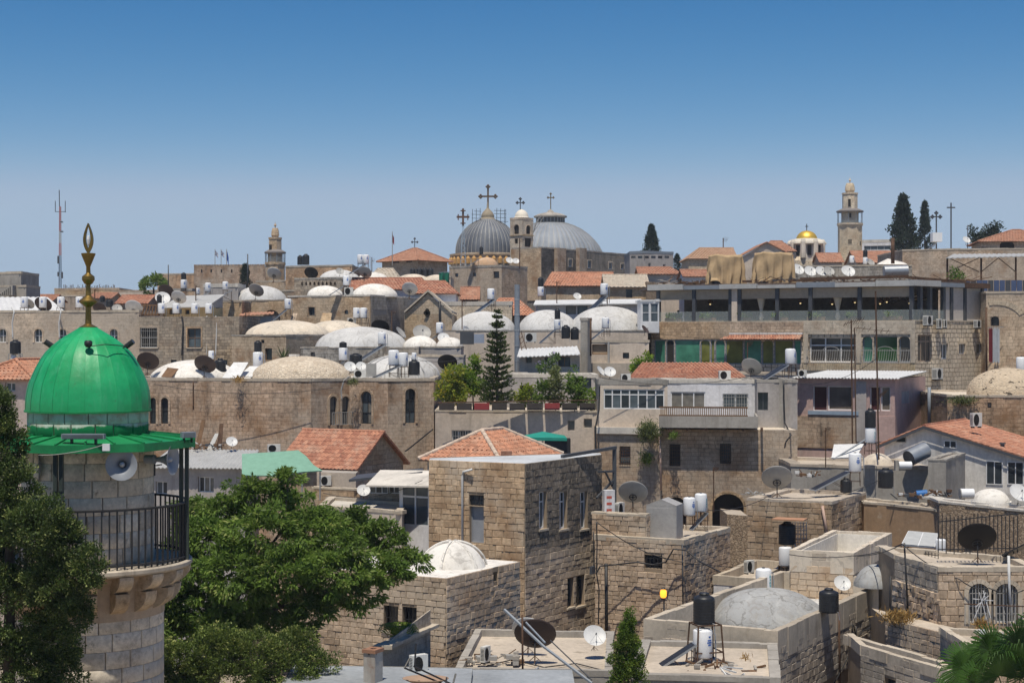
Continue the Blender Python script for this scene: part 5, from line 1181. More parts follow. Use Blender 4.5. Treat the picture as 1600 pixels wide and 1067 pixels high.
tank('black tank stacked on a white heater before the pink house', 1360, 638, 668, 92.5, 17); boiler('white heater with teal print beneath the stacked black tank', 1360, 668, 692, 92.5, 'teal', 20)
br = thing('plastic_barrel', P(1440,777,86), 'bright blue plastic barrel lying among scrap', 'barrel'); m = MB(); m.tube([P(1431,772,86), P(1434,772,86), P(1445,771,86), P(1448,771,86)], .2, 14); m.build('body', plain('blue_plastic', (.04,.16,.42), .4), br, True, 40); m = MB(); m.tube([P(1429.5,772,86), P(1431,772,86)], .12, 10); m.build('lid', m_iron, br)
scrap('scrap heap around the blue barrel', 1430, 779, 32, 85, 40, 3); scrap('planks and bars piled on the collector corner', 1262, 745, 16, 88, 22, 4); scrap('pale scrap bundle at the edge of the brown terrace', 1180, 776, 12, 86, 20, 9, [m_dishw, m_conc, m_dishg]); scrap('rubbish along the concrete shed', 1470, 776, 14, 87, 24, 12)
t = thing('water_tank', P(1511,779,79), 'white plastic drum lying by the small white dome', 'drum'); m = MB(); m.tube([P(1501,771,79), P(1521,771,79)], .24, 14); m.build('body', m_boiler, t, True, 40); m = MB(); m.tube([P(1499.5,771,79), P(1501,771,79)], .25, 14); m.build('rim', m_dishg, t)
t = thing('roof_dome', P(1549,783,79), 'small whitewashed dome on the long rubble wall', 'dome'); dome_on(t, 1549, 783, 29, 763, 80, m_white, 28, .03); m = MB(); m.lathe(P(1549,783.5,80), [(.95,-.2),(.95,.03),(.8,.04)], 28); m.build('base', m_white, t)
dish('pale dish at the edge beyond the small white dome', 1592, 770, 16, 79, 'w', 15)
# masts
def antenna_mast(label, x0, yb, yt, Y, yagis, r=.035, lean=0.):
    t = thing('antenna_mast', P(x0,yb,Y), label, 'antenna', 'antenna masts'); m = MB(); m.tube([P(x0,yb,Y), P(x0+lean,yt,Y)], r, 5); m.build('mast', m_rustiron, t)
    for (y, x1, y1, n, ln) in yagis:
        a, b_ = P(x0+lean*(yb-y)/(yb-yt), y, Y), P(x1, y1, Y-.3); m = MB(); m.tube([a, b_], .02, 4)
        for i in range(n): c = a.lerp(b_, (i+.5)/n); s = Vector((.2,-.5,.45)).normalized()*ln; m.tube([c-s, c+s], .013, 4)
        m.build('yagi', m_rustiron, t)
    return t
antenna_mast('thin rusty twin mast before the restaurant windows', 1332, 718, 500, 94, [(503,1350,499,5,.25),(503,1318,507,3,.22)], .045, -2); antenna_mast('second thin mast beside the twin mast', 1338, 718, 512, 94.2, [(512,1392,518,6,.2)], .035, -3)
antenna_mast('thick dark mast with bent aerial over the pink house', 1373, 718, 455, 94, [(620,1385,612,6,.3)], .05, -5)
# --- white gabled house at the right edge
a30 = R(30); SG = 1.175; Cc = V2(1650,94); dl = Vector((-math.cos(a30), math.sin(a30))); drr = Vector((math.sin(a30), math.cos(a30))); tA, tL_ = 6.36*SG, 8.43*SG
gh = thing('gabled_house', (Cc.x, Cc.y, zbase(94)), 'white plastered gabled house with a sloping red tile roof', 'house')
def gp(t, z, dep=0.): q = Cc+dl*t+drr*dep; return Vector((q.x, q.y, z))
z0_ = zbase(94); za, ze, zl = Z(668,83.2*SG), Z(668,83.2*SG)-1.78*SG, Z(694,84.2*SG)
m = MB(); f = [gp(tL_,z0_), gp(0,z0_), gp(0,ze), gp(tA,za), gp(tL_,zl)]; m.slab(f, gp(0,0,.3)-gp(0,0)); m.poly([gp(0,z0_,.3), gp(0,z0_,9), gp(0,ze,9), gp(0,ze,.3)]); m.poly([gp(tL_,z0_,9), gp(tL_,z0_,.3), gp(tL_,zl,.3), gp(tL_,zl,9)]); m.build('wall', plaster_mat('plaster_dirty', (.68,.65,.61), .45, patch=.7, patchcol=(.4,.37,.34)), gh)
upz = Vector((0,0,.1)); sl1 = (za-ze)/tA
tile_plane(gh, gp(-.4,ze-sl1*.4,-.25)+upz, gp(-.4,ze-sl1*.4,9.)+upz, gp(tA,za,9.)+upz, gp(tA,za,-.25)+upz, m_tile, .24, .36, 300)
sl2 = (za-zl)/(tL_-tA); tile_plane(gh, gp(tL_+.37,zl-sl2*.37,9.)+upz, gp(tL_+.37,zl-sl2*.37,-.25)+upz, gp(tA,za,-.25)+upz, gp(tA,za,9.)+upz, m_tile, .24, .36, 0); ridge_tiles(gh, gp(tA,za+.12,-.25), gp(tA,za+.12,9), m_tile, .12)
m = MB(); m.slab([gp(-.4,ze-sl1*.4-.12,-.3), gp(tA,za-.05,-.3), gp(tA,za+.1,-.3), gp(-.4,ze-sl1*.4+.05,-.3)], (0,-.04,0)); m.slab([gp(tA,za-.05,-.3), gp(tL_+.37,zl-sl2*.37-.1,-.3), gp(tL_+.37,zl-sl2*.37+.06,-.3), gp(tA,za+.1,-.3)], (0,-.04,0)); m.build('barge_board', m_dkgrey, gh)
def ghw(x0, y0, x1, y1, nx, ny, pane, frame=m_wframe):
    def tz(px, py):
        k = (px-800)/F; t = (k*Cc.y-Cc.x)/(dl.x-k*dl.y); return t, CZ+(HZ-py)/F*(Cc+dl*t).y
    (ta, _), (tb_, _), (_, zt) , (_, zb) = tz(x0,y0), tz(x1,y0), tz((x0+x1)/2,y0), tz((x0+x1)/2,y1); face_win(gh, gp(ta,0).to_2d(), -dl, 0, ta-tb_, zb, zt, nx, ny, frame, pane, .0)
ghw(1541,720,1567,757,2,1,m_glass); ghw(1574,721,1600,757,2,1,m_glass); ghw(1475,688,1495,700,2,1,m_glass); ghw(1400,682,1416,691,1,1,m_glass, m_conc)
ac('beige unit standing on the red tile roof slope', 1516, 645, 1534, 666, 99, 25)
for i, (t_, dp) in enumerate(((3.2,.9),(1.9,1.6))):
    q = gp(t_, za-(tA-t_)*sl1+.1, dp); m = MB(); m.tube([q, q+Vector((0,0,.22))], .12, 8); m.tube([q+Vector((0,0,.22)), q+Vector((0,0,.3))], .18, 8); m.build('roof_vent', m_dkgrey, gh)
# --- domed rubble building at right
Rb = Bld('domed_house', 'brown stone house under a speckled rubble dome', 'house', m_brown, chain=[(1480,108),(1650,106)], top=618, back=12); Rb.win(0, (1543,629,1549,637), 1, 1, m_iron, m_glass); Rb.build(m_cream_dome, m_coping, .06, .08); dome_on(Rb, 1575, 616, 64, 574, 112.5, m_specdome, 48, .012)
weeds('green creeper hanging on the brown domed house', 1505, 628, 22, 5, 107.5, m_weed, 700, 'creeper', 'creeper', .3)
boiler('white heater at the edge above the speckled dome', 1596, 558, 582, 118, 'blue', 40)
# --- pink plastered shack
Pk = Bld('plaster_shack', 'patched pink and grey plaster house under a pale metal sheet roof', 'house', m_pink, c=(1398,108), top=592, a=26, L=1243, Rr=1446)
Pk.win(0, (1270,603,1292,642), 1, 1, m_wframe, plain('dark_red_curtain', (.07,.02,.02), .8), fw=.06); Pk.win(0, (1293,603,1331,641), 1, 1, m_wframe, glass_mat('hazy_glass', (.09,.075,.06), .15), fw=.08); Pk.win(0, (1359,604,1375,642), 1, 1, m_wframe, MATS['dark_red_curtain'], fw=.06); Pk.win(0, (1376,604,1391,642), 1, 1, m_wframe, glass_mat('hazy_glass'), fw=.07)
Pk.win(1, (1408,610,1421,631), 1, 1, m_pink, m_gplast, dep=.05); Pk.build(None, None); A, B, C, D = Pk.pts; zz = Pk.zt
up_ = lambda p, dz, dx=0, dy=0: (p.x+dx, p.y+dy, zz+dz)
sheet_roof(Pk.root, [up_(A,.05,-.3,-.4), up_(B,.05,.2,-.5), up_(C,.35,.3,.2), up_(D,.35,-.3,.2)], m_sheetw, .05, .22)
part_box(Pk, 0, (1243,650,1342,700), -.05, .06, m_brown, 'stone_base'); part_box(Pk, 0, (1345,650,1399,690), -.05, .05, m_pink, 'plaster_patch'); part_box(Pk, 0, (1263,642,1342,648), -.02, .12, plain('blue_sill', (.28,.36,.45), .7), 'sill'); part_box(Pk, 0, (1338,596,1354,690), -.02, .08, m_gplast, 'pilaster')
pole('drainpipe', 'grey vertical pipe beside the pink house wall', 'pipe', [P(1452,605,112), P(1452,665,112)], .12, m_greyp)
# --- stone house with balcony, centre
Cb = Bld('balcony_house', 'old stone house with barred windows under a long balcony', 'house', m_tan, chain=[(933,101),(1033,100),(1246,99)], top=669, back=16)
for k, r in ((0,(968,697,985,726)),(1,(1046,694,1063,728)),(1,(1125,693,1142,724))): Cb.win(k, r, 1, 1, m_iron, m_glass, bars=(m_rustiron,5,6,.08), dep=.25)
for r in ((1040,776,1072,830),(1113,771,1162,830)): Cb.win(1, r, 1, 1, m_iron, m_dark_in, arch=1, dep=.6, trim=m_tan2, name='archway')
Cb.build(m_cream_dome, None)
m = MB(); m.obox(Cb.pts[0], Cb.wall(0)[1], 0, Cb.wall(0)[3], -.05, .18, Z(677,101), Z(667,101)); m.build('lime_ledge', m_roofl, Cb.root)
pole('drainpipe', 'pinkish drainpipe down the old stone house', 'pipe', [P(1031,682,99.6), P(1033,766,99.6)], .06, MATS['pink_pipe'])
Bld('upper_room', '', '', m_cplast, chain=[(936,102),(1043,101)], top=598, back=5, zb=Z(672,102), root=Cb.root).win(0, (943,608,1038,639), 7, 2, m_wframe, (m_glass, m_glassb), split=(.72,), fw=.07, dep=.1).build(m_conc, m_conc, .2, .1, .3)
ur = Bld('upper_room', '', '', m_wplast, chain=[(1043,104),(1104,103.8),(1183,103.5)], top=596, back=5, zb=Z(672,103), root=Cb.root); ur.win(0, (1048,612,1102,637), 3, 1, m_wframe, m_glass, fw=.07, dep=.1); ur.win(1, (1129,615,1169,637), 2, 1, m_wframe, m_glass, bars=(m_dishg,10,2,.02), dep=.15); ur.build(m_roofl, m_roofl, .1, .1)
ug = Bld('upper_room', '', '', m_gplast, chain=[(1183,102.5),(1246,102)], top=595, back=6, zb=Z(672,102), root=Cb.root); ug.win(0, (1184,613,1200,641), 2, 1, m_dkgrey, m_glass); ug.build(m_conc, m_conc, .08, .1)
part_box(ug, 0, (1218,592,1226,672), -.02, .35, m_conc, 'buttress')
m = MB(); o, d, n, Ln = Cb.wall(1); u1 = Cb.uz(1,1184,660)[0]; m.obox(o, d, -.1, u1, -4, .9, Z(668,99), Z(664,99)); m.obox(o, d, -.1, u1, .78, .9, Z(664,99), Z(650,99)); m.obox(o, d, u1-.12, u1, -4, .78, Z(664,99), Z(650,99)); bc = m.build('balcony', m_conc, Cb.root)
m = MB(); m.obox(o, d, -.1, u1-.6, .8, .88, Z(637.5,99), Z(635,99)); m.obox(o, d, -.1, u1-.6, .8, .88, Z(650,99), Z(648,99))
for i in range(46): u = i*(u1-.6)/46; m.obox(o, d, u, u+.05, .82, .86, Z(648,99), Z(637,99))
m.build('railing', m_wood, bc)
for i in range(6): m = MB(); u = .4+i*1.1; m.obox(o, d, u, u+.14, 0, .85, Z(673,99), Z(668,99)); m.build('joist', m_rustiron, bc)
weeds('bushy green creeper below the window band', 1013, 676, 16, 14, 99.3, m_weed, 1500, 'creeper', 'creeper', .3); weeds('small dark creeper on the old stone wall', 1010, 718, 9, 9, 99.8, m_leaf, 500, 'creeper', 'creeper', .25); weeds('tuft of creeper under the balcony slab', 1052, 682, 7, 5, 99, m_leaf, 260, 'creeper', 'creeper', .25)
lr = Bld('tiled_house', 'long low red tile roof behind the balcony house', 'house', m_cplast, chain=[(985,110),(1165,109)], top=592, back=5.5); lr.build(None, None); A, B, C, D = lr.pts
tile_plane(lr.root, (A.x-.2,A.y-.3,lr.zt), (B.x+.2,B.y-.3,lr.zt), (C.x-.5,C.y,lr.zt+1.0), (D.x+1.2,D.y,lr.zt+1.0), m_tile, .26, .36, 300)
ac('grey window unit before the long low red roof', 1123, 579, 1141, 593, 107.5, 8); dish('big grey dish on the edge of the long low red roof', 1174, 574, 17, 108, 'g', 150)
panel('pair of dark collectors beside the big grey dish', 1188, 569, 1229, 593, 108, 2, 12); boiler('white heater above the pair of dark collectors', 1235, 545, 569, 109, 'blue', 25)
ac('white fan unit by the long low red roof', 970, 584, 985, 597, 105, 6); dish('white dish seen edge on near the garden', 939, 580, 9.5, 105, 'w', 62); dish('round white dish facing out near the garden', 953, 581, 9.5, 105, 'w', 8)
ac('cream box unit beneath the restaurant corner', 1246, 578, 1260, 588, 110, 10)
cable('black cable loop on the wall left of the pink house', [P(1224,595,101.5), P(1226,660,101.5), P(1236,680,98.6), P(1228,690,98.6), P(1226,700,98.6)], .05)
cable('dark cables down the old stone wall corner', [P(937,600,100.5), P(936,640,100.5), P(930,670,100.3), P(931,700,100.3), P(935,740,100.3)], .05)
# --- garden house and plants
Gd = Bld('garden_house', 'cream house topped by a leafy roof garden', 'house', m_cplast, chain=[(680,106),(872,105),(934,104.5)], top=642, back=10)
Gd.win(0, (706,672,737,690), 3, 1, m_wframe, m_glass, bars=(m_dishg,8,1,.0)); Gd.win(1, (887,657,898,673), 1, 1, m_conc, m_glass); Gd.win(1, (912,654,925,669), 1, 1, m_conc, m_glass); Gd.build(m_roof, m_coping, .05, .05)
pl_ = thing('roof_planter', P(806,640,105), 'dark planter boxes with a rusty rail along the roof garden', 'planter'); m = MB()
for i in range(9):
    m = MB(); x = 686+i*27.5; o = V2(x, 104.7); m.box(o.x, o.x+.95, o.y-.1, o.y+.35, Z(640.5,104.7), Z(630,104.7)); m.build('trough', plain('dark_trough', (.06,.05,.045), .8) if i % 4 != 2 else plain('red_trough', (.3,.05,.05), .6), pl_)
m = MB(); m.tube([P(684,629,104.4), P(933,625,104.4)], .035, 5); m.build('rail', m_rustiron, pl_)
bush('lemon_tree', 'golden green tree at the corner of the roof garden', 'tree', [(700,600,21,28,0),(692,618,16,14,0),(712,582,12,14,0),(716,612,12,16,0)], 107, m_lime, 26, 80, .3, .22, droop=.1, tip=.4, trunk=[([(700,642,0),(700,600,0)], .06, .03)])
bush('lemon_tree', 'bright green tree beside the tall pine', 'tree', [(740,595,18,26,0),(736,570,12,12,0),(752,610,14,16,0),(728,612,12,14,0)], 108, leaf_mat('bright_leaf', (.09,.18,.015), (.22,.34,.035), (.4,.42,.06), .45), 26, 80, .3, .22, droop=.1, tip=.3, trunk=[([(740,642,0),(738,600,0)], .06, .03)])
# tiered pine
pt = thing('norfolk_pine', P(777,640,107), 'tall tiered pine standing in the roof garden', 'tree'); m = MB(); m.tube([P(777,640,107), P(776,486,107)], .12, 6, True, .02); m.build('trunk', m_bark, pt)
pos = []; ax = []
for i in range(19):
    f_ = i/18; y = 630-f_*140; rad = (26*(1-f_)**.75+3)*107/F; nb = 9
    for b_ in range(nb):
        a = 2*PI*b_/nb+i*.7+random.uniform(-.25,.25); y += random.uniform(-1.2,1.2); nn = int(46*(rad/1.1)+8)
        tt = RNG.uniform(.08, 1, nn); r_ = tt*rad*(1+.1*math.sin(b_*3+i)); lift = .3*rad*tt**2
        pos.append(np.stack([X(777,107)+r_*math.cos(a)+RNG.normal(0,.05,nn), 107+r_*math.sin(a)+RNG.normal(0,.05,nn), Z(y,107)+lift-.1*rad+RNG.normal(0,.03,nn)], 1)); ax.append(np.tile([math.cos(a)*.8, math.sin(a)*.8, .7], (nn,1)))
pos = np.concatenate(pos); ax = np.concatenate(ax); leaf_cloud('crown', pos, ax, .2, leaf_mat('pine_green', (.03,.055,.012), (.09,.12,.03), None, .15), pt, RNG.uniform(0,1,len(pos)), .4, .35)
for i, (lab, bl, mt) in enumerate((('leafy shrub with yellow blossom in the roof garden', [(820,615,12,14,0),(812,628,10,8,0)], m_lime), ('tall spiky yucca in the middle of the roof garden', [(868,600,9,28,0),(872,622,10,12,0)], m_weed), ('round green shrub beside the yucca', [(848,614,12,18,0),(842,628,12,8,0)], m_leaf), ('climbing green shrub near the white dishes', [(898,600,14,24,0),(905,622,12,14,0)], m_leaf), ('low bright hedge at the end of the roof garden', [(918,622,14,12,0),(890,628,12,8,0)], MATS['bright_leaf']), ('wild green shrub on the wall by the green glass', [(1000,572,14,10,0),(992,582,12,8,0),(1008,560,6,8,0)], MATS['bright_leaf']), ('flowering violet shrub behind the roof garden', [(853,573,14,9,0),(866,560,8,8,0)], leaf_mat('violet_bloom', (.06,.12,.03), (.12,.18,.05), (.3,.22,.5), .3)))):
    bush('garden_shrub', lab, 'shrub', bl, (106 if i < 5 else 116), mt, 34, 70, .28, .2, group='plants of the roof garden', tip=.35, trunk=[([(bl[0][0],645,0),(bl[0][0],bl[0][1],0)], .03, .02)])
um = thing('parasol', P(848,705,98), 'green cloth parasol over a dark mesh booth', 'parasol'); ap = P(848,674,99); cs = [P(812,683,97.5), P(886,684,97.2), P(882,680,101), P(818,680,101)]; m = MB()
for i in range(4): m.poly([ap, cs[i], cs[(i+1)%4]]); m.poly([ap-Vector((0,0,.03)), cs[(i+1)%4]-Vector((0,0,.03)), cs[i]-Vector((0,0,.03))])
for i in range(4): a_, b_ = cs[i], cs[(i+1)%4]; m.slab([a_, b_, b_-Vector((0,0,.18)), a_-Vector((0,0,.18))], (0,.01,0))
m.build('canopy', plain('green_cloth', (.02,.26,.2), .7), um); m = MB(); m.tube([ap, ap-Vector((0,0,3))], .04, 6); m.build('pole', m_steel, um)
m = MB(); m.obox(V2(851,98.5), Vector((1,0)), 0, 1.5, 0, 1., Z(712,98.5), Z(684,98.5)); m.build('booth', m_iron, um)
# --- long polygonal stone building, left of centre
Lg = Bld('long_stone_house', 'long stone building with arched windows behind the red roofed house', 'house', m_brown, chain=[(205,113),(486,110),(546,112.2),(606,110.5),(678,111.5)], top=592, back=16)
for r in ((234,621,244,662),(252,621,263,662)): Lg.win(0, r, 1, 2, m_iron, m_glass, arch=1, trim=m_tan)
for r in ((515,619,526,664),(534,619,545,664)): Lg.win(1, r, 1, 2, m_iron, m_glass, arch=1, trim=m_tan)
Lg.win(2, (564,611,581,662), 2, 3, m_iron, m_glass, arch=1, trim=m_tan); Lg.win(3, (633,607,649,661), 2, 3, m_iron, m_glass, arch=1, trim=m_tan); Lg.build(m_roofl, m_coping, .1, .1)
m = MB(); o, d, n, Ln = Lg.wall(1); ua, ub = Lg.uz(1,515,650)[0], Lg.uz(1,552,650)[0]
for z in (645,664): m.obox(o, d, ua, ub, .28, .32, Z(z,110.5)-.02, Z(z,110.5)+.02)
for i in range(13): u = ua+(ub-ua)*i/12; m.obox(o, d, u-.015, u+.015, .28, .31, Z(664,110.5), Z(645,110.5))
m.build('railing', m_dishg, Lg.root)
dome_on(Lg, 305, 592, 70, 562, 118.5, m_white, 40, .015); dome_on(Lg, 470, 590, 78, 556, 118, m_rubdome, 56, .012); dome_on(Lg, 625, 589, 62, 555, 119, m_greydome, 40, .01, ribs=12)
m = MB(); c = P(460,556,118); m.box(c.x-.35,c.x+.35,c.y-.3,c.y+.3,c.z-.15,c.z+.12); m.build('dome_cap', m_white, Lg.root)
for lab, a_ in (('black cable slanting over the long stone wall', [(677,670),(640,700),(633,705)]), ('rust stained pipe low on the long stone wall', [(302,596),(302,640)]), ('pale hose over the long stone wall top', [(546,588),(537,595),(533,610),(534,625)])): cable(lab, [P(x,y,109.8) for x, y in a_], .05, mat=m_rustiron if 'rust' in lab else (m_dishg if 'pale' in lab else None))
weeds('green tuft on top of the long stone wall', 552, 598, 7, 5, 111, m_weed, 260, 'creeper', 'creeper', .25); weeds('dry grass tuft on the long stone wall', 373, 594, 9, 4, 110.6, m_dry, 220, 'weeds', 'weeds', .25)
dish('dark brown dish above the minaret end of the long wall', 231, 565, 17.5, 116, 'd', 178); dish('brown dish before the flat white dome', 320, 570, 17.5, 115.5, 'd', 170); tank('black tank partly behind the brown dish', 344, 560, 588, 117, 18); boiler('white heater with blue print over the brown dish', 330, 548, 561, 119, 'blue', 20)
t = thing('roof_skylight', P(375,590,117), 'slanted pale skylights beside the flat white dome', 'skylight'); 
for i, (xa, xb) in enumerate(((347,388),(372,408))): m = MB(); m.slab([P(xa,590-i*2,115.5+i), P(xb-14,590-i*2,115.5+i), P(xb,566+i*6,117+i), P(xa+18,566+i*6,117+i)], (0,0,-.06)); m.build('pane', m_sheetw, t)
m = MB(); m.slab([P(252,588,115), P(268,589,115), P(279,576,116), P(262,574,116)], (0,0,-.05)); one('roof_hatch', m, m_wood, 'open rusty hatch leaning on the flat white dome', 'hatch')
tank('black tank stacked above a tall white heater', 403, 532, 550, 121, 12); boiler('tall white heater under the stacked black tank', 403, 550, 573, 121, 'blue', 5); boiler('black capped heater left of the grey collectors', 536, 543, 563, 121, 'blue', 15); tank('black lid tank on the capped heater', 536, 534, 544, 121, 12); panel('small dark collector below the capped heater', 519, 562, 541, 575, 121, 1, 15)
tank('wide black cistern behind the white dishes', 556, 552, 570, 122, 20); dish('white dish beside the rubble dome', 547, 573, 9.5, 114.5, 'w', 20); dish('small white dish next to the rubble dome dish', 564, 572, 8, 114.8, 'w', 14); ac('white unit with dark grille beside the rubble dome', 553, 578, 571, 590, 113.5, 5)
m = MB(); m.obox(V2(572,114), Vector((1,.1)).normalized(), 0, .7, 0, .4, Z(588,114), Z(568,114)); one('metal_box', m, m_dishg, 'plain grey metal box left of the sloping collectors', 'box')
panel('sloping twin collectors on the ribbed dome roof', 580, 569, 627, 591, 114, 2, 12); boiler('white heater in front of the ribbed grey dome', 615, 547, 571, 115, 'blue', 10); boiler('second white heater before the ribbed grey dome', 630, 551, 573, 115, 'blue', 30); tank('black tank topped by a white drum', 647, 562, 586, 114.5, 18); boiler('white drum with blue print on the black tank', 647, 551, 562, 114.5, 'blue', 5)
panel('tall twin collectors behind the ribbed grey dome', 558, 536, 602, 564, 126, 2, 14); boiler('white heater above the tall twin collectors', 597, 519, 538, 127, 'blue', 15); dish('dark dish behind the yellow green tree', 699, 567, 15.5, 118, 'b', 178)
# --- red roofed house and sheds behind the broadleaf tree
Rh = Bld('gabled_house', 'stone house with a bright red tile gable roof', 'house', m_tan2, c=(556,95), top=729, a=28, L=440, Rr=630); Rh.win(1, (597,712,606,723), 1, 1, m_dark_in, m_glass); Rh.build(None, None)
A, B, C, D = Rh.pts; Mid = (B+C)/2; gable_part(Rh, 'roof', Z(676, Mid.y)-Rh.zt, 0, tmat=m_tile, most=300, over=.3)
ac('white unit below the red gable roof', 500, 743, 517, 758, 93, 15); ac('round fan unit at the back of the red gable roof', 418, 694, 438, 706, 94, 10)
Bld('plaster_shed', 'cream plastered annex under the red gable roof', 'shed', m_cplast, chain=[(495,93.5),(556,92.5)], top=737, back=1.5).build(m_conc, None)
Bld('yard_wall', 'low stone wall beside the cream annex', 'wall', m_tan, chain=[(490,90),(562,89)], top=762, back=.4).build(m_coping, m_coping, .05, .05)
Sd = Bld('plaster_shed', 'long grey shed with a tin roof behind the minaret', 'shed', m_gplast, chain=[(236,93),(383,91)], top=729, back=5); Sd.win(0, (243,752,261,772), 2, 1, m_wframe, m_glass); Sd.win(0, (309,745,334,769), 3, 1, m_wframe, m_glass); Sd.build(None, None); A, B, C, D = Sd.pts; sheet_roof(Sd.root, [(A.x-.2,A.y-.4,Sd.zt), (B.x+.1,B.y-.4,Sd.zt+.1), (C.x,C.y,Sd.zt+.75), (D.x,D.y,Sd.zt+.65)], m_sheetg, .05, .25)
scrap('planks and tin leaning on the long stone wall', 325, 702, 22, 97, 36, 21); dish('small white dish behind the grey tin roof', 362, 690, 9, 96, 'w', 20)
for i, (x0, y0, x1, y1) in enumerate(((303,705,317,656),(338,703,345,662),(322,705,338,677))): m = MB(); m.slab([P(x0,y0,97.4), P(x0+8,y0,97.4), P(x1+4,y1,98), P(x1-2,y1,98)], (0,.05,0)); one('plank', m, (m_wood, m_rustiron, m_sheetg)[i], ('long board leaning against the long stone wall', 'rusty iron strip leaning against the long stone wall', 'ribbed tin sheet leaning behind the grey shed')[i], 'plank', 'boards leaning by the long wall')
aw = thing('awning', P(440,765,89), 'pale green cloth awning beside the red gable roof', 'awning'); m = MB(); g = [[(378,709,90),(425,706,90.5),(466,703,90.5),(478,712,90)],[(378,724,88.5),(425,722,88.7),(468,720,88.7),(490,726,88.7)],[(378,742,87.5),(425,743,87.5),(472,737,87.5),(504,735,87.8)]]
for rw in g:
    for q in rw: m.v.append(tuple(P(*q)))
for i in range(2):
    for j in range(3): m.f.append((i*4+j, i*4+j+1, (i+1)*4+j+1, (i+1)*4+j))
k0 = len(m.v); m.v += [tuple(Vector(v)-Vector((0,0,.04))) for v in m.v[:k0]]; m.f += [tuple(i+k0 for i in f[::-1]) for f in m.f[:]]
m.build('cloth', plain('pale_green_cloth', (.2,.37,.28), .75, .1), aw, True); m = MB()
for q in ((380,742,87.6),(472,738,87.6),(500,736,88)): m.tube([P(*q), P(q[0],q[1]+45,q[2])], .04, 5)
m.build('post', m_steel, aw)
Ks = Bld('window_kiosk', 'white kiosk with a large framed window behind the stone house', 'kiosk', m_wplast, chain=[(624,81),(674,80)], top=757, back=3.5); Ks.win(0, (627,758,671,822), 2, 2, m_wframe, m_glassb, split=(.72,), fw=.09, dep=.06); Ks.build(None, None); A, B, C, D = Ks.pts
sheet_roof(Ks.root, [(A.x-1.6,A.y-.5,Ks.zt+.02), (B.x+.1,B.y-.5,Ks.zt+.06), (C.x,C.y,Ks.zt+.5), (D.x-1.2,D.y,Ks.zt+.45)], m_roofl, .08)
pg_ = thing('lean_to', P(600,765,85), 'dark sloping lean-to roof over a row of small windows', 'lean-to'); sheet_roof(pg_, [P(545,749,83), P(660,737,83), P(662,731,86), P(560,741,86)], m_dkgrey, .12); lt = Bld('x', '', '', m_tan, chain=[(575,85),(662,84)], top=748, back=2, root=pg_); lt.win(0, (577,758,606,771), 3, 1, m_wframe, m_glass, dep=.1); lt.win(0, (607,758,624,771), 2, 1, m_wframe, m_glass, dep=.1); lt.build(None, None)
Pt = Bld('patio', 'pale flat patio roof with one white dish', 'roof', m_cplast, chain=[(500,82),(628,79)], top=790, back=4.5); Pt.build(m_roofl, m_coping, .05, .1); dish('white dish on the pale patio roof', 568, 766, 10.5, 82, 'w', 10)
Hp = Bld('hipped_house', 'house under a faded hipped tile roof behind the tall stone house', 'house', m_cplast, c=(778,84), top=722, a=28, L=668, Rr=866); Hp.build(None, None); A, B, C, D = Hp.pts; hip_part(Hp, Z(671,88.5)-Hp.zt, m_tileold, 300, rmat=m_ridge)
m = MB(); o = P(792,720,82.5); m.box(o.x-.3,o.x+.25,o.y-.2,o.y+.2,o.z-.6,o.z+.5); one('brick_chimney', m, m_tile, 'stubby red brick chimney at the hipped roof edge', 'chimney')
# --- pink house at left edge
Ph = Bld('hipped_house', 'pinkish house with a weathered tile roof behind the juniper', 'house', plaster_mat('plaster_rose', (.55,.45,.4), .3, patch=.2), c=(50,97), top=593, a=10, L=-50, depth=7); Ph.win(0, (8,598,24,611), 2, 1, m_wframe, m_glass); Ph.build(None, None); hip_part(Ph, Z(563,100)-Ph.zt, m_tileold, 0)
tank('black tank on a frame behind the pinkish house', 24, 531, 553, 118, 17); boiler('white heater in the frame below the black tank', 21, 554, 567, 118, 'blue'); stand('pale frame carrying the black tank at the pale building', 24, 553, 580, 22, 118.2, m_dishg)
# ------------------------------------------------------------------ restaurant with the open upper storey
Re = Bld('restaurant', 'restaurant building with green glass and an open roofed terrace above', 'restaurant', m_joint, chain=[(1018,147),(1430,135),(1541,142)], back=14., ztop=Z(501,135))
gx = [1022,1040,1054,1094,1110,1117,1133,1162,1190,1209,1240,1252]
for i in range(len(gx)-1):
    nar = gx[i+1]-gx[i] < 21
    Re.win(0, (gx[i]+.4,531,gx[i+1]-.4,569), 1, 1, m_greyp, [m_glassg, m_dark_in, m_glassg, m_glassy, m_glassy, m_glassg, m_glassy, m_glassg, m_glassy, m_glassy, m_glassg][i], arch=1 if (i in (1,3,5,8)) else 0, dep=.12, fw=.08)
Re.win(0, (1264,527,1337,566), 3, 2, m_wframe, glass_mat('shaded_glass', (.05,.045,.04), .1), split=(.68,), fw=.1, dep=.35)
Re.win(0, (1347,525,1363,566), 1, 1, m_greyp, m_glassg, arch=1, dep=.3, fw=.1); Re.win(0, (1365,525,1402,566), 1, 1, m_greyp, glass_mat('deep_green_glass', (.02,.06,.02), .06), dep=.3, fw=.1); Re.win(0, (1404,525,1422,566), 1, 1, m_greyp, glass_mat('shaded_glass'), arch=1, dep=.3, fw=.1)
Re.win(1, (1434,523,1456,565), 3, 2, plain('brown_frame', (.3,.23,.18), .7), glass_mat('shaded_glass'), split=(.75,), fw=.09); Re.win(1, (1470,537,1481,561), 2, 1, m_wframe, m_glass, trim=m_cream, fw=.08); Re.win(1, (1498,537,1508,553), 2, 1, m_wframe, m_glass, trim=m_cream); Re.win(1, (1525,537,1534,553), 1, 1, m_wframe, m_glass, trim=m_cream)
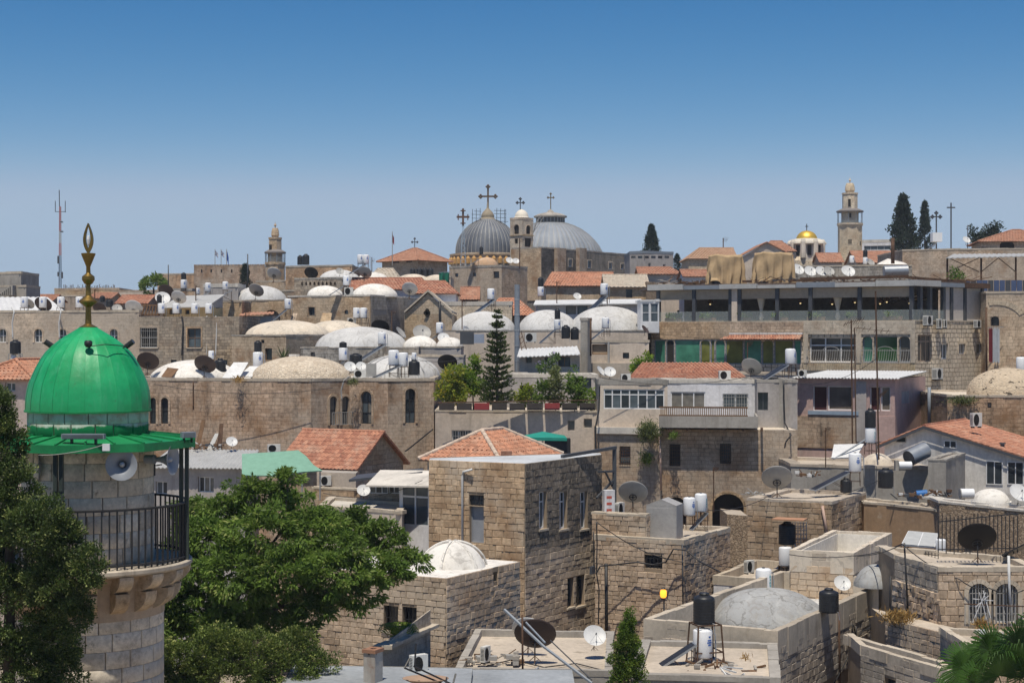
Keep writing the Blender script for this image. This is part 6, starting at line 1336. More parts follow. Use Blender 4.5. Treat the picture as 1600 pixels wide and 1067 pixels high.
for x in (1455,1464,1479,1487): Re.win(1, (x-3,606,x+4,626), 1, 1, m_dkgrey, m_glass, arch=2)
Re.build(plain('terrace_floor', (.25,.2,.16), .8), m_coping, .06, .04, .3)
part_box(Re, 0, (1018,503,1141,530), -.02, .06, m_tan, 'parapet_facing'); part_box(Re, 0, (1141,503,1256,519), -.02, .05, m_tan, 'parapet_facing'); part_box(Re, 0, (1256,502,1430,522), -.02, .08, m_cream, 'parapet_facing'); part_box(Re, 0, (1256,567,1430,600), -.02, .06, m_yellow, 'stone_base'); part_box(Re, 0, (1338,522,1346,567), -.02, .1, m_coping, 'pier'); part_box(Re, 0, (1256,522,1263,567), -.02, .1, m_coping, 'pier'); part_box(Re, 0, (1423,522,1430,567), -.02, .1, m_coping, 'pier')
o, d, n, Ln = Re.wall(0)
u0, u1 = Re.uz(0,1141,525)[0], Re.uz(0,1255,525)[0]; A_u = lambda u, w, z: Vector((o.x+d.x*u+n.x*w, o.y+d.y*u+n.y*w, z))
zq = Re.uz(0,1200,530)[1]; cnp = tile_plane(Re.root, A_u(u0-.6,.9,zq), A_u(u1,.9,zq), A_u(u1,.02,zq+.42), A_u(u0+.2,.02,zq+.42), m_tile, .24, .4, 0)
m = MB(); m.obox(o, d, u0, u1, 0, .25, zq+.4, zq+.56); m.build('flashing', m_white, Re.root)
for xa, xb in ((1262,1339),(1346,1424)):
    ua, ub = Re.uz(0,xa,555)[0], Re.uz(0,xb,555)[0]; m = MB(); zb_, zt_ = Re.uz(0,xa,567)[1], Re.uz(0,xa,546)[1]
    for z in (zb_, zt_-.1): m.obox(o, d, ua, ub, .28, .33, z, z+.05)
    um_ = (ua+ub)/2; m.tube([A_u(um_-.7+.7*(1-math.cos(q*PI/8)), .3, zt_-.1+.35*math.sin(q*PI/8)) for q in range(9)], .03, 4); rl_ = m.build('railing', m_dishg, Re.root)
    for i in range(22): m = MB(); u = ua+(ub-ua)*i/21; m.tube([A_u(u-.05,.42,zb_), A_u(u,.3,zb_+.4), A_u(u+.08,.3,zt_)], .02, 4); m.build('baluster', m_dishg, rl_)
for r in ((1436,493,1452,508),(1457,498,1466,513),(1467,499,1474,512),(1515,500,1528,512),(1450,575,1468,592)):
    uu, zz = Re.uz(1,(r[0]+r[2])/2,r[3]); q = Re.at(1, uu, .35, zz); k = (r[2]-r[0])*q.y/F*1.25
    place(A_, {1436:'upper white unit on the restaurant side wall', 1457:'narrow white unit next to the upper wall unit', 1467:'slim unit behind the black cable loop', 1515:'white unit near the restaurant drainpipe', 1450:'white unit low on the restaurant side wall'}[r[0]], GA, q, (k,k,(r[3]-r[1])*q.y/F/.7), 52)
# open terrace storey
zf = Re.zt+.06; zr_ = Z(447,135); po = lambda k, x: Re.uz(k, x, 470)[0]
for k, xs in ((0,(1027,1083,1140,1154,1213,1265,1342,1423)),(1,(1442,1457,1478,1490,1511,1538))):
    oo, dd, nn, LL = Re.wall(k)
    for x in xs: m = MB(); u = po(k,x); m.obox(oo, dd, u-.16, u+.16, -.45, -.12, zf, zr_); m.build('post', m_dkgrey, Re.root)
m = MB(); u = po(0,1147); m.obox(o, d, u-.25, u+.25, -.6, -.05, zf, zr_); m.build('pier', m_cplast, Re.root)
bands = MB()
for k in (0,1):
    oo, dd, nn, LL = Re.wall(k); m = MB(); nb_ = 7 if k == 0 else 3
    for i in range(nb_):
        m = MB(); hh = (.5,.36,.42,.3,.46,.38,.5)[i]; m.obox(oo, dd, -.3+(LL+.5)*i/nb_, -.3+(LL+.5)*(i+1)/nb_-.03, -.5, (.25,.14,.3,.2,.1,.25,.18)[i], zr_+.02, zr_+hh); m.build('fascia', (m_sheetg, m_greyp, m_rustiron if k else m_sheetg)[i % 3], Re.root)
xs = (1027,1083,1140,1154,1213,1265,1342,1423)
for a_, b_ in zip(xs, xs[1:]):
    if b_-a_ < 20: continue
    m = MB(); m.obox(o, d, po(0,a_)+.18, po(0,b_)-.18, -.3, -.24, zr_-.85, zr_); m.build('valance', plain('beige_canvas', (.42,.34,.25), .9), Re.root)
    m = MB(); m.obox(o, d, po(0,a_)+.18, po(0,b_)-.18, -.14, -.11, zf, zf+.85); m.build('glass_balustrade', MATS.get('clear_glass') or clear_mat('clear_glass', (.7,.78,.76), .13), Re.root)
oo, dd, nn, LL = Re.wall(1)
for a_, b_, mt in ((1478,1490,m_cplast),(1490,1511,m_cplast),(1511,1538,m_gplast)): m = MB(); m.obox(oo, dd, po(1,a_)+.18, po(1,b_)-.18, -.34, -.26, zf, zr_); m.build('wall_panel', plain('pale_panel', (.5,.46,.42), .8), Re.root)
m = MB(); m.obox(oo, dd, po(1,1424)+.3, po(1,1478), -.14, -.11, zf, zf+.85); m.build('glass_balustrade', MATS['clear_glass'], Re.root)
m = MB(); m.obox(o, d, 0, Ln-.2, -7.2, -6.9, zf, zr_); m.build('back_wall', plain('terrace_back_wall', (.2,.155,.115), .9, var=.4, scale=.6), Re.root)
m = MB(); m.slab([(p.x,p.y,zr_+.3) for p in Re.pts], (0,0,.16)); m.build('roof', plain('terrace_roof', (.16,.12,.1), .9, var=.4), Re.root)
# things on the restaurant terrace
for lab, x in (('gathered pale curtain tied at the second bay', 1184), ('gathered pale curtain by the fourth bay', 1304)):
    u = po(0,x); m = MB(); m.lathe(tuple(A_u(u,-.8,zf)), [(.12,.05),(.22,.3),(.1,.75),(.25,1.4),(.4,2.1),(.42,2.45)], 14); t = thing('curtain', A_u(u,-.8,zf), lab, 'curtain', 'curtains of the restaurant'); m.build('cloth', plain('curtain_cloth', (.62,.54,.42), .9), t, True); m = MB(); m.lathe(tuple(A_u(u,-.8,zf+.72)), [(.13,0),(.13,.1)], 10); m.build('tie', m_wood, t)
sw = thing('ceiling_drapes', A_u(po(0,1380),-2,zr_-.9), 'cream swags of cloth under the restaurant roof', 'drapes')
for i in range(4):
    m = MB(); vs = []
    for j in range(9):
        for w_ in (-1.2-i*1.2, -1.9-i*1.2): vs.append(A_u(po(0,1346)+(po(0,1420)-po(0,1346))*j/8, w_, zr_-.55-.3*math.sin(j*PI/4)**2-.12*i))
    m.add(vs, [(2*j,2*j+2,2*j+3,2*j+1) for j in range(8)]); m.build('swag', MATS['curtain_cloth'], sw, True)
for i, x in enumerate((1098,1200,1236,1290,1324,1362,1376,1410)):
    t = thing('pendant_lamp', A_u(po(0,x),-2.5,zr_-.9), ('dark pendant lamp in the first open bay', 'pendant lamp left of the tied curtain bay', 'pendant lamp in the middle bay', 'pendant lamp beside the fourth bay curtain', 'pendant lamp by the broad grey post', 'dark pendant among the cream swags', 'second dark pendant among the cream swags', 'pendant lamp by the corner post')[i], 'lamp', 'pendant lamps of the restaurant'); c = A_u(po(0,x),-1.6-.3*(i%3),zr_-1.0-.12*(i%2))
    m = MB(); m.lathe(tuple(c), [(.02,.25),(.2,.1),(.24,-.05),(.2,-.18),(.02,-.2)], 12); m.build('shade', m_rustiron, t, True); m = MB(); m.tube([c+Vector((0,0,.2)), c+Vector((0,0,1.1))], .015, 4); m.build('cord', m_iron, t); m = MB(); m.lathe(tuple(c), [(.001,-.3),(.07,-.26),(.07,-.2),(.001,-.19)], 8); m.build('bulb', emit_mat('warm_bulb%d' % i, (1.,.75,.35), 1.), t)
for i in range(9):
    u = 1.5+i*2.5
    if u > Ln-1.5: break
    c = A_u(u,-2.2,zf); t = thing('dining_table', c, 'dining table in bay %s of the restaurant terrace' % ['one','two','three','four','five','six','seven','eight','nine'][i], 'table', 'tables of the restaurant'); m = MB(); m.box(c.x-.5,c.x+.5,c.y-.5,c.y+.5,c.z+.7,c.z+.76); m.build('table_top', m_wood, t); m = MB(); m.tube([c, c+Vector((0,0,.7))], .05, 6); m.build('leg', m_iron, t); m = MB(); m.lathe(tuple(c), [(.001,.03),(.3,.02),(.3,0)], 10); m.build('foot', m_iron, t)
for i in range(7):
    u = 1.+i*3.3
    if u > Ln-1: break
    c = A_u(u,-.75,zf); t = thing('planter', c, 'green planter behind the glass balustrade, bay %s' % ['one','two','three','four','five','six','seven'][i], 'planter', 'planters of the restaurant'); m = MB(); m.obox((c.x,c.y), d, 0, 1.6, -.15, .15, zf, zf+.32); m.build('trough', m_wood, t)
    k_ = 420; pos = np.stack([c.x+d.x*RNG.uniform(0,1.6,k_), c.y+d.y*RNG.uniform(0,1.6,k_)+RNG.normal(0,.1,k_), zf+.3+RNG.uniform(0,.35,k_)], 1); leaf_cloud('foliage', pos, np.tile([0,0,.8],(k_,1)), .2, m_leaf, t, RNG.uniform(0,1,k_), .4, .7)
def person(label, px, py, Y, shirt, yaw=0.):
    """seated figure: one skinned body from the hips up, thighs and calves on a bench"""
    base = P(px, py, Y); me = bpy.data.meshes.new('person')
    J = [(0,0,.0),(0,0,.22),(0,0,.45),(0,-.01,.56),(0,-.02,.66),(0,-.03,.78),(.19,0,.47),(.27,-.06,.22),(.2,-.28,.14),(-.19,0,.47),(-.27,-.06,.22),(-.2,-.28,.14),(.1,-.05,-.02),(.13,-.45,.0),(.13,-.47,-.42),(-.1,-.05,-.02),(-.13,-.45,.0),(-.13,-.47,-.42)]
    E = [(0,1),(1,2),(2,3),(3,4),(4,5),(2,6),(6,7),(7,8),(2,9),(9,10),(10,11),(0,12),(12,13),(13,14),(0,15),(15,16),(16,17)]; rad = [.16,.15,.15,.06,.1,.09,.065,.05,.035,.065,.05,.035,.085,.07,.05,.085,.07,.05]
    me.from_pydata(J, E, []); o_ = bpy.data.objects.new('person', me); COL.objects.link(o_); o_.location = base; o_.rotation_euler = (0,0,R(yaw)); sk_ = o_.modifiers.new('skin', 'SKIN'); me.materials.append(shirt)
    if not me.skin_vertices: me.attributes.new('skin', 'FLOAT', 'POINT') if False else None
    for i, r in enumerate(rad):
        if me.skin_vertices: me.skin_vertices[0].data[i].radius = (r, r*.8); me.skin_vertices[0].data[i].use_root = (i == 0)
    ss = o_.modifiers.new('sub', 'SUBSURF'); ss.levels = ss.render_levels = 1
    tag(o_, label, 'person', 'guests on the restaurant terrace')
    m = MB(); m.lathe((0,.015,.68), [(.001,.19),(.07,.18),(.11,.11),(.115,.03),(.1,-.04)], 12); h_ = m.build('hair', plain('dark_hair', (.02,.015,.012), .7)); h_.parent = o_
    return o_
person('person in dark clothes seated behind the glass at the first bay', 1060, 500, Re.at(0,po(0,1060),-1.3,0).y, plain('dark_shirt', (.03,.03,.035), .9)); person('person in a pale shirt seated at the second bay', 1110, 499, Re.at(0,po(0,1110),-2.,0).y, plain('pale_shirt', (.4,.37,.33), .9))
# draped tarpaulins and roof junk
def draped(label, x0, x1, y0, y1, Y, seed):
    rg = random.Random(seed); t = thing('tarpaulin', P((x0+x1)/2, y1, Y), label, 'tarpaulin', 'tarpaulins on the restaurant roof'); k = Y/F; w, h = (x1-x0)*k/2, (y1-y0)*k; c = P((x0+x1)/2, y1, Y); m = MB(); N, K = 140, 16; ph = [rg.uniform(0,6) for _ in range(5)]
    for i in range(K+1):
        f_ = i/K; z = h*(1-f_)
        for j in range(N):
            a = 2*PI*j/N; sq = (abs(math.cos(a))**5+abs(math.sin(a))**5)**(-1/5); fold = 1+(.03+.1*f_)*math.sin(a*13+ph[0]+1.6*math.sin(f_*3+a*2))+.05*f_*math.sin(a*29+ph[1]+f_*2)+.03*math.sin(f_*9+a*4); r = sq*fold*(.93+.07*f_)
            zz_ = z+(.06*math.sin(3*a+ph[2])+.05*math.sin(7*a+ph[3]))*(1 if f_ < .9 else 3*(abs(math.sin(a*2)))); m.v.append((c.x+w*r*math.cos(a), c.y+w*.7*r*math.sin(a), c.z+zz_))
    for i in range(K):
        for j in range(N): m.f.append((i*N+j, (i+1)*N+j, (i+1)*N+(j+1)%N, i*N+(j+1)%N))
    ct = len(m.v); m.v.append((c.x, c.y, c.z+h*1.03))
    for j in range(N): m.f.append((ct, j, (j+1)%N))
    m.build('cloth', plain('tan_tarpaulin', (.47,.34,.2), .85, .1, var=.15), t, True); m = MB(); m.box(c.x-w*.7,c.x+w*.7,c.y-w*.5,c.y+w*.5,c.z-.5,c.z+h*.8); m.build('covered_frame', m_dkgrey, t)
draped('tan tarpaulin bundle on the restaurant roof near the red roofs', 1106, 1161, 400, 444, 148, 3); draped('tan tarpaulin bundle on the restaurant roof near the gold dome', 1178, 1239, 396, 444, 146, 8)
scrap('broken battens along the restaurant roof edge', 1300, 442, 120, 144, 120, 31, [m_rustiron, m_wood, m_rustiron, m_dkgrey], 2.); scrap('rusty rods over the corner of the restaurant roof', 1470, 442, 45, 145, 60, 33, [m_rustiron, m_wood], 2.); scrap('battens on the sloping end of the restaurant roof', 1085, 444, 55, 150, 60, 35, [m_rustiron, m_wood, m_conc], 2.)
Gk = Bld('glass_porch', 'small white framed glass porch at the restaurant end', 'porch', m_wframe, chain=[(1001,146),(1030,145)], top=470, back=4, zb=Z(520,146)); Gk.win(0, (1003,474,1014,503), 1, 2, m_wframe, m_glassb, dep=.1); Gk.win(0, (1016,474,1028,503), 1, 2, m_wframe, m_glassb, dep=.1); Gk.build(m_sheetw, m_sheetw, .1, .1)
# air duct + dishes on the restaurant roof
m = MB(); m.tube([P(1381,424,150), P(1418,423,150)], .5, 14); one('ventilation_duct', m, m_steel, 'fat silver duct lying on the restaurant roof', 'duct', smooth=True, auto=40)
for lab, x, y, r, c_, yw in (('white dish nearest the tan tarpaulin', 1246,421,10.5,'w',20), ('second white dish of the row by the tarpaulin', 1266,424,10,'w',12), ('third white dish of the row by the tarpaulin', 1283,424,9.5,'w',16), ('half hidden fourth dish of the tarpaulin row', 1295,424,9,'g',14), ('separate white dish before the tall minaret', 1325,424,11,'w',10)): dish(lab, x, y, r, 150, c_, yw)
# ------------------------------------------------------------------ right-hand back
Rw = Bld('old_house', 'ochre stone house with an arch at the right edge', 'house', m_tan2, chain=[(1541,140),(1660,137)], top=457, back=8); Rw.win(0, (1548,494,1561,509), 1, 1, m_iron, m_glass, arch=1, bars=(m_iron,4,4,.02)); Rw.build(m_roof, m_coping, .06, .1)
m = MB(); oo, dd, nn, LL = Rw.wall(0); cu, cz_ = Rw.uz(0,1560,508); 
for i in range(9):
    a0, a1 = PI*.16+PI*.42*i/9, PI*.16+PI*.42*(i+.92)/9; q = [Rw.at(0, cu-.2+rr*math.cos(a)*1.3, .05, cz_+rr*math.sin(a)) for rr, a in ((1.7,a0),(2.1,a0),(2.1,a1),(1.7,a1))]; m.slab(q, (0,.06,0))
m.build('arch_stones', m_cream, Rw.root)
lc = thing('laundry', P(1554,560,139), 'grey and red cloths hung on the ochre house', 'laundry'); 
for x0, x1, mt in ((1545,1551,plain('red_cloth', (.16,.02,.03), .9)), (1551,1562,plain('grey_cloth', (.4,.43,.47), .9))):
    m = MB(); vs = []
    for j in range(9):
        for y in (513,566): vs.append(P(x0+(x1-x0)*j/8, y+2*math.sin(j*2), 138.6+.12*math.sin(j*1.9)))
    m.add(vs, [(2*j,2*j+2,2*j+3,2*j+1) for j in range(8)]); m.build('cloth', mt, lc, True)
m = MB(); m.tube([P(1543,512,138.8), P(1568,511,138.8)], .03, 4); m.build('rod', m_steel, lc)
pole('drainpipe', 'rusty drainpipe at the corner of the restaurant', 'pipe', [P(1541,480,139), P(1542,600,139)], .08, m_rustiron)
bf = thing('blue_fence', P(1550,455,150), 'blue metal fence beneath the iron pergola', 'fence'); 
for i in range(14): m = MB(); o_ = V2(1490+i*9, 150); m.box(o_.x, o_.x+.46, o_.y-.03, o_.y+.03, Z(455,150), Z(438,150)); m.build('fence_panel', plain('blue_metal', (.07,.1,.19), .6) if i % 3 else m_dkgrey, bf)
pg = thing('iron_pergola', P(1540,440,165), 'wide iron pergola with a sheet roof at the right', 'pergola'); sheet_roof(pg, [P(1478,403,158), P(1640,399,158), P(1640,396,172), P(1490,397,172)], m_sheetg, .08, .5); m = MB()
for x in (1480,1533,1587,1620): m = MB(); m.tube([P(x,450,158.5), P(x,402,158.5)], .1, 5); m.build('post', m_rustiron, pg)
m = MB()
for x0, x1 in ((1482,1530),(1530,1482),(1560,1533),(1560,1587)): m.tube([P(x0,403,158.6), P(x1,425,158.6)], .05, 4)
m.build('brace', m_rustiron, pg)
bush('garden_shrub', 'dark green shrub under the iron pergola', 'shrub', [(1492,432,14,12,0),(1503,436,10,8,0)], 156, m_leaf, 7, 60, .4, .3, tip=.2)
Wb = Bld('old_house', 'long stone terrace wall below the twin iron crosses', 'house', m_tan, chain=[(1410,206),(1480,204),(1640,202)], top=391, back=14); Wb.build(m_roof, m_coping, .08, .1)
Rt = Bld('hipped_house', 'stone house with a low red hipped roof at the skyline edge', 'house', m_tan, c=(1660,232), top=377, a=8, L=1533, depth=10); Rt.win(0, (1562,375,1585,389), 1, 1, m_iron, m_dark_in, arch=1); Rt.build(None, None); hip_part(Rt, Z(360,238)-Rt.zt, m_tilefar, 0, over=.6, tw=.4, tl=.5)
dish('pale dish on the skyline between cypresses and red roof', 1510, 375, 6.5, 215, 'w', 20)
m = MB(); m.box(X(1378,212), X(1398,212), 211, 213, Z(393,212), Z(378,212))
Wf = Bld('flat_house', 'white flat roofed house with a long window band on the skyline', 'house', m_wplast, chain=[(1340,330),(1402,328)], top=379, back=10); Wf.win(0, (1350,384,1392,391), 4, 1, m_wframe, m_glassb); Wf.build(m_roofl, m_roofl, .5, .1)
roof_house('long red tile roof before the tall minaret', 1340, 1424, 410, 393, 250, m_cream, m_tilefar, 0, 0, 9, tw=.4, tl=.5); roof_house('small red roof between gold dome and minaret', 1282, 1316, 409, 396, 262, m_cplast, m_tilefar, 0, 0, 6, tw=.4, tl=.5)
Bld('roof_parapet', 'grey stone parapet with heaters behind the dish row', 'wall', m_grey, chain=[(1240,175),(1425,173)], top=416, back=5).build(m_roof, m_coping, .08, .08)
boiler('small white heater before the tall minaret', 1331, 400, 411, 178, 'blue'); tank('black tank over a heater right of the minaret', 1352, 390, 402, 178, 7); boiler('white heater beneath the black tank right of the minaret', 1352, 402, 413, 178, 'blue'); dish('grey dish right of the stacked black tank', 1360, 410, 7, 178, 'g', 30)
pole('chimney_pipe', 'brown chimney pipe rising over the silver duct', 'chimney', [P(1395,412,176), P(1395,372,176)], .2, m_rustiron)
t = thing('roof_tent', P(1385,414,180), 'low white canvas pyramid behind the duct', 'tent'); m = MB(); ap = P(1387,404,182); cs = [P(1370,413,180), P(1418,413,180), P(1412,410,185), P(1375,410,185)]
for i in range(4): m.poly([ap, cs[i], cs[(i+1)%4]])
m.build('canvas', m_white, t)
def tower_minaret(label, px, Y, secs, mat, gal, wins, cap):
    """secs: (half width px, y_bottom, y_top, sides); gal: gallery rows"""
    k = Y/F; b0 = P(px, secs[0][1]+40, Y); t = thing('minaret', b0, label, 'minaret')
    for hw, yb, yt, ns in secs:
        m = MB(); zb_, zt_ = Z(yb,Y), Z(yt,Y); m.lathe((X(px,Y),Y,0), [(hw*k, zb_-(8 if (hw,yb,yt,ns) == secs[0] else 0)), (hw*k, zt_), (hw*k*1.08, zt_), (hw*k*1.08, zt_+.25), (.01, zt_+.26)], ns, PI/ns, 2*PI+PI/ns); m.build('shaft', mat, t)
    hw, y0, y1, y2 = gal; m = MB(); m.lathe((X(px,Y),Y,0), [(hw*.82*k,Z(y0+7,Y)),(hw*k,Z(y0,Y)),(hw*k,Z(y0-3,Y)),(hw*.7*k,Z(y0-3,Y))], 24); m.build('gallery_floor', mat, t)
    m = MB(); m.lathe((X(px,Y),Y,0), [(hw*.95*k,Z(y0-3,Y)),(hw*.95*k,Z(y1,Y))], 24); m.build('gallery_glazing', MATS['clear_glass'], t)
    m = MB(); m.lathe((X(px,Y),Y,0), [(hw*1.05*k,Z(y2,Y)),(hw*1.05*k,Z(y2-2,Y)),(hw*.6*k,Z(y2-6,Y))], 24); m.build('gallery_canopy', plain('canopy_grey', (.2,.18,.17), .8), t)
    m = MB()
    for i in range(10): a = 2*PI*i/10; m.tube([(X(px,Y)+hw*.96*k*math.cos(a), Y+hw*.96*k*math.sin(a), Z(y0-3,Y)), (X(px,Y)+hw*.96*k*math.cos(a), Y+hw*.96*k*math.sin(a), Z(y2,Y))], .06, 4)
    m.build('gallery_posts', m_greyp, t)
    r_, yb, ym, yt = cap; m = MB(); m.lathe((X(px,Y),Y,0), [(r_*.9*k,Z(yb,Y)),(r_*.9*k,Z(ym+3,Y)),(r_*1.05*k,Z(ym+2,Y)),(r_*1.0*k,Z(ym-1,Y)),(r_*.95*k,Z(ym-5,Y)),(r_*.7*k,Z(ym-9.5,Y)),(r_*.3*k,Z(yt+2,Y)),(.05,Z(yt,Y)),(.08,Z(yt-2,Y)),(.22,Z(yt-4,Y)),(.06,Z(yt-6,Y)),(.02,Z(yt-9,Y))], 18); m.build('cap', mat, t, True, 40)
    for (wx, wy0, wy1, ww, rad) in wins:
        m = MB(); hw_ = ww*k/2; xx = X(px,Y)+wx*k; yy = Y-rad*k-.08; m.box(xx-hw_, xx+hw_, yy, yy+.3, Z(wy1,Y), Z(wy0,Y)); m.build('window', m_dark_in, t)
    return t
tower_minaret('tall pale stone minaret with a railed gallery', 1328, 300, [(19,430,352,8),(13,349,330,8),(12,326,304,8)], m_cream, (20,352,345,332), [(-5,375,382,2.,17.5),(-2,375,382,2.,17.5),(13.5,378,384,2,11),(-3,312,324,4,11),(-2,334,341,3,12)], (7.5,304,296,286))
tower_minaret('small brown minaret with a glazed gallery left of the black tanks', 430, 235, [(15.5,440,414,8),(12,411,397,8),(10,394,374,8)], m_tan2, (16,413,402,396), [(-6,383,391,4,9)], (6,373,366,356))
# gold dome church
gc = thing('church', P(1261,420,270), 'white octagonal church drum with a shining gold dome and cross', 'church'); k = 270/F; m = MB(); m.lathe((X(1260.5,270),270,0), [(25*k,Z(440,270)),(25*k,Z(378,270)),(22*k,Z(374,270)),(16*k,Z(373,270))], 8, PI/8, 2*PI+PI/8); m.build('drum', plaster_mat('church_white', (.72,.66,.56), .15, patch=.1), gc)
for j in range(8):
    a = 2*PI*j/8+PI/8; m = MB(); c = Vector((X(1260.5,270)+24.8*k*math.cos(a), 270+24.8*k*math.sin(a), 0)); m.lathe((c.x,c.y,0), [(.45,Z(404,270)),(.45,Z(379,270)),(.3,Z(375,270))], 8); m.build('column', MATS['church_white'], gc)
    a = 2*PI*j/8; m = MB(); c = Vector((X(1260.5,270)+22.9*k*math.cos(a), 270+22.9*k*math.sin(a), 0)); tdir = Vector((-math.sin(a), math.cos(a))); m.obox((c.x-tdir.x*.32, c.y-tdir.y*.32), tdir, 0, .64, -.1, .12, Z(400,270), Z(384,270)); w_ = m.build('window', m_dark_in, gc)
    m = MB(); m.lathe((c.x+math.cos(a)*.12, c.y+math.sin(a)*.12, Z(381,270)), [(.001,.6),(.5,.42),(.72,.05),(.72,-.12)], 10); m.build('arch_hood', MATS['church_white'], gc, True)
m = MB(); m.lathe((X(1260.5,270),270,Z(375,270)), dome_prof(16.5*k, 14.5*k, 12), 32); m.build('dome', plain('gold_leaf', (.75,.48,.07), .45, .6, .55, var=.05), gc, True)
m = MB(); m.lathe((X(1261,270),270,0), [(33*k,Z(470,270)),(33*k,Z(408,270)),(26*k,Z(402,270))], 4, PI/4, 2*PI+PI/4); m.build('base', m_cream, gc)
def cross(root, px, y0, y1, w, Y, mat, th=.12, bud=0., arm=.33, name='cross', depth=.1):
    zt, zb_ = Z(y0,Y), Z(y1,Y); k = Y/F; H = zt-zb_; xc = X(px,Y); ya = zt-H*arm; m = MB(); m.box(xc-th/2, xc+th/2, Y-depth/2, Y+depth/2, zb_, zt); m.box(xc-w*k/2, xc-th/2, Y-depth/2+.004, Y+depth/2-.004, ya-th/2, ya+th/2); m.box(xc+th/2, xc+w*k/2, Y-depth/2+.004, Y+depth/2-.004, ya-th/2, ya+th/2)
    if bud:
        for cx, cz_ in ((xc,zt),(xc-w*k/2,ya),(xc+w*k/2,ya)):
            for dx, dz_ in ((0,bud*.8),(bud*.8,0),(-bud*.8,0),(0,-bud*.8)): m.lathe((cx+dx*.7, Y, cz_+dz_*.7), [(.001,-bud*.5),(bud*.45,-bud*.2),(bud*.45,bud*.2),(.001,bud*.5)], 6)
    return m.build(name, mat, root)
cross(gc, 1260.5, 350, 362, 5, 270, m_iron, .12)
for lab, x, y0, y1, w, bud in (('thinner iron cross beside the cypresses with rounded ends', 1463, 333, 392, 12, .28), ('taller plain iron cross on the stone terrace wall', 1486, 317, 392, 13, 0)): t = thing('iron_cross', P(x,y1,210), lab, 'cross', 'twin iron crosses'); cross(t, x, y0, y1, w, 210, m_dkgrey, .16, bud, .1)
m = MB(); m.box(X(1463,209)-.6, X(1463,209)+.6, 208.4, 209.6, Z(378,209), Z(364,209)); one('white_tank', m, m_boiler, 'white square tank at the foot of the rounded iron cross', 'tank')
panel('collector sloping up to the white square tank', 1442, 379, 1463, 393, 208, 1, 10)
GC = 'cypresses on the skyline'
conifer('broad dark cypress right of the tall minaret', 1411, 308, 396, 44, 285, GC, jag=.3, n=9000, prof=.8); conifer('slim dark cypress beside the iron crosses', 1445, 315, 396, 26, 285, GC, jag=.2, n=7000, prof=.8); conifer('lone cypress behind the grey clerestory house', 1018, 353, 402, 28, 300, GC, jag=.12, n=7000, prof=.75); conifer('small dark cypress next to the red roofs', 1058, 397, 428, 15, 290, GC, n=4000); conifer('small cypress by the old citadel tower', 383, 413, 456, 20, 240, GC, n=5000)
for i, (lab, x, y0, y1, w) in enumerate((('bushy dark tree left of the skyline red roof', 1528, 356, 390, 26), ('second dark tree behind the skyline red roof', 1546, 354, 385, 20), ('dark tree rising over the skyline red roof', 1560, 350, 380, 26))): bush('pine_tree', lab, 'tree', [(x,(y0+y1)/2-4,w/2,(y1-y0)/3,0),(x-5,(y0+y1)/2+5,w/2.2,(y1-y0)/3,0)], 262, m_cyp, 2.2, 90, .9, .5, group=GC, trunk=[([(x,y1+10,0),(x,y0+14,0)], .25, .1)])
pole('mast', 'thin grey mast right of the iron crosses', 'mast', [P(1512,392,230), P(1512,352,230)], .06, m_dkgrey)
roof_house('tan roofed house left of the first tarpaulin', 1076, 1150, 404, 388, 235, m_cream, tile_mat('roof_tile_tan', (.42,.27,.18), (.36,.22,.14), .3), .3, 0, 10, tw=.4, tl=.5)
gz = Bld('gabled_house', 'cream gable with small windows between the tarpaulins', 'house', m_cplast, chain=[(1160,228),(1236,226)], top=401, back=9); gz.win(0, (1192,388+16,1199,388+24), 1, 1, m_dkgrey, m_glass); gz.build(None, None); A, B, C, D = gz.pts; M0 = (A+B)/2; zp = Z(380,228); v3 = lambda p, z: Vector((p.x,p.y,z)); m = MB(); m.slab([v3(A,gz.zt-.01), v3(B,gz.zt-.01), v3(M0,zp)], (0,.2,0)); m.build('gable', m_cplast, gz.root); M3 = (C+D)/2
tile_plane(gz.root, v3(D,gz.zt)+Vector((-.3,0,.0)), v3(A,gz.zt)+Vector((-.3,-.3,0)), v3(M0,zp+.1)+Vector((0,-.3,0)), v3(M3,zp+.1), m_tilefar, .4, .5, 0); tile_plane(gz.root, v3(B,gz.zt)+Vector((.3,-.3,0)), v3(C,gz.zt)+Vector((.3,0,0)), v3(M3,zp+.1), v3(M0,zp+.1)+Vector((0,-.3,0)), m_tilefar, .4, .5, 0)
roof_house('faded red roof glimpsed left of the gold dome', 1196, 1242, 392, 377, 262, m_cplast, m_tilefar, .3, .3, 8, tw=.4, tl=.5); roof_house('bright red roof below the tan roofed house', 1070, 1125, 432, 422, 205, m_wplast, m_tilefar, 0, 0, 7, tw=.4, tl=.5); roof_house('small red roof beside the grey clerestory house', 1000, 1064, 428, 418, 215, m_cplast, m_tilefar, 0, .2, 6, tw=.4, tl=.5)
tank('green water tank on the restaurant roof end', 1062, 434, 444, 150, 6)
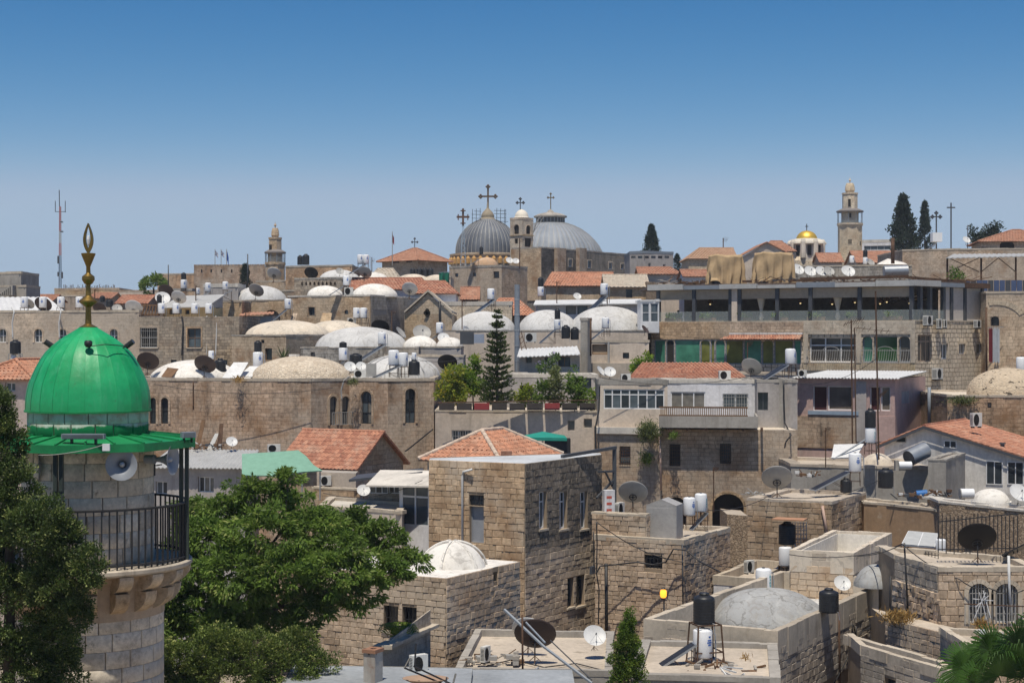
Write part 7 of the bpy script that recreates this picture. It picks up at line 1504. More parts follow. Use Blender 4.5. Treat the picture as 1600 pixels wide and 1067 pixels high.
# ------------------------------------------------------------------ church domes in the centre
ch_ = thing('church', P(762,430,285), 'ribbed dark lead church dome with a large ornate cross', 'church'); k = 285/F; cx, cy = X(762,285), 285
m = MB(); m.lathe((cx,cy,0), [(58*k,Z(440,285)),(58*k,Z(402,285)),(59.5*k,Z(401,285)),(59.5*k,Z(398,285)),(51*k,Z(397,285))], 40); m.build('drum', m_tan2, ch_)
for j in range(36): a = 2*PI*j/36; m = MB(); q = (cx+58.2*k*math.cos(a), cy+58.2*k*math.sin(a)); m.lathe((q[0],q[1],Z(411,285)), [(.38,-.3),(.38,.5),(.2,.85),(.001,.95)], 8); m.build('arch_stone', plain('orange_stone', (.55,.32,.12), .9), ch_) 
def lead_dome(root, cx, cy, prof, ribs, mat, name='dome'):
    m = MB(); N = ribs*4
    vs = []
    for r, z in prof:
        for j in range(N): a = 2*PI*j/N; q = r+(.0 if j % 4 else max(.05, r*.012)); vs.append((cx+q*math.cos(a), cy+q*math.sin(a), z))
    m.add(vs, [(i*N+j, i*N+(j+1)%N, (i+1)*N+(j+1)%N, (i+1)*N+j) for i in range(len(prof)-1) for j in range(N)]); o_ = m.build(name, mat, root, True, 25); m = MB()
    for j in range(ribs): a = 2*PI*(j+.5)/ribs; m.tube([(cx+(r+.05)*math.cos(a), cy+(r+.05)*math.sin(a), z) for r, z in prof], .055, 4)
    m.build('seams', m_dishg, o_); return o_
t = NT('lead_gores', .62, .3, .0).coords(); t.col(t.mix(t.ramp(t.noise(t.p, .35, 5, .65), .35, .65), (.085,.095,.115), (.16,.175,.2))); lead1 = t.m
t = NT('lead_gores_pale', .6, .3, .0).coords(); t.col(t.mix(t.ramp(t.noise(t.p, .35, 5, .65), .35, .65), (.2,.225,.26), (.28,.305,.34))); lead2 = t.m
lead_dome(ch_, cx, cy, [(r*k, Z(398-h,285)) for r, h in ((49.5,0),(49.8,5),(49,13),(46.5,22),(42,31),(36,39),(28,46.5),(19,52),(11.5,55))], 44, lead1)
m = MB(); m.lathe((cx,cy,0), [(12*k,Z(343,285)),(11*k,Z(341,285)),(10*k,Z(340,285)),(10.4*k,Z(338,285)),(9.5*k,Z(335,285)),(7*k,Z(331,285)),(3*k,Z(327,285)),(1.6*k,Z(325,285)),(1.2*k,Z(318,285)),(.1,Z(316,285))], 24); lan = m.build('lantern', plain('lantern_bronze', (.3,.25,.18), .7), ch_, True, 35)
cross(ch_, 762.5, 292, 328, 23, 285, plain('bronze', (.16,.11,.07), .6, .3, .4), .3, .42, .42)
sc_ = thing('scaffolding', P(762,345,284), 'thin steel scaffolding round the dark dome lantern', 'scaffolding'); m = MB()
for x in (738,744,750,776,782,788,790): m.tube([P(x,350,283.4), P(x+.3,324+abs(x-764)*.12,283.4)], .06, 4)
for y, xa, xb in ((330,741,752),(335,737,751),(341,737,751),(329,772,790),(334,772,791),(340,774,791),(346,778,794)): m.tube([P(xa,y,283.3), P(xb,y+.5,283.3)], .05, 4)
m.build('tube', m_dkgrey, sc_)
lt_ = thing('lattice_mast', P(724,430,262), 'blue steel lattice mast topped by a three barred cross', 'mast'); m = MB()
for sx_ in (-1,1):
    for sy_ in (-1,1): m.tube([P(724+sx_*5.5,440,262+sy_*.6), P(723.5+sx_*.8,352,262+sy_*.1)], .05, 4)
for i in range(12): y = 436-i*7; w_ = 5.5*(1-i/13)+.5; m.tube([P(724-w_,y,261.5), P(724+w_,y-6,261.5)], .03, 4); m.tube([P(724+w_,y,261.5), P(724-w_,y-6,261.5)], .03, 4)
m.build('lattice', plain('pale_blue_steel', (.35,.45,.55), .5), lt_); cr = cross(lt_, 723.5, 326, 354, 20, 262, plain('brown_cross', (.13,.07,.045), .7), .32, 0, .47)
m = MB(); kk = 262/F
for (x, y, w_, h_) in ((716,339.5,1.6,9),(731,339.5,1.6,9),(723.5,329.5,8,1.6),(723.5,349,8,1.6)): m.box(X(x,262)-w_*kk/2, X(x,262)+w_*kk/2, 261.8, 262.2, Z(y,262)-h_*kk/2, Z(y,262)+h_*kk/2)
m.build('cross_end', MATS['brown_cross'], cr)
an_ = thing('church', P(860,420,300), 'wide pale lead dome with a flat lantern roof and slim cross', 'church'); k = 300/F; cx, cy = X(860,300), 300.
lead_dome(an_, cx, cy, [(r*k, Z(y,300)) for r, y in ((82,402),(80.5,394),(76,385),(69,376),(60,367),(49,359),(37,353),(27,349.5),(21,348.5))], 56, lead2)
m = MB(); m.lathe((cx,cy,0), [(86*k,Z(450,300)),(86*k,Z(402,300)),(80*k,Z(400,300))], 40); m.build('drum', m_tan, an_)
m = MB(); m.lathe((cx,cy,0), [(21.5*k,Z(349,300)),(21.5*k,Z(340,300))], 24); m.build('lantern', plain('lantern_dark', (.13,.12,.11), .7), an_)
m = MB()
for j in range(24): a = 2*PI*j/24; m.tube([(cx+21.8*k*math.cos(a), cy+21.8*k*math.sin(a), Z(348,300)), (cx+21.8*k*math.cos(a), cy+21.8*k*math.sin(a), Z(340,300))], .12, 4)
m.build('lantern_mullion', m_dishg, an_)
m = MB(); m.lathe((cx,cy,0), [(21*k,Z(341,300)),(26*k,Z(340,300)),(26*k,Z(338,300)),(18*k,Z(334.5,300)),(6*k,Z(332,300)),(4*k,Z(329.5,300)),(.1,Z(327.5,300))], 28); m.build('lantern_roof', m_grey, an_)
cross(an_, 860.5, 303, 330, 8.5, 300, m_gold, .16, .22, .22)
m = MB()
for i in range(7): m.tube([P(834-i*1.2+2,350+i*5,286), P(842-i*1.5,340+i*4,286)], .06, 4); m.tube([P(832-i*.6,352+i*4.5,286), P(834-i*.6,345+i*4.5,286)], .05, 4)
m.tube([P(828,372,286), P(850,338,286)], .07, 4); m.tube([P(826,368,286), P(846,336,286)], .07, 4); one('scaffolding', m, m_dishg, 'grey scaffold stair climbing the pale lead dome', 'scaffolding')
bt = Bld('bell_tower', 'square cream bell tower between the two lead domes', 'tower', m_cream, c=(816,270), top=342, a=40, L=797, Rr=833); bt.win(0, (803,351,811,366), 1, 1, m_rustiron, m_dark_in, arch=1, trim=m_pale); bt.win(1, (822,352,829,366), 1, 1, m_rustiron, m_dark_in, arch=1, trim=m_pale); bt.win(0, (804,373,809,381), 1, 1, m_rustiron, m_dark_in); bt.win(1, (820,372,830,386), 2, 1, m_rustiron, m_dark_in); bt.build(m_cream, m_pale, .25, .1, .5)
A, B, C, D = bt.pts; c2 = (A+C)/2; k = c2.y/F; m = MB(); m.lathe((c2.x,c2.y,bt.zt), [(12*k,.2),(12*k,.35),(10.8*k,.45),(10.3*k,.75),(8.6*k,1.15),(5*k,1.5),(1*k,1.66),(.1,1.7)], 24); m.build('cupola', MATS['church_white'], bt.root, True, 30); cross(bt.root, 813, 311, 329, 9.5, c2.y, m_dkgrey, .16, .28, .33)
for y in (368,): 
    for kk_ in (0,1): oo, dd, nn, LL = bt.wall(kk_); m = MB(); m.obox(oo, dd, -.05, LL+.05, -.1, .12+.01*kk_, Z(y,270), Z(y-1.6,270)); m.build('string_course', m_yellow, bt.root)
dk = Bld('monastery', 'long black weathered stone church flank with pale window frames', 'church', m_black, c=(845,262), top=387, a=35, L=800, Rr=990)
for x0, y0, x1, y1 in ((888,405,894,417),(918,407,924,419),(951,410,957,421),(970,412,975,421)): dk.win(1, (x0,y0,x1,y1), 1, 1, m_wframe, m_glass, trim=m_pale, fw=.12)
dk.build(m_roof, m_grey, .15, .1); part_box(dk, 0, (799,389,846,470), -.02, .12, m_tan2, 'pale_face')
for x0, x1 in ((866,879),(900,911)): part_box(dk, 1, (x0,388,x1,440), -.02, .7, m_brown, 'buttress')
gy = Bld('flat_house', 'grey rendered house with a clerestory window strip', 'house', m_gplast, chain=[(984,256),(1008,254),(1052,257)], top=396, back=12); 
for i in range(6): gy.win(0 if i < 2 else 1, ((986+i*10.5),400,(993+i*10.5),404), 1, 1, m_dkgrey, m_glass, dep=.1)
gy.win(1, (1013,411,1017,419), 1, 1, m_wframe, m_glass); gy.win(1, (1036,413,1040,421), 1, 1, m_wframe, m_glass); gy.build(m_roofl, m_greyp, .3, .1)
cw = Bld('chapel', 'stone chapel block with small windows and an orange dome', 'chapel', m_tan, c=(784,236), top=416, a=30, L=702, Rr=824)
for r in ((711,427,716,433),(739,426,744,432),(771,424,780,435)): cw.win(0, r, 1, 1, m_rustiron, m_glass, fw=.06)
cw.build(m_roof, m_grey, .2, .1); dome_on(cw, 760, 415, 18, 402, 240, dome_mat('dome_orange', (.55,.36,.22), patchcol=(.6,.5,.4)), 24, .02)
dish('white dish on the chapel roof', 796, 407, 6, 240, 'w', 20); dish('second white dish on the chapel roof', 806, 408, 5.5, 240, 'w', 10); panel('small dark collector before the lead dome drum', 729, 405, 748, 416, 238, 1, 10); tank('black tank before the dark lead dome', 752, 385, 398, 245, 6)
tw_ = roof_house('steep little gabled roof with timber triangle in front of the chapel', 722, 746, 466, 449, 205, m_wood, m_tilefar, 0, 0, 4, tw=.35, tl=.45)
ht = Bld('hipped_house', 'square stone house under a broad hipped roof with a small cross', 'house', m_tan2, c=(653,262), top=407, a=40, L=597, Rr=699); ht.win(0, (613,405,624,411), 1, 1, m_iron, m_dark_in); ht.win(0, (634,404,644,410), 1, 1, m_iron, m_dark_in); ht.build(None, None); hip_part(ht, Z(389,268)-ht.zt, m_tilefar, 0, over=.7, tw=.4, tl=.5); cross(ht.root, 648, 373, 391, 8, 268, m_dkgrey, .12, .2, .3)
fp = thing('flagpole', P(613,405,255), 'flagpole with a dark red flag left of the hipped house', 'flagpole'); m = MB(); m.tube([P(613,415,255), P(613,362,255)], .06, 5); m.build('pole', m_dishg, fp)
def flag(root, px, py, w, h, Y, mat, wave=1., droop=0.):
    m = MB(); vs = []; k = Y/F
    for j in range(8):
        f_ = j/7; x = X(px,Y)+w*k*f_*(1-droop*.5); dy = .25*math.sin(f_*5*wave)
        for i in range(5): vs.append((x, Y+dy, Z(py,Y)-h*k*i/4-f_*droop*h*k))
    m.add(vs, [(j*5+i, j*5+i+1, (j+1)*5+i+1, (j+1)*5+i) for j in range(7) for i in range(4)]); return m.build('cloth', mat, root, True), vs
flag(fp, 613, 366, 4, 12, 255, plain('dark_red_flag', (.3,.02,.03), .8), 1., .5)
# flags on the citadel
for i, (x, lab, isr) in enumerate(((336,'white flag with blue stripes on the citadel, nearer the tree',1),(345.5,'white flag with blue stripes in the middle of the citadel',1),(354,'plain blue flag on the citadel tower',0))):
    t = thing('flagpole', P(x,416,330), lab, 'flagpole', 'flags on the citadel'); m = MB(); m.tube([P(x,420,330), P(x,389.5,330)], .07, 5); m.build('pole', m_dishg, t); fo, vv = flag(t, x, 391, 8 if isr else 6, 7.5 if isr else 14, 330, plain('flag_white', (.75,.75,.75), .8) if isr else plain('flag_blue', (.03,.1,.4), .8), 1, .7 if isr else .8)
    if isr:
        m = MB()
        for a_, b_ in ((.12,.26),(.74,.88)):
            for j in range(7):
                p0, p1, q0, q1 = Vector(vv[j*5]), Vector(vv[j*5+4]), Vector(vv[j*5+5]), Vector(vv[j*5+9]); e = Vector((0,-.03,0)); m.poly([p0.lerp(p1,a_)+e, p0.lerp(p1,b_)+e, q0.lerp(q1,b_)+e, q0.lerp(q1,a_)+e])
        c = Vector(vv[17])+Vector((0,-.05,0))
        for s_ in (1,-1): m.poly([c+Vector((.17*math.sin(q*2*PI/3), 0, s_*.17*math.cos(q*2*PI/3))) for q in range(3)])
        m.build('print', plain('flag_blue', (.03,.1,.4), .8), fo)
# ------------------------------------------------------------------ domes and roofs between the church and the long stone house
H1 = Bld('domed_house', 'tan house under a wide creamy white dome', 'house', m_tan2, c=(447,140), top=524, a=28, L=362, Rr=520); H1.win(0, (414,544,425,563), 1, 1, m_wood, m_glass); H1.win(0, (408,531,413,536), 1, 1, m_iron, m_glass); H1.build(m_cream_dome, m_grey, .08, .05); dome_on(H1, 450, 525, 66, 500, 147, m_cream_dome, 48, .01)
H1b = Bld('domed_house', 'second creamy dome on a low block behind the first', 'house', m_grey, chain=[(470,152),(560,150)], top=520, back=12); H1b.build(m_cream_dome, None); dome_on(H1b, 525, 520, 46, 500, 157, m_cream_dome, 40, .01)
H2 = Bld('domed_house', 'grey block house under a large pale grey dome', 'house', m_grey, chain=[(470,132),(654,131)], top=543, back=12); H2.win(0, (466+20,550,492,560), 1, 1, m_iron, m_glass); H2.build(m_greydome, m_grey, .06, .05); dome_on(H2, 566, 542, 72, 510, 138, m_greydome, 48, .012)
H3 = Bld('domed_house', 'small block with a little white dome left of the pine', 'house', m_gplast, chain=[(654,133),(720,132)], top=543, back=8); H3.build(m_white, m_grey, .06, .05); dome_on(H3, 657, 543, 27, 524, 137, m_white, 32, .01)
m = MB(); m.lathe(P(703,541,136), dome_prof(1.1,.75), 24); m.build('dome', m_white, H3.root, True)
Bld('block_house', 'grey block wall left of the tall pine', 'house', m_gplast, chain=[(600,125),(724,124)], top=556, back=6).build(m_roof, m_coping, .06, .08)
H17 = Bld('domed_house', 'long house carrying three pale grey domes behind the flue', 'house', m_cplast, chain=[(690,147),(816,146),(1012,145)], top=517, back=16); H17.build(m_greydome, m_grey, .06, .05)
for x, r, y in ((756,50,486),(856,47,484),(950,62,478)): dome_on(H17, x, 517, r, y, 153, m_greydome, 44, .01)
H4 = Bld('stone_house', 'weathered brown house with a barred window and white dome', 'house', m_tan2, c=(578,165), top=462, a=22, L=450, Rr=660); H4.win(0, (482,480,492,493), 2, 1, m_dkgrey, m_glass, trim=m_tan); H4.win(0, (538,484,544,491), 1, 1, m_iron, m_glass, arch=1); H4.win(1, (620,467,626,475), 1, 1, m_iron, m_glass); H4.build(m_white, m_roofl, .1, .06); dome_on(H4, 585, 464, 36, 443, 170, m_white, 36, .01); dome_on(H4, 508, 462, 28, 446, 172, m_white, 32, .01)
part_box(H4, 1, (579,466,660,530), -.02, .06, m_grey, 'grey_face')
m = MB(); m.slab([P(583,484,163), P(604,484,163.5), P(604,492,162.5), P(584,493,162)], (0,.05,0)); one('canvas_shade', m, m_iron, 'dark flat shade on the grey stone house face', 'shade'); dish('big dark dish seen from behind below the grey house face', 594, 512, 14.5, 158, 'b', 172)
H5 = Bld('chapel', 'yellow stone chapel gable with a quatrefoil window', 'chapel', m_yellow if False else stone_mat('stone_gable', (.56,.41,.25), (.45,.32,.19), (.3,.22,.14), .45, .27, .15, rust=.3), chain=[(632,158),(706,156)], top=491, back=14); H5.build(None, None); A, B, C, D = H5.pts; M0 = (A+B)/2; zp = Z(458,157); M3 = (C+D)/2; m = MB(); m.slab([v3(A,H5.zt-.01), v3(B,H5.zt-.01), v3(M0,zp)], (0,.3,0)); m.build('gable', H5.mat, H5.root)
for (p0, p1, p2, p3) in ((D,A,M0,M3),(B,C,M3,M0)):
    m = MB(); e = Vector((0,-.25,0)); q = [v3(p0,H5.zt), v3(p1,H5.zt), v3(p2,zp), v3(p3,zp)]; q = [x_+(Vector((0,-.25,.12)) if i in ((1,2) if p0 is D else (0,3)) else Vector((0,0,.12))) for i, x_ in enumerate(q)]; m.slab(q, (0,0,.2)); m.build('roof_slab', m_coping, H5.root)
m = MB(); q = P(667.5,489,156.9)
for dx, dz in ((.17,0),(-.17,0),(0,.22),(0,-.22),(0,0)): 
    m.lathe((0,0,0), [(.001,.0),(.2,.0)], 12); n0 = len(m.v)-24
    for i in range(n0, len(m.v)): x, y, z = m.v[i]; m.v[i] = (q.x+dx+x, q.y-.0, q.z+dz+y)
m.build('quatrefoil_window', m_dark_in, H5.root)
pole('chimney_pipe', 'black stovepipe beside the yellow gable', 'chimney', [P(688,512,150), P(687,471,150)], .12, m_iron)
Bld('flat_house', 'long white flat roof right of the yellow gable', 'house', m_cream, chain=[(690,172),(800,170)], top=476, back=10).build(m_roofl, m_roofl, .3, .1)
roof_house('old red tile roof behind the tall flue', 760, 836, 492, 467, 176, m_tan2, m_tileold, .25, .35, 9, tw=.35, tl=.45)
H6 = Bld('domed_house', 'ochre wall house with a smooth grey dome and blind arch', 'house', m_tan2, chain=[(366,176),(464,172)], top=470, back=12); H6.win(0, (410,484,438,512), 1, 1, m_tan, m_brown, arch=1, dep=.25); H6.build(m_greydome, m_roof, .06, .05); dome_on(H6, 408, 470, 40, 446, 182, m_greydome, 40, .01); dish('grey dish before the smooth grey dome', 400, 454, 12.5, 172, 'g', 160)
cs_ = Bld('tin_shed', 'tin shed with a rusty red roof edge beside the cream dome', 'shed', m_sheetg, chain=[(376,166),(426,164)], top=494, back=4); cs_.build(None, None); sheet_roof(cs_.root, [P(374,493,165.5), P(428,490,163.5), P(428,487,168), P(376,488,170)], plain('rusty_sheet', (.42,.22,.14), .8), .08, .5)
boiler('white heater with blue print above the tin shed', 450, 467, 483, 160, 'blue'); panel('twin collectors leaning up to the tin shed heater', 422, 483, 447, 503, 160, 2, 14); m = MB(); m.slab([P(453,504,160), P(461,504,160), P(465,489,161), P(457,489,161)], (0,.06,0)); one('stone_slab', m, m_tan, 'loose tan slab leaning by the barred house', 'slab'); m = MB(); m.slab([P(500,502,160), P(516,502,160), P(519,489,161), P(504,489,161)], (0,.06,0)); one('stone_slab', m, m_tan2, 'second tan slab leaning against the barred house', 'slab')
boiler('white heater left of the big dark dish', 557, 481, 497, 158, 'blue', 5); boiler('twin white heater nearest the big dark dish', 568, 481, 497, 158, 'blue', 25); ac('grey unit under the twin white heaters', 543, 497, 556, 505, 158, 10)
stand('iron stand carrying the twin white heaters', 566, 497, 512, 18, 158.5)
dish('grey dish right of the yellow gable foot', 659, 520, 14.5, 145, 'g', 15); dish('grey dish turned sideways over the large grey dome', 626, 520, 11, 144, 'g', 70); dish('small white dish left of the pine top', 693, 528, 9.5, 140, 'w', 10); boiler('white heater near the yellow gable foot', 687, 504, 521, 143, 'blue', 10); panel('dark collector below the gable foot heater', 668, 519, 690, 533, 143, 1, 14)
t = thing('cooling_unit', P(745,536,128), 'blue grey fan unit on a dark cabinet left of the pine', 'air conditioner'); m = MB(); o_ = V2(719,128); m.box(o_.x, o_.x+1.05, 127.6, 128.6, Z(538,128), Z(518,128)); m.build('cabinet', m_dkgrey, t); m = MB(); m.box(o_.x+1.07, o_.x+1.85, 127.4, 128.4, Z(536,128), Z(522,128)); m.build('case', plain('blue_grey', (.3,.34,.42), .5), t)
boiler('white heater over the long white flat roof', 767, 451, 468, 165, 'blue', 10); panel('large twin collectors under the flat roof heater', 738, 467, 772, 491, 165, 2, 14)
panel('steep dark collector before the grey roofed house', 914, 461, 946, 492, 165, 2, 12); boiler('grey heater above the steep dark collector', 944, 443, 461, 166, 'blue', 5)
tank('black tank set on a white heater by the church flank', 845, 433, 448, 185, 9); boiler('white heater below the church flank tank', 845, 448, 463, 185, 'blue')
tank('black tank set on a white heater before the middle dome', 871, 482, 499, 140, 9); boiler('white heater below the middle dome tank', 871, 499, 515, 140, 'blue'); panel('thin collector leading up to the middle dome heater', 843, 514, 868, 535, 138, 1, 12); tank('black tank right of the middle dome heater', 884, 508, 529, 136, 14); tank('lower black tank next to the chimney pillar', 898, 511, 531, 136, 13)
boiler('white heater in front of the largest grey dome', 946, 496, 513, 138, 'blue', 20); panel('thin collector beside the chimney pillar', 922, 514, 944, 531, 137, 1, 12); ac('white fan unit on the wall behind the flue', 820, 520, 838, 534, 134, 5); dish('dark dish at the end by the green glass', 1008, 515, 8, 138, 'd', 60)
roof_house('old house with faded red tiles before the black church flank', 853, 958, 446, 426, 205, m_tan2, m_tileold, .1, 0, 9, tw=.35, tl=.45); dish('small pale dish on the old tiled house wall', 902, 463, 6.5, 198, 'w', 15)
g15 = roof_house('stone cottage with a dusty grey roof', 948, 1012, 448, 430, 196, m_tan2, tile_mat('roof_tile_dusty', (.5,.44,.36), (.42,.37,.3), .5), 0, 0, 9, tw=.5, tl=.7, wins=((978,452,988,465),))
Bld('old_house', 'dark rubble gable end of the dusty cottage', 'house', m_rub, chain=[(1010,195),(1028,197)], top=440, back=8).build(m_roof, None)
pw = Bld('flat_house', 'white walled roof room with a pale awning roof', 'house', m_wplast, chain=[(838,172),(1008,170)], top=476, back=6); pw.win(0, (884,478,900,491), 1, 1, m_dkgrey, m_glass); pw.win(0, (902,478,918,491), 1, 1, m_dkgrey, m_glass); pw.build(None, None); A, B, C, D = pw.pts; sheet_roof(pw.root, [(A.x-.3,A.y-1,pw.zt), (B.x+.2,B.y-1,pw.zt+.1), (C.x,C.y,pw.zt+.7), (D.x,D.y,pw.zt+.6)], m_sheetw, .12, 0)
fl_ = thing('flue_pipe', P(808,585,128), 'tall grey sheet metal flue beside the pine', 'flue'); m = MB()
for i in range(6): y0, y1 = 588-i*24, 588-(i+1)*24; m = MB(); m.tube([P(808,y0,128), P(808,y1+.6,128)], .21, 16); m.build('flue_section', m_greyp if i else m_steel, fl_, True, 40)
m = MB()
for i in range(6): m.tube([P(808,588-i*24,128)-Vector((0,0,.06)), P(808,588-i*24,128)+Vector((0,0,.06))], .225, 16)
m.build('collar', m_steel, fl_)
ld = thing('iron_ladder', P(822,585,126), 'rusty iron ladder leaning beside the grey flue', 'ladder'); m = MB(); m.tube([P(814,518,126), P(834,582,126)], .04, 4); m.tube([P(811,524,126), P(822,584,126)], .04, 4); m.build('side_rail', m_rustiron, ld); m = MB()
for i in range(8): m.tube([P(814,518,126).lerp(P(834,582,126),(i+1)/9), P(811,524,126).lerp(P(822,584,126),(i+1)/9)], .03, 4)
m.build('rung', m_rustiron, ld)
cp = Bld('chimney', 'old plastered chimney pillar between the domes and the garden', 'chimney', m_conc, c=(918,124), top=499, a=25, L=907, Rr=924, zb=Z(600,124)); cp.build(m_rub, m_conc, .1, .1, .15)
pole('drainpipe', 'dark pipe strapped to the chimney pillar', 'pipe', [P(923,497,123.4), P(923,556,123.4)], .07, m_rustiron)
sh_ = Bld('small_house', 'small cream house with a white ribbed roof behind the garden', 'house', m_cplast, chain=[(812,122),(906,121)], top=556, back=5); sh_.win(0, (822,558,831,567), 1, 1, m_dkgrey, m_glass); sh_.win(0, (851,558,863,566), 1, 1, m_dkgrey, m_glass); sh_.win(0, (872,552+5,891,573), 2, 1, m_wood, m_glass); sh_.build(None, None); A, B, C, D = sh_.pts; sheet_roof(sh_.root, [(A.x-.2,A.y-.8,sh_.zt-.05), (B.x,B.y-.8,sh_.zt+.15), (C.x,C.y,sh_.zt+.7), (D.x,D.y,sh_.zt+.5)], m_sheetw, .06, .3)
Gt = Bld('garden_room', 'beige flat roofed room at the back of the roof garden', 'house', m_gplast, chain=[(786,113),(934,112)], top=588, back=6); Gt.win(0, (812,602,832,632), 1, 1, m_dkgrey, m_dark_in); Gt.win(0, (905,590,924,612), 1, 1, m_dkgrey, m_glass); Gt.build(m_roofl, m_roofl, .15, .08)
rn = Bld('ruined_house', 'crumbling beige plaster house left of the green glass', 'house', m_cplast, chain=[(922,126),(1014,125)], top=533, back=8); rn.win(0, (925,538,949,554), 1, 1, m_wood, plain('board', (.4,.3,.2), .8)); rn.win(0, (973,551,983,560), 1, 1, m_iron, m_glass); rn.build(m_roof, m_coping, .08, .1); part_box(rn, 0, (950,534,953,580), -.02, .2, m_dishg, 'drainpipe'); part_box(rn, 0, (905,567,1014,600), -.02, .5, m_roof, 'lime_ledge')
Bld('low_house', 'low grey wall under the restaurant left end', 'house', m_gplast, chain=[(1000,122),(1262,118)], top=583, back=7).build(m_roof, m_coping, .06, .08)
# ------------------------------------------------------------------ left back
L1 = Bld('apartment_house', 'long pale stone building with arched windows behind the green dome', 'house', m_pale, chain=[(-40,152),(217,149)], top=487, back=14)
for x in (4,60,98,178): L1.win(0, (x-6,514,x+6,535), 2, 2, m_wframe, m_glass, arch=1, trim=m_pale, fw=.06)
L1.build(m_roof, m_coping, .1, .1)
for i, x in enumerate((22,95)): cable(('pale looping hose on the pale stone wall', 'second pale hose on the pale stone wall')[i], [P(x-4,480,150), P(x,487,149.4), P(x-3,505,149.4), P(x-2,530,149.4)], .07, mat=m_dishw)
L1s = thing('roof_shed', P(40,486,158), 'broad ribbed white metal roof on the pale stone building', 'shed'); sheet_roof(L1s, [P(-30,486,156), P(101,486,156), P(74,464,166), P(-30,464,166)], m_sheetw, .08, .6); m = MB(); m.box(X(-20,158), X(70,158), 157, 165, Z(489,158), Z(485,158)); m.build('wall', m_cplast, L1s)
for i, (x, lab) in enumerate(((38,'white heater on the ribbed white roof, far from the finial'),(67,'white heater before a dark dish on the ribbed roof'),(95,'white heater at the corner of the ribbed white roof'),(124,'white heater just left of the gilded finial'))): boiler(lab, x, 464, 481, 153, 'blue', -30)
dish('dark dish behind the second rooftop heater', 67, 476, 14, 156, 'd', 170); dish('grey dish behind the first rooftop heater', 44, 475, 10, 156, 'g', 165); dish('low dark dish right of the gilded finial', 155, 482, 11, 154, 'd', 170); dish('small grey dish between the finial and the truss', 183, 482, 8, 153, 'g', 20); dish('large pale dish beside the wooden truss', 209, 482, 15, 153, 'w', 168)
ts = thing('wooden_truss', P(236,493,150), 'rusty timber truss at the end of the pale building', 'truss'); m = MB()
for y in (477,492): m.tube([P(221,y,150), P(250,y,150)], .1, 4)
m.build('chord', m_wood, ts); m = MB()
for i in range(6): m.tube([P(222+i*5,492,149.9), P(226+i*4.6,477,149.9)], .08, 4)
m.build('brace', m_wood, ts)
L2 = Bld('stone_house', 'dark weathered stone house with a white grille window', 'house', m_dark, chain=[(217,148),(374,146)], top=495, back=12); L2.win(0, (219,512,246,543), 2, 2, m_wframe, m_dark_in, bars=(m_dishg,8,3,.05), trim=m_tan, sill=m_coping); L2.win(0, (293,513,314,543), 2, 2, m_wood, m_glass, trim=m_tan, sill=m_coping); L2.win(0, (267,562,276,572), 1, 1, m_iron, m_glass); L2.win(0, (347,562,355,572), 1, 1, m_iron, m_glass); L2.build(m_roof, None)
for lab, x, xs in (('pale hose hanging on the dark stone house', 325, 146.8), ('thin pale pipe on the dark stone house', 339, 146.6), ('dark pipe on the dark stone house', 286, 147)): cable(lab, [P(x-2,494,xs), P(x,505,xs-.1), P(x-1,530,xs-.1), P(x-2,555,xs-.1)], .07, mat=m_iron if 'dark pipe' in lab else m_dishw)
for x, lab in ((275,'white heater on the dark stone house, nearest the truss'),(304,'white heater before the small yellow house'),(326,'white heater at the gable of the small yellow house'),(252,'small grey heater behind the wooden truss')): boiler(lab, x, 474, 490, 150, 'blue', 10)
yh = Bld('yellow_house', 'small yellow house with a sloping grey sheet roof', 'house', plaster_mat('plaster_yellow', (.62,.46,.24), .2, patch=.1), c=(322,158), top=480, a=22, L=255, Rr=348); yh.win(0, (264,483,284,491), 2, 1, m_wood, m_glass); yh.win(0, (289,484,296,491), 1, 1, m_wood, m_glass); yh.win(1, (337,476,343,482), 1, 1, m_iron, m_glass); yh.build(None, None); A, B, C, D = yh.pts; zz = yh.zt; sheet_roof(yh.root, [(A.x-.3,A.y-.4,zz), (B.x+.2,B.y-.5,zz+.05), (C.x+.2,C.y+.1,zz+1.3), (D.x,D.y,zz+1.2)], m_sheetg, .08); m = MB(); m.slab([v3(B,zz-.02), v3(C,zz-.02), v3(C,zz+1.25)], (-.1,0,0)); m.build('gable', m_gplast, yh.root)
dish('round pale dish behind the wooden truss', 254, 466, 12, 156, 'w', 20); dish('broad pale dish above the yellow house', 279, 465, 12.5, 157, 'w', 165); dish('dark dish peeping over the two pale dishes', 259, 455, 12, 162, 'd', 175); tank('black tank low among the pale dishes', 249, 460, 474, 155, 8)
tank('black tank crowning a white heater before the citadel', 287, 426, 437, 185, 8); boiler('white heater under the citadel tank', 287, 437, 451, 185, 'blue'); m = MB(); m.box(X(273,186), X(303,186), 185, 188, Z(455,186), Z(451,186)); one('roof_slab', m, m_conc, 'thin concrete slab carrying the citadel tank', 'slab')
Bld('roof_room', 'grey roof room with a pale pitched roof and heaters', 'house', m_gplast, chain=[(318,182),(372,180)], top=448, back=5).build(m_roofl, m_roofl, .3, .1)
panel('dark collector left of the pale pitched roof room', 302, 455, 327, 470, 168, 1, 12); boiler('blue printed heater above the dark collector', 325, 442, 456, 170, 'blue'); panel('broad dark collector before the roof room', 330, 453, 362, 469, 168, 1, 12); boiler('white heater on top of the roof room', 352, 440, 453, 172, 'blue'); boiler('small blue heater at the collector foot', 309, 450, 460, 170, 'blue')
Bld('stone_house', 'plain tan block behind the yellow house', 'house', m_tan2, chain=[(340,170),(378,168)], top=471, back=6).build(m_roof, m_coping, .06, .1)
ct_ = Bld('citadel', 'crenellated old citadel tower of rough brown stone', 'tower', m_brown, chain=[(303,330),(414,328)], top=416, back=20)
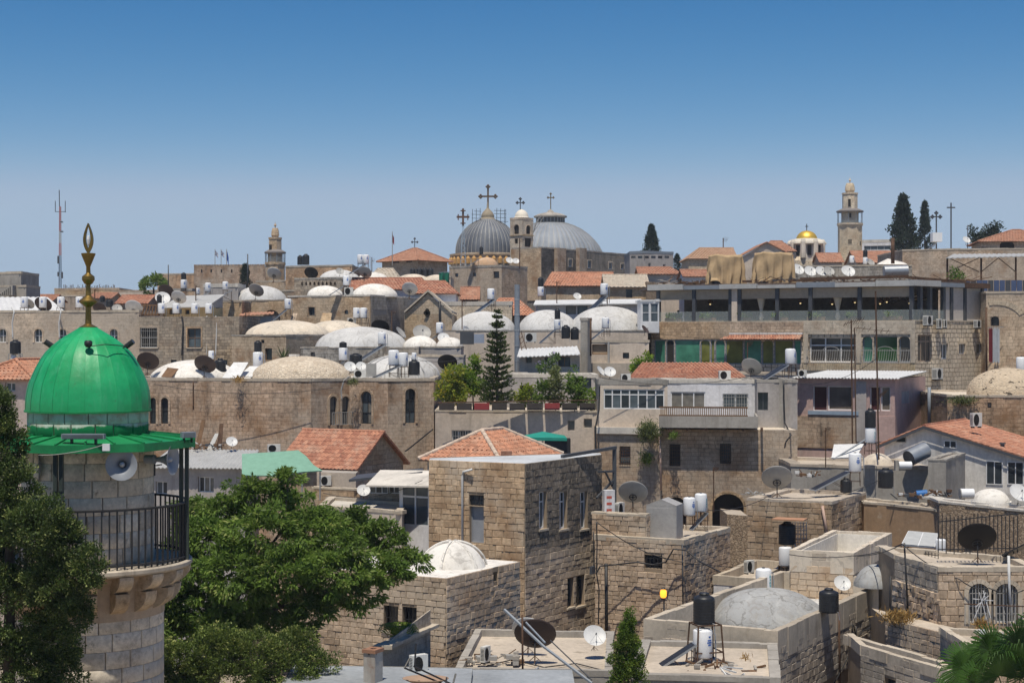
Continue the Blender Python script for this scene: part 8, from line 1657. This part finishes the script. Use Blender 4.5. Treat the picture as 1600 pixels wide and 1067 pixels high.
for x in (315,330,346,362): ct_.win(0, (x-1.2,421,x+1.2,426), 1, 1, m_iron, m_dark_in)
ct_.build(m_roof, None); m = MB()
for i in range(26): m = MB(); oo, dd, nn, LL = ct_.wall(0); u = i*LL/26; m.obox(oo, dd, u, u+LL/26*.62, -.6, 0.02, ct_.zt-.02, ct_.zt+.3); m.build('merlon', m_brown, ct_.root)
Bld('citadel_wall', 'lower citadel wall left of the crenellated tower', 'wall', m_brown, chain=[(246,335),(304,333)], top=429, back=8).build(m_roof, m_coping, .2, .1)
bush('broadleaf_tree', 'green tree growing before the citadel wall', 'tree', [(240,448,20,18,0),(228,458,12,14,0),(250,440,14,12,0)], 200, m_leaf, 3.4, 120, .6, .36, tip=.2, trunk=[([(240,480,0),(240,450,0)], .2, .1)])
pole('mast', 'thin mast with cross arm before the citadel wall', 'mast', [P(263,455,190), P(263,414,190)], .06, m_dkgrey); pole('lamp_mast', 'thin lamp mast right of the small cypress', 'mast', [P(387,450,230), P(387,397,230)], .08, m_dkgrey); antenna_mast('small aerial right of the tank roof', 581, 432, 402, 200, [(408,585,408,2,.4)], .05)
ml = thing('radio_mast', P(94,455,420), 'tall red and white lattice radio mast with aerials', 'radio mast')
for i in range(7):
    y0, y1 = 456-i*19, 456-(i+1)*19; m = MB()
    for sx_ in (-1,1):
        for sy_ in (-1,1): m.tube([P(94+sx_*(2.-.13*i),y0,420+sy_*.3), P(94+sx_*(1.87-.13*i),y1,420+sy_*.3)], .09, 4)
    for j in range(6): ya, yb = y0-j*3.2, y0-(j+1)*3.2; m.tube([P(92.2+.12*i,ya,419.7), P(95.8-.12*i,yb,419.7)], .07, 4); m.tube([P(95.8-.12*i,ya,419.7), P(92.2+.12*i,yb,419.7)], .07, 4)
    m.build('lattice_section', plain('mast_blue', (.12,.19,.28), .6) if i < 3 else (m_dishg if i == 4 else plain('mast_red', (.36,.07,.045), .6)), ml)
m = MB(); m.tube([P(93,323,420), P(92.6,297,420)], .12, 5); m.tube([P(86.5,331,420), P(86.5,314,420)], .1, 5); m.tube([P(102,332,420), P(102,314,420)], .1, 5); m.tube([P(86,331,420), P(103,331,420)], .1, 4)
for x, y0, y1 in ((91,400,412),(96,346,348),(96.5,361,363),(91,425,432),(97,425,435)): m.tube([P(x,y0,419), P(x,y1,419)], .4 if y1-y0 < 4 else .25, 6)
m.build('aerial', m_dkgrey, ml)
Bld('concrete_house', 'grey concrete house with an outside stair at the far left', 'house', m_conc, chain=[(-30,215),(33,212)], top=428, back=8).build(m_conc, m_coping, .2, .1)
st = Bld('stair_block', 'lower stepped concrete block beside the far left house', 'house', m_conc, chain=[(-30,205),(41,203)], top=448, back=6); st.build(m_conc, m_coping, .15, .1); m = MB()
for i in range(8): m.box(X(2+i*3,204), X(5+i*3,204)+.1, 202, 203.5, Z(462,204), Z(462-i*2.2,204)); 
m.build('stair', m_conc, st.root)
ft = Bld('flat_house', 'low tan roof bristling with steel rods at the skyline', 'house', m_tan2, chain=[(85,300),(186,298)], top=453, back=10); ft.build(m_roof, m_tan, .3, .1); m = MB(); rg2 = random.Random(4)
for i in range(34): x = 100+i*2.4; m.tube([P(x,454,301), P(x+rg2.uniform(-.5,.5),rg2.uniform(444,450),301)], .07, 4)
m.build('reinforcing_rod', m_rustiron, ft.root)
Bld('flat_house', 'distant low wall right of the tan rod roof', 'house', m_cplast, chain=[(176,290),(262,288)], top=455, back=10).build(m_roofl, m_tan, .2, .1); Bld('stone_house', 'far brown block between the ribbed roof and rods', 'house', m_brown, chain=[(30,240),(200,236)], top=463, back=10).build(m_roof, m_coping, .1, .1)
for x0, x1, ye, yr, lab in ((183,228,474,462,'orange tiled cottage right of the finial'),(140,172,466,458,'dim red roof left of the orange cottage'),(34,80,470,461,'pale tiled roof behind the ribbed roof')): roof_house(lab, x0, x1, ye, yr, 190 if x0 == 183 else 225, m_brown, m_tile if x0 == 183 else m_tilefar, 0, 0, 7, tw=.35, tl=.45)
tank('black tank among roofs left of the orange cottage', 171, 468, 480, 165, 11); tank('small dark tank behind the finial', 160, 462, 472, 175, 8)
# rows behind the domed roofs, centre left
bb = Bld('stone_house', 'brown stone house with a flat grey roof behind the crenellated wall', 'house', m_brown, chain=[(446,206),(550,202)], top=417, back=14); bb.win(0, (470,440,476,446), 1, 1, m_iron, m_glass); bb.build(m_greydome, m_grey, .1, .1); dish('dark dish on the brown house behind the wall', 486, 427, 11, 200, 'b', 172)
Bld('stone_house', 'tan tower block around the small minaret foot', 'house', m_tan2, chain=[(400,222),(448,219)], top=440, back=8).build(m_roof, m_coping, .1, .1); dish('big pale dish in front of the small minaret', 428, 428, 11.5, 214, 'w', 168)
Bld('stone_house', 'shaded brown block right of the pale dish', 'house', m_brown, chain=[(425,195),(470,192)], top=455, back=8).build(m_roof, m_coping, .1, .1)
cn = Bld('crenellated_wall', 'old wall with a row of triangular niches', 'wall', m_dark, chain=[(460,186),(538,183)], top=436, back=3)
for i in range(9): x = 472+i*6.4; cn.win(0, (x-1.6,440,x+1.6,446), 1, 1, m_tan, m_dark_in, arch=2, dep=.3)
cn.build(m_roof, m_grey, .12, .1)
wdm = Bld('domed_house', 'pale dome house beside the leaning collector', 'house', m_grey, chain=[(490,194),(610,190)], top=438, back=12); wdm.build(m_greydome, None); dome_on(wdm, 530, 438, 32, 421, 197, m_greydome, 36, .01); dome_on(wdm, 583, 438, 24, 425, 198, m_white, 30, .01)
tank('left black tank of the skyline pair', 469, 399, 414, 212, 9); tank('right black tank of the skyline pair', 478, 397, 414, 211, 11)
panel('large dark collector before the skyline pair of heaters', 546, 411, 573, 427, 188, 2, 14); boiler('white heater of the skyline pair, left', 563, 398, 412, 189, 'blue'); boiler('white heater of the skyline pair, right', 572, 398, 412, 189, 'blue'); dish('grey dish before the large dark collector', 570, 426, 11, 184, 'g', 162); dish('small grey dish on a post beside the pale dome', 531, 424, 6.5, 182, 'g', 20); boiler('white heater in front of the niche wall', 541, 431, 446, 176, 'blue')
panel('small collector on the white domed house', 514, 447, 536, 461, 166, 1, 12); ac('white unit on the white domed house roof', 538, 449, 552, 461, 164, 5); dish('tan dish before the long red roofs', 640, 452, 12.5, 160, 'w', 170)
roof_house('long red tiled roof behind the white dome', 548, 668, 452, 435, 184, m_wplast, m_tile, .0, .1, 9, tw=.35, tl=.45); roof_house('second red tiled roof sloping towards the chapel', 640, 712, 458, 440, 180, m_wplast, m_tile, .2, .25, 8, tw=.35, tl=.45)
roof_house('pale stone shed roof behind the red roofs', 578, 620, 434, 420, 215, m_cream, tile_mat('roof_tile_dusty', (.5,.44,.36), (.42,.37,.3), .5), .2, .2, 7, tw=.5, tl=.6)
for x, lab in ((645,'first black tank of the row below the hipped house'),(655,'second black tank of the row below the hipped house'),(664,'third black tank of the row below the hipped house'),(673,'fourth black tank of the row below the hipped house')): tank(lab, x, 419, 433, 222, 9)
cb_ = Bld('stone_house', 'cream domed roof below the row of black tanks', 'house', m_cream, chain=[(600,220),(704,217)], top=434, back=12); cb_.build(m_cream_dome, m_coping, .1, .1); dome_on(cb_, 645, 440, 26, 428, 213, m_cream_dome, 30, .01); dome_on(cb_, 682, 440, 20, 429, 213, m_cream_dome, 30, .01)
gt_ = thing('green_tarp', P(694,444,208), 'green tarpaulin hung at the chapel corner', 'tarpaulin'); m = MB(); vs = []
for j in range(8):
    for i in range(5): vs.append(P(686+j*2.3, 426+i*4.4+math.sin(j*2+i)*.5, 208+.3*math.sin(j*1.7+i*.6)))
m.add(vs, [(j*5+i, j*5+i+1, (j+1)*5+i+1, (j+1)*5+i) for j in range(7) for i in range(4)]); m.build('cloth', plain('green_tarp', (.01,.16,.1), .6), gt_, True)
m = MB(); m.tube([P(685,426,208.2), P(704,425,208.2)], .06, 4); m.build('rod', m_steel, gt_)
# small palm by the tan house
sp2 = thing('small_palm', P(442,562,134), 'spiky little palm before the tan domed house', 'palm'); c = P(442,562,134)
m = MB(); m.tube([c-Vector((0,0,1.5)), c], .15, 8); m.build('trunk', m_bark, sp2)
for i in range(18): a = 2*PI*i/18; e = .25+.75*((i*7)%5)/5; tipv = Vector((math.cos(a)*(1.1-.5*e), math.sin(a)*.7, .45+.9*e)); m = MB(); w_ = Vector((-math.sin(a), math.cos(a), 0))*.06; m.add([c-w_, c+w_, c+tipv*.6+w_*.8, c+tipv, c+tipv*.6-w_*.8], [(0,1,2,3,4)]); m.build('frond', m_weed, sp2)
# aerials and slack wires over the roofs
for lab, x, yb, yt, Y in (('thin aerial beside the ribbed white roof', 148, 484, 452, 155), ('bare aerial over the yellow house', 306, 482, 446, 160), ('aerial left of the cream domes', 384, 520, 486, 150), ('aerial rising behind the large grey dome', 612, 540, 486, 140), ('aerial beside the yellow gable', 722, 515, 470, 150), ('aerial over the white awning roof', 870, 478, 440, 172), ('aerial at the end of the long red roof', 1168, 580, 535, 112), ('aerial behind the grey shed', 1115, 800, 730, 80), ('aerial on the low vault roof', 1290, 730, 668, 93), ('aerial above the chapel block', 812, 420, 372, 238), ('aerial between the red roofs of the skyline', 1130, 400, 372, 240), ('aerial behind the cracked dome parapet', 1255, 905, 842, 76)):
    antenna_mast(lab, x, yb, yt, Y, [(yt+2, x+7, yt+3, 4, .0022*Y)], .0003*Y+.005)
for lab, a, b in (('slack wire from the ribbed dome to the pine', (640,560,118), (770,545,110)), ('slack wire over the balcony house roof', (940,590,101), (1180,586,101)), ('slack wire from the pink house to the tall mast', (1250,600,105), (1370,560,94)), ('slack wire between grey shed and terrace dish', (1065,790,76), (1210,770,84)), ('slack wire over the patio to the kiosk', (505,770,84), (660,750,80)), ('slack wire across the long stone wall', (240,600,111), (520,606,109)), ('slack wire under the restaurant parapet', (1020,520,146), (1250,522,140)), ('slack wire over the brown terrace', (1215,775,84), (1384,745,88))):
    cable(lab, [P(*a), P(*b)], .016, .5, 'slack wires over the roofs')
for lab, x0, y0, x1, y1, Y in (('long rusty beam over the restaurant roof edge', 1250, 436, 1420, 432, 143), ('rusty beam across the middle of the restaurant roof', 1160, 440, 1300, 437, 146), ('weathered beam on the sloping end of the restaurant roof', 1025, 449, 1150, 437, 151), ('rusty beam over the restaurant corner', 1415, 433, 1510, 441, 146)):
    m = MB(); m.tube([P(x0,y0,Y), P(x1,y1,Y-2)], .16, 4); one('roof_beam', m, m_rustiron, lab, 'beam', 'beams on the restaurant roof')
# thin air over the town
hz = NT('air'); nt_ = hz.t; nt_.nodes.remove(hz.b); pv = hz.n('VolumePrincipled'); pv.inputs['Color'].default_value = (.8,.88,1.,1.); pv.inputs['Density'].default_value = .0002; hz.l(pv.outputs[0], nt_.nodes['Material Output'].inputs['Volume'])
m = MB(); m.box(-1500, 1500, -45, 1600, CZ-19.5, CZ+41); tag(m.build('haze', hz.m), kind='stuff')
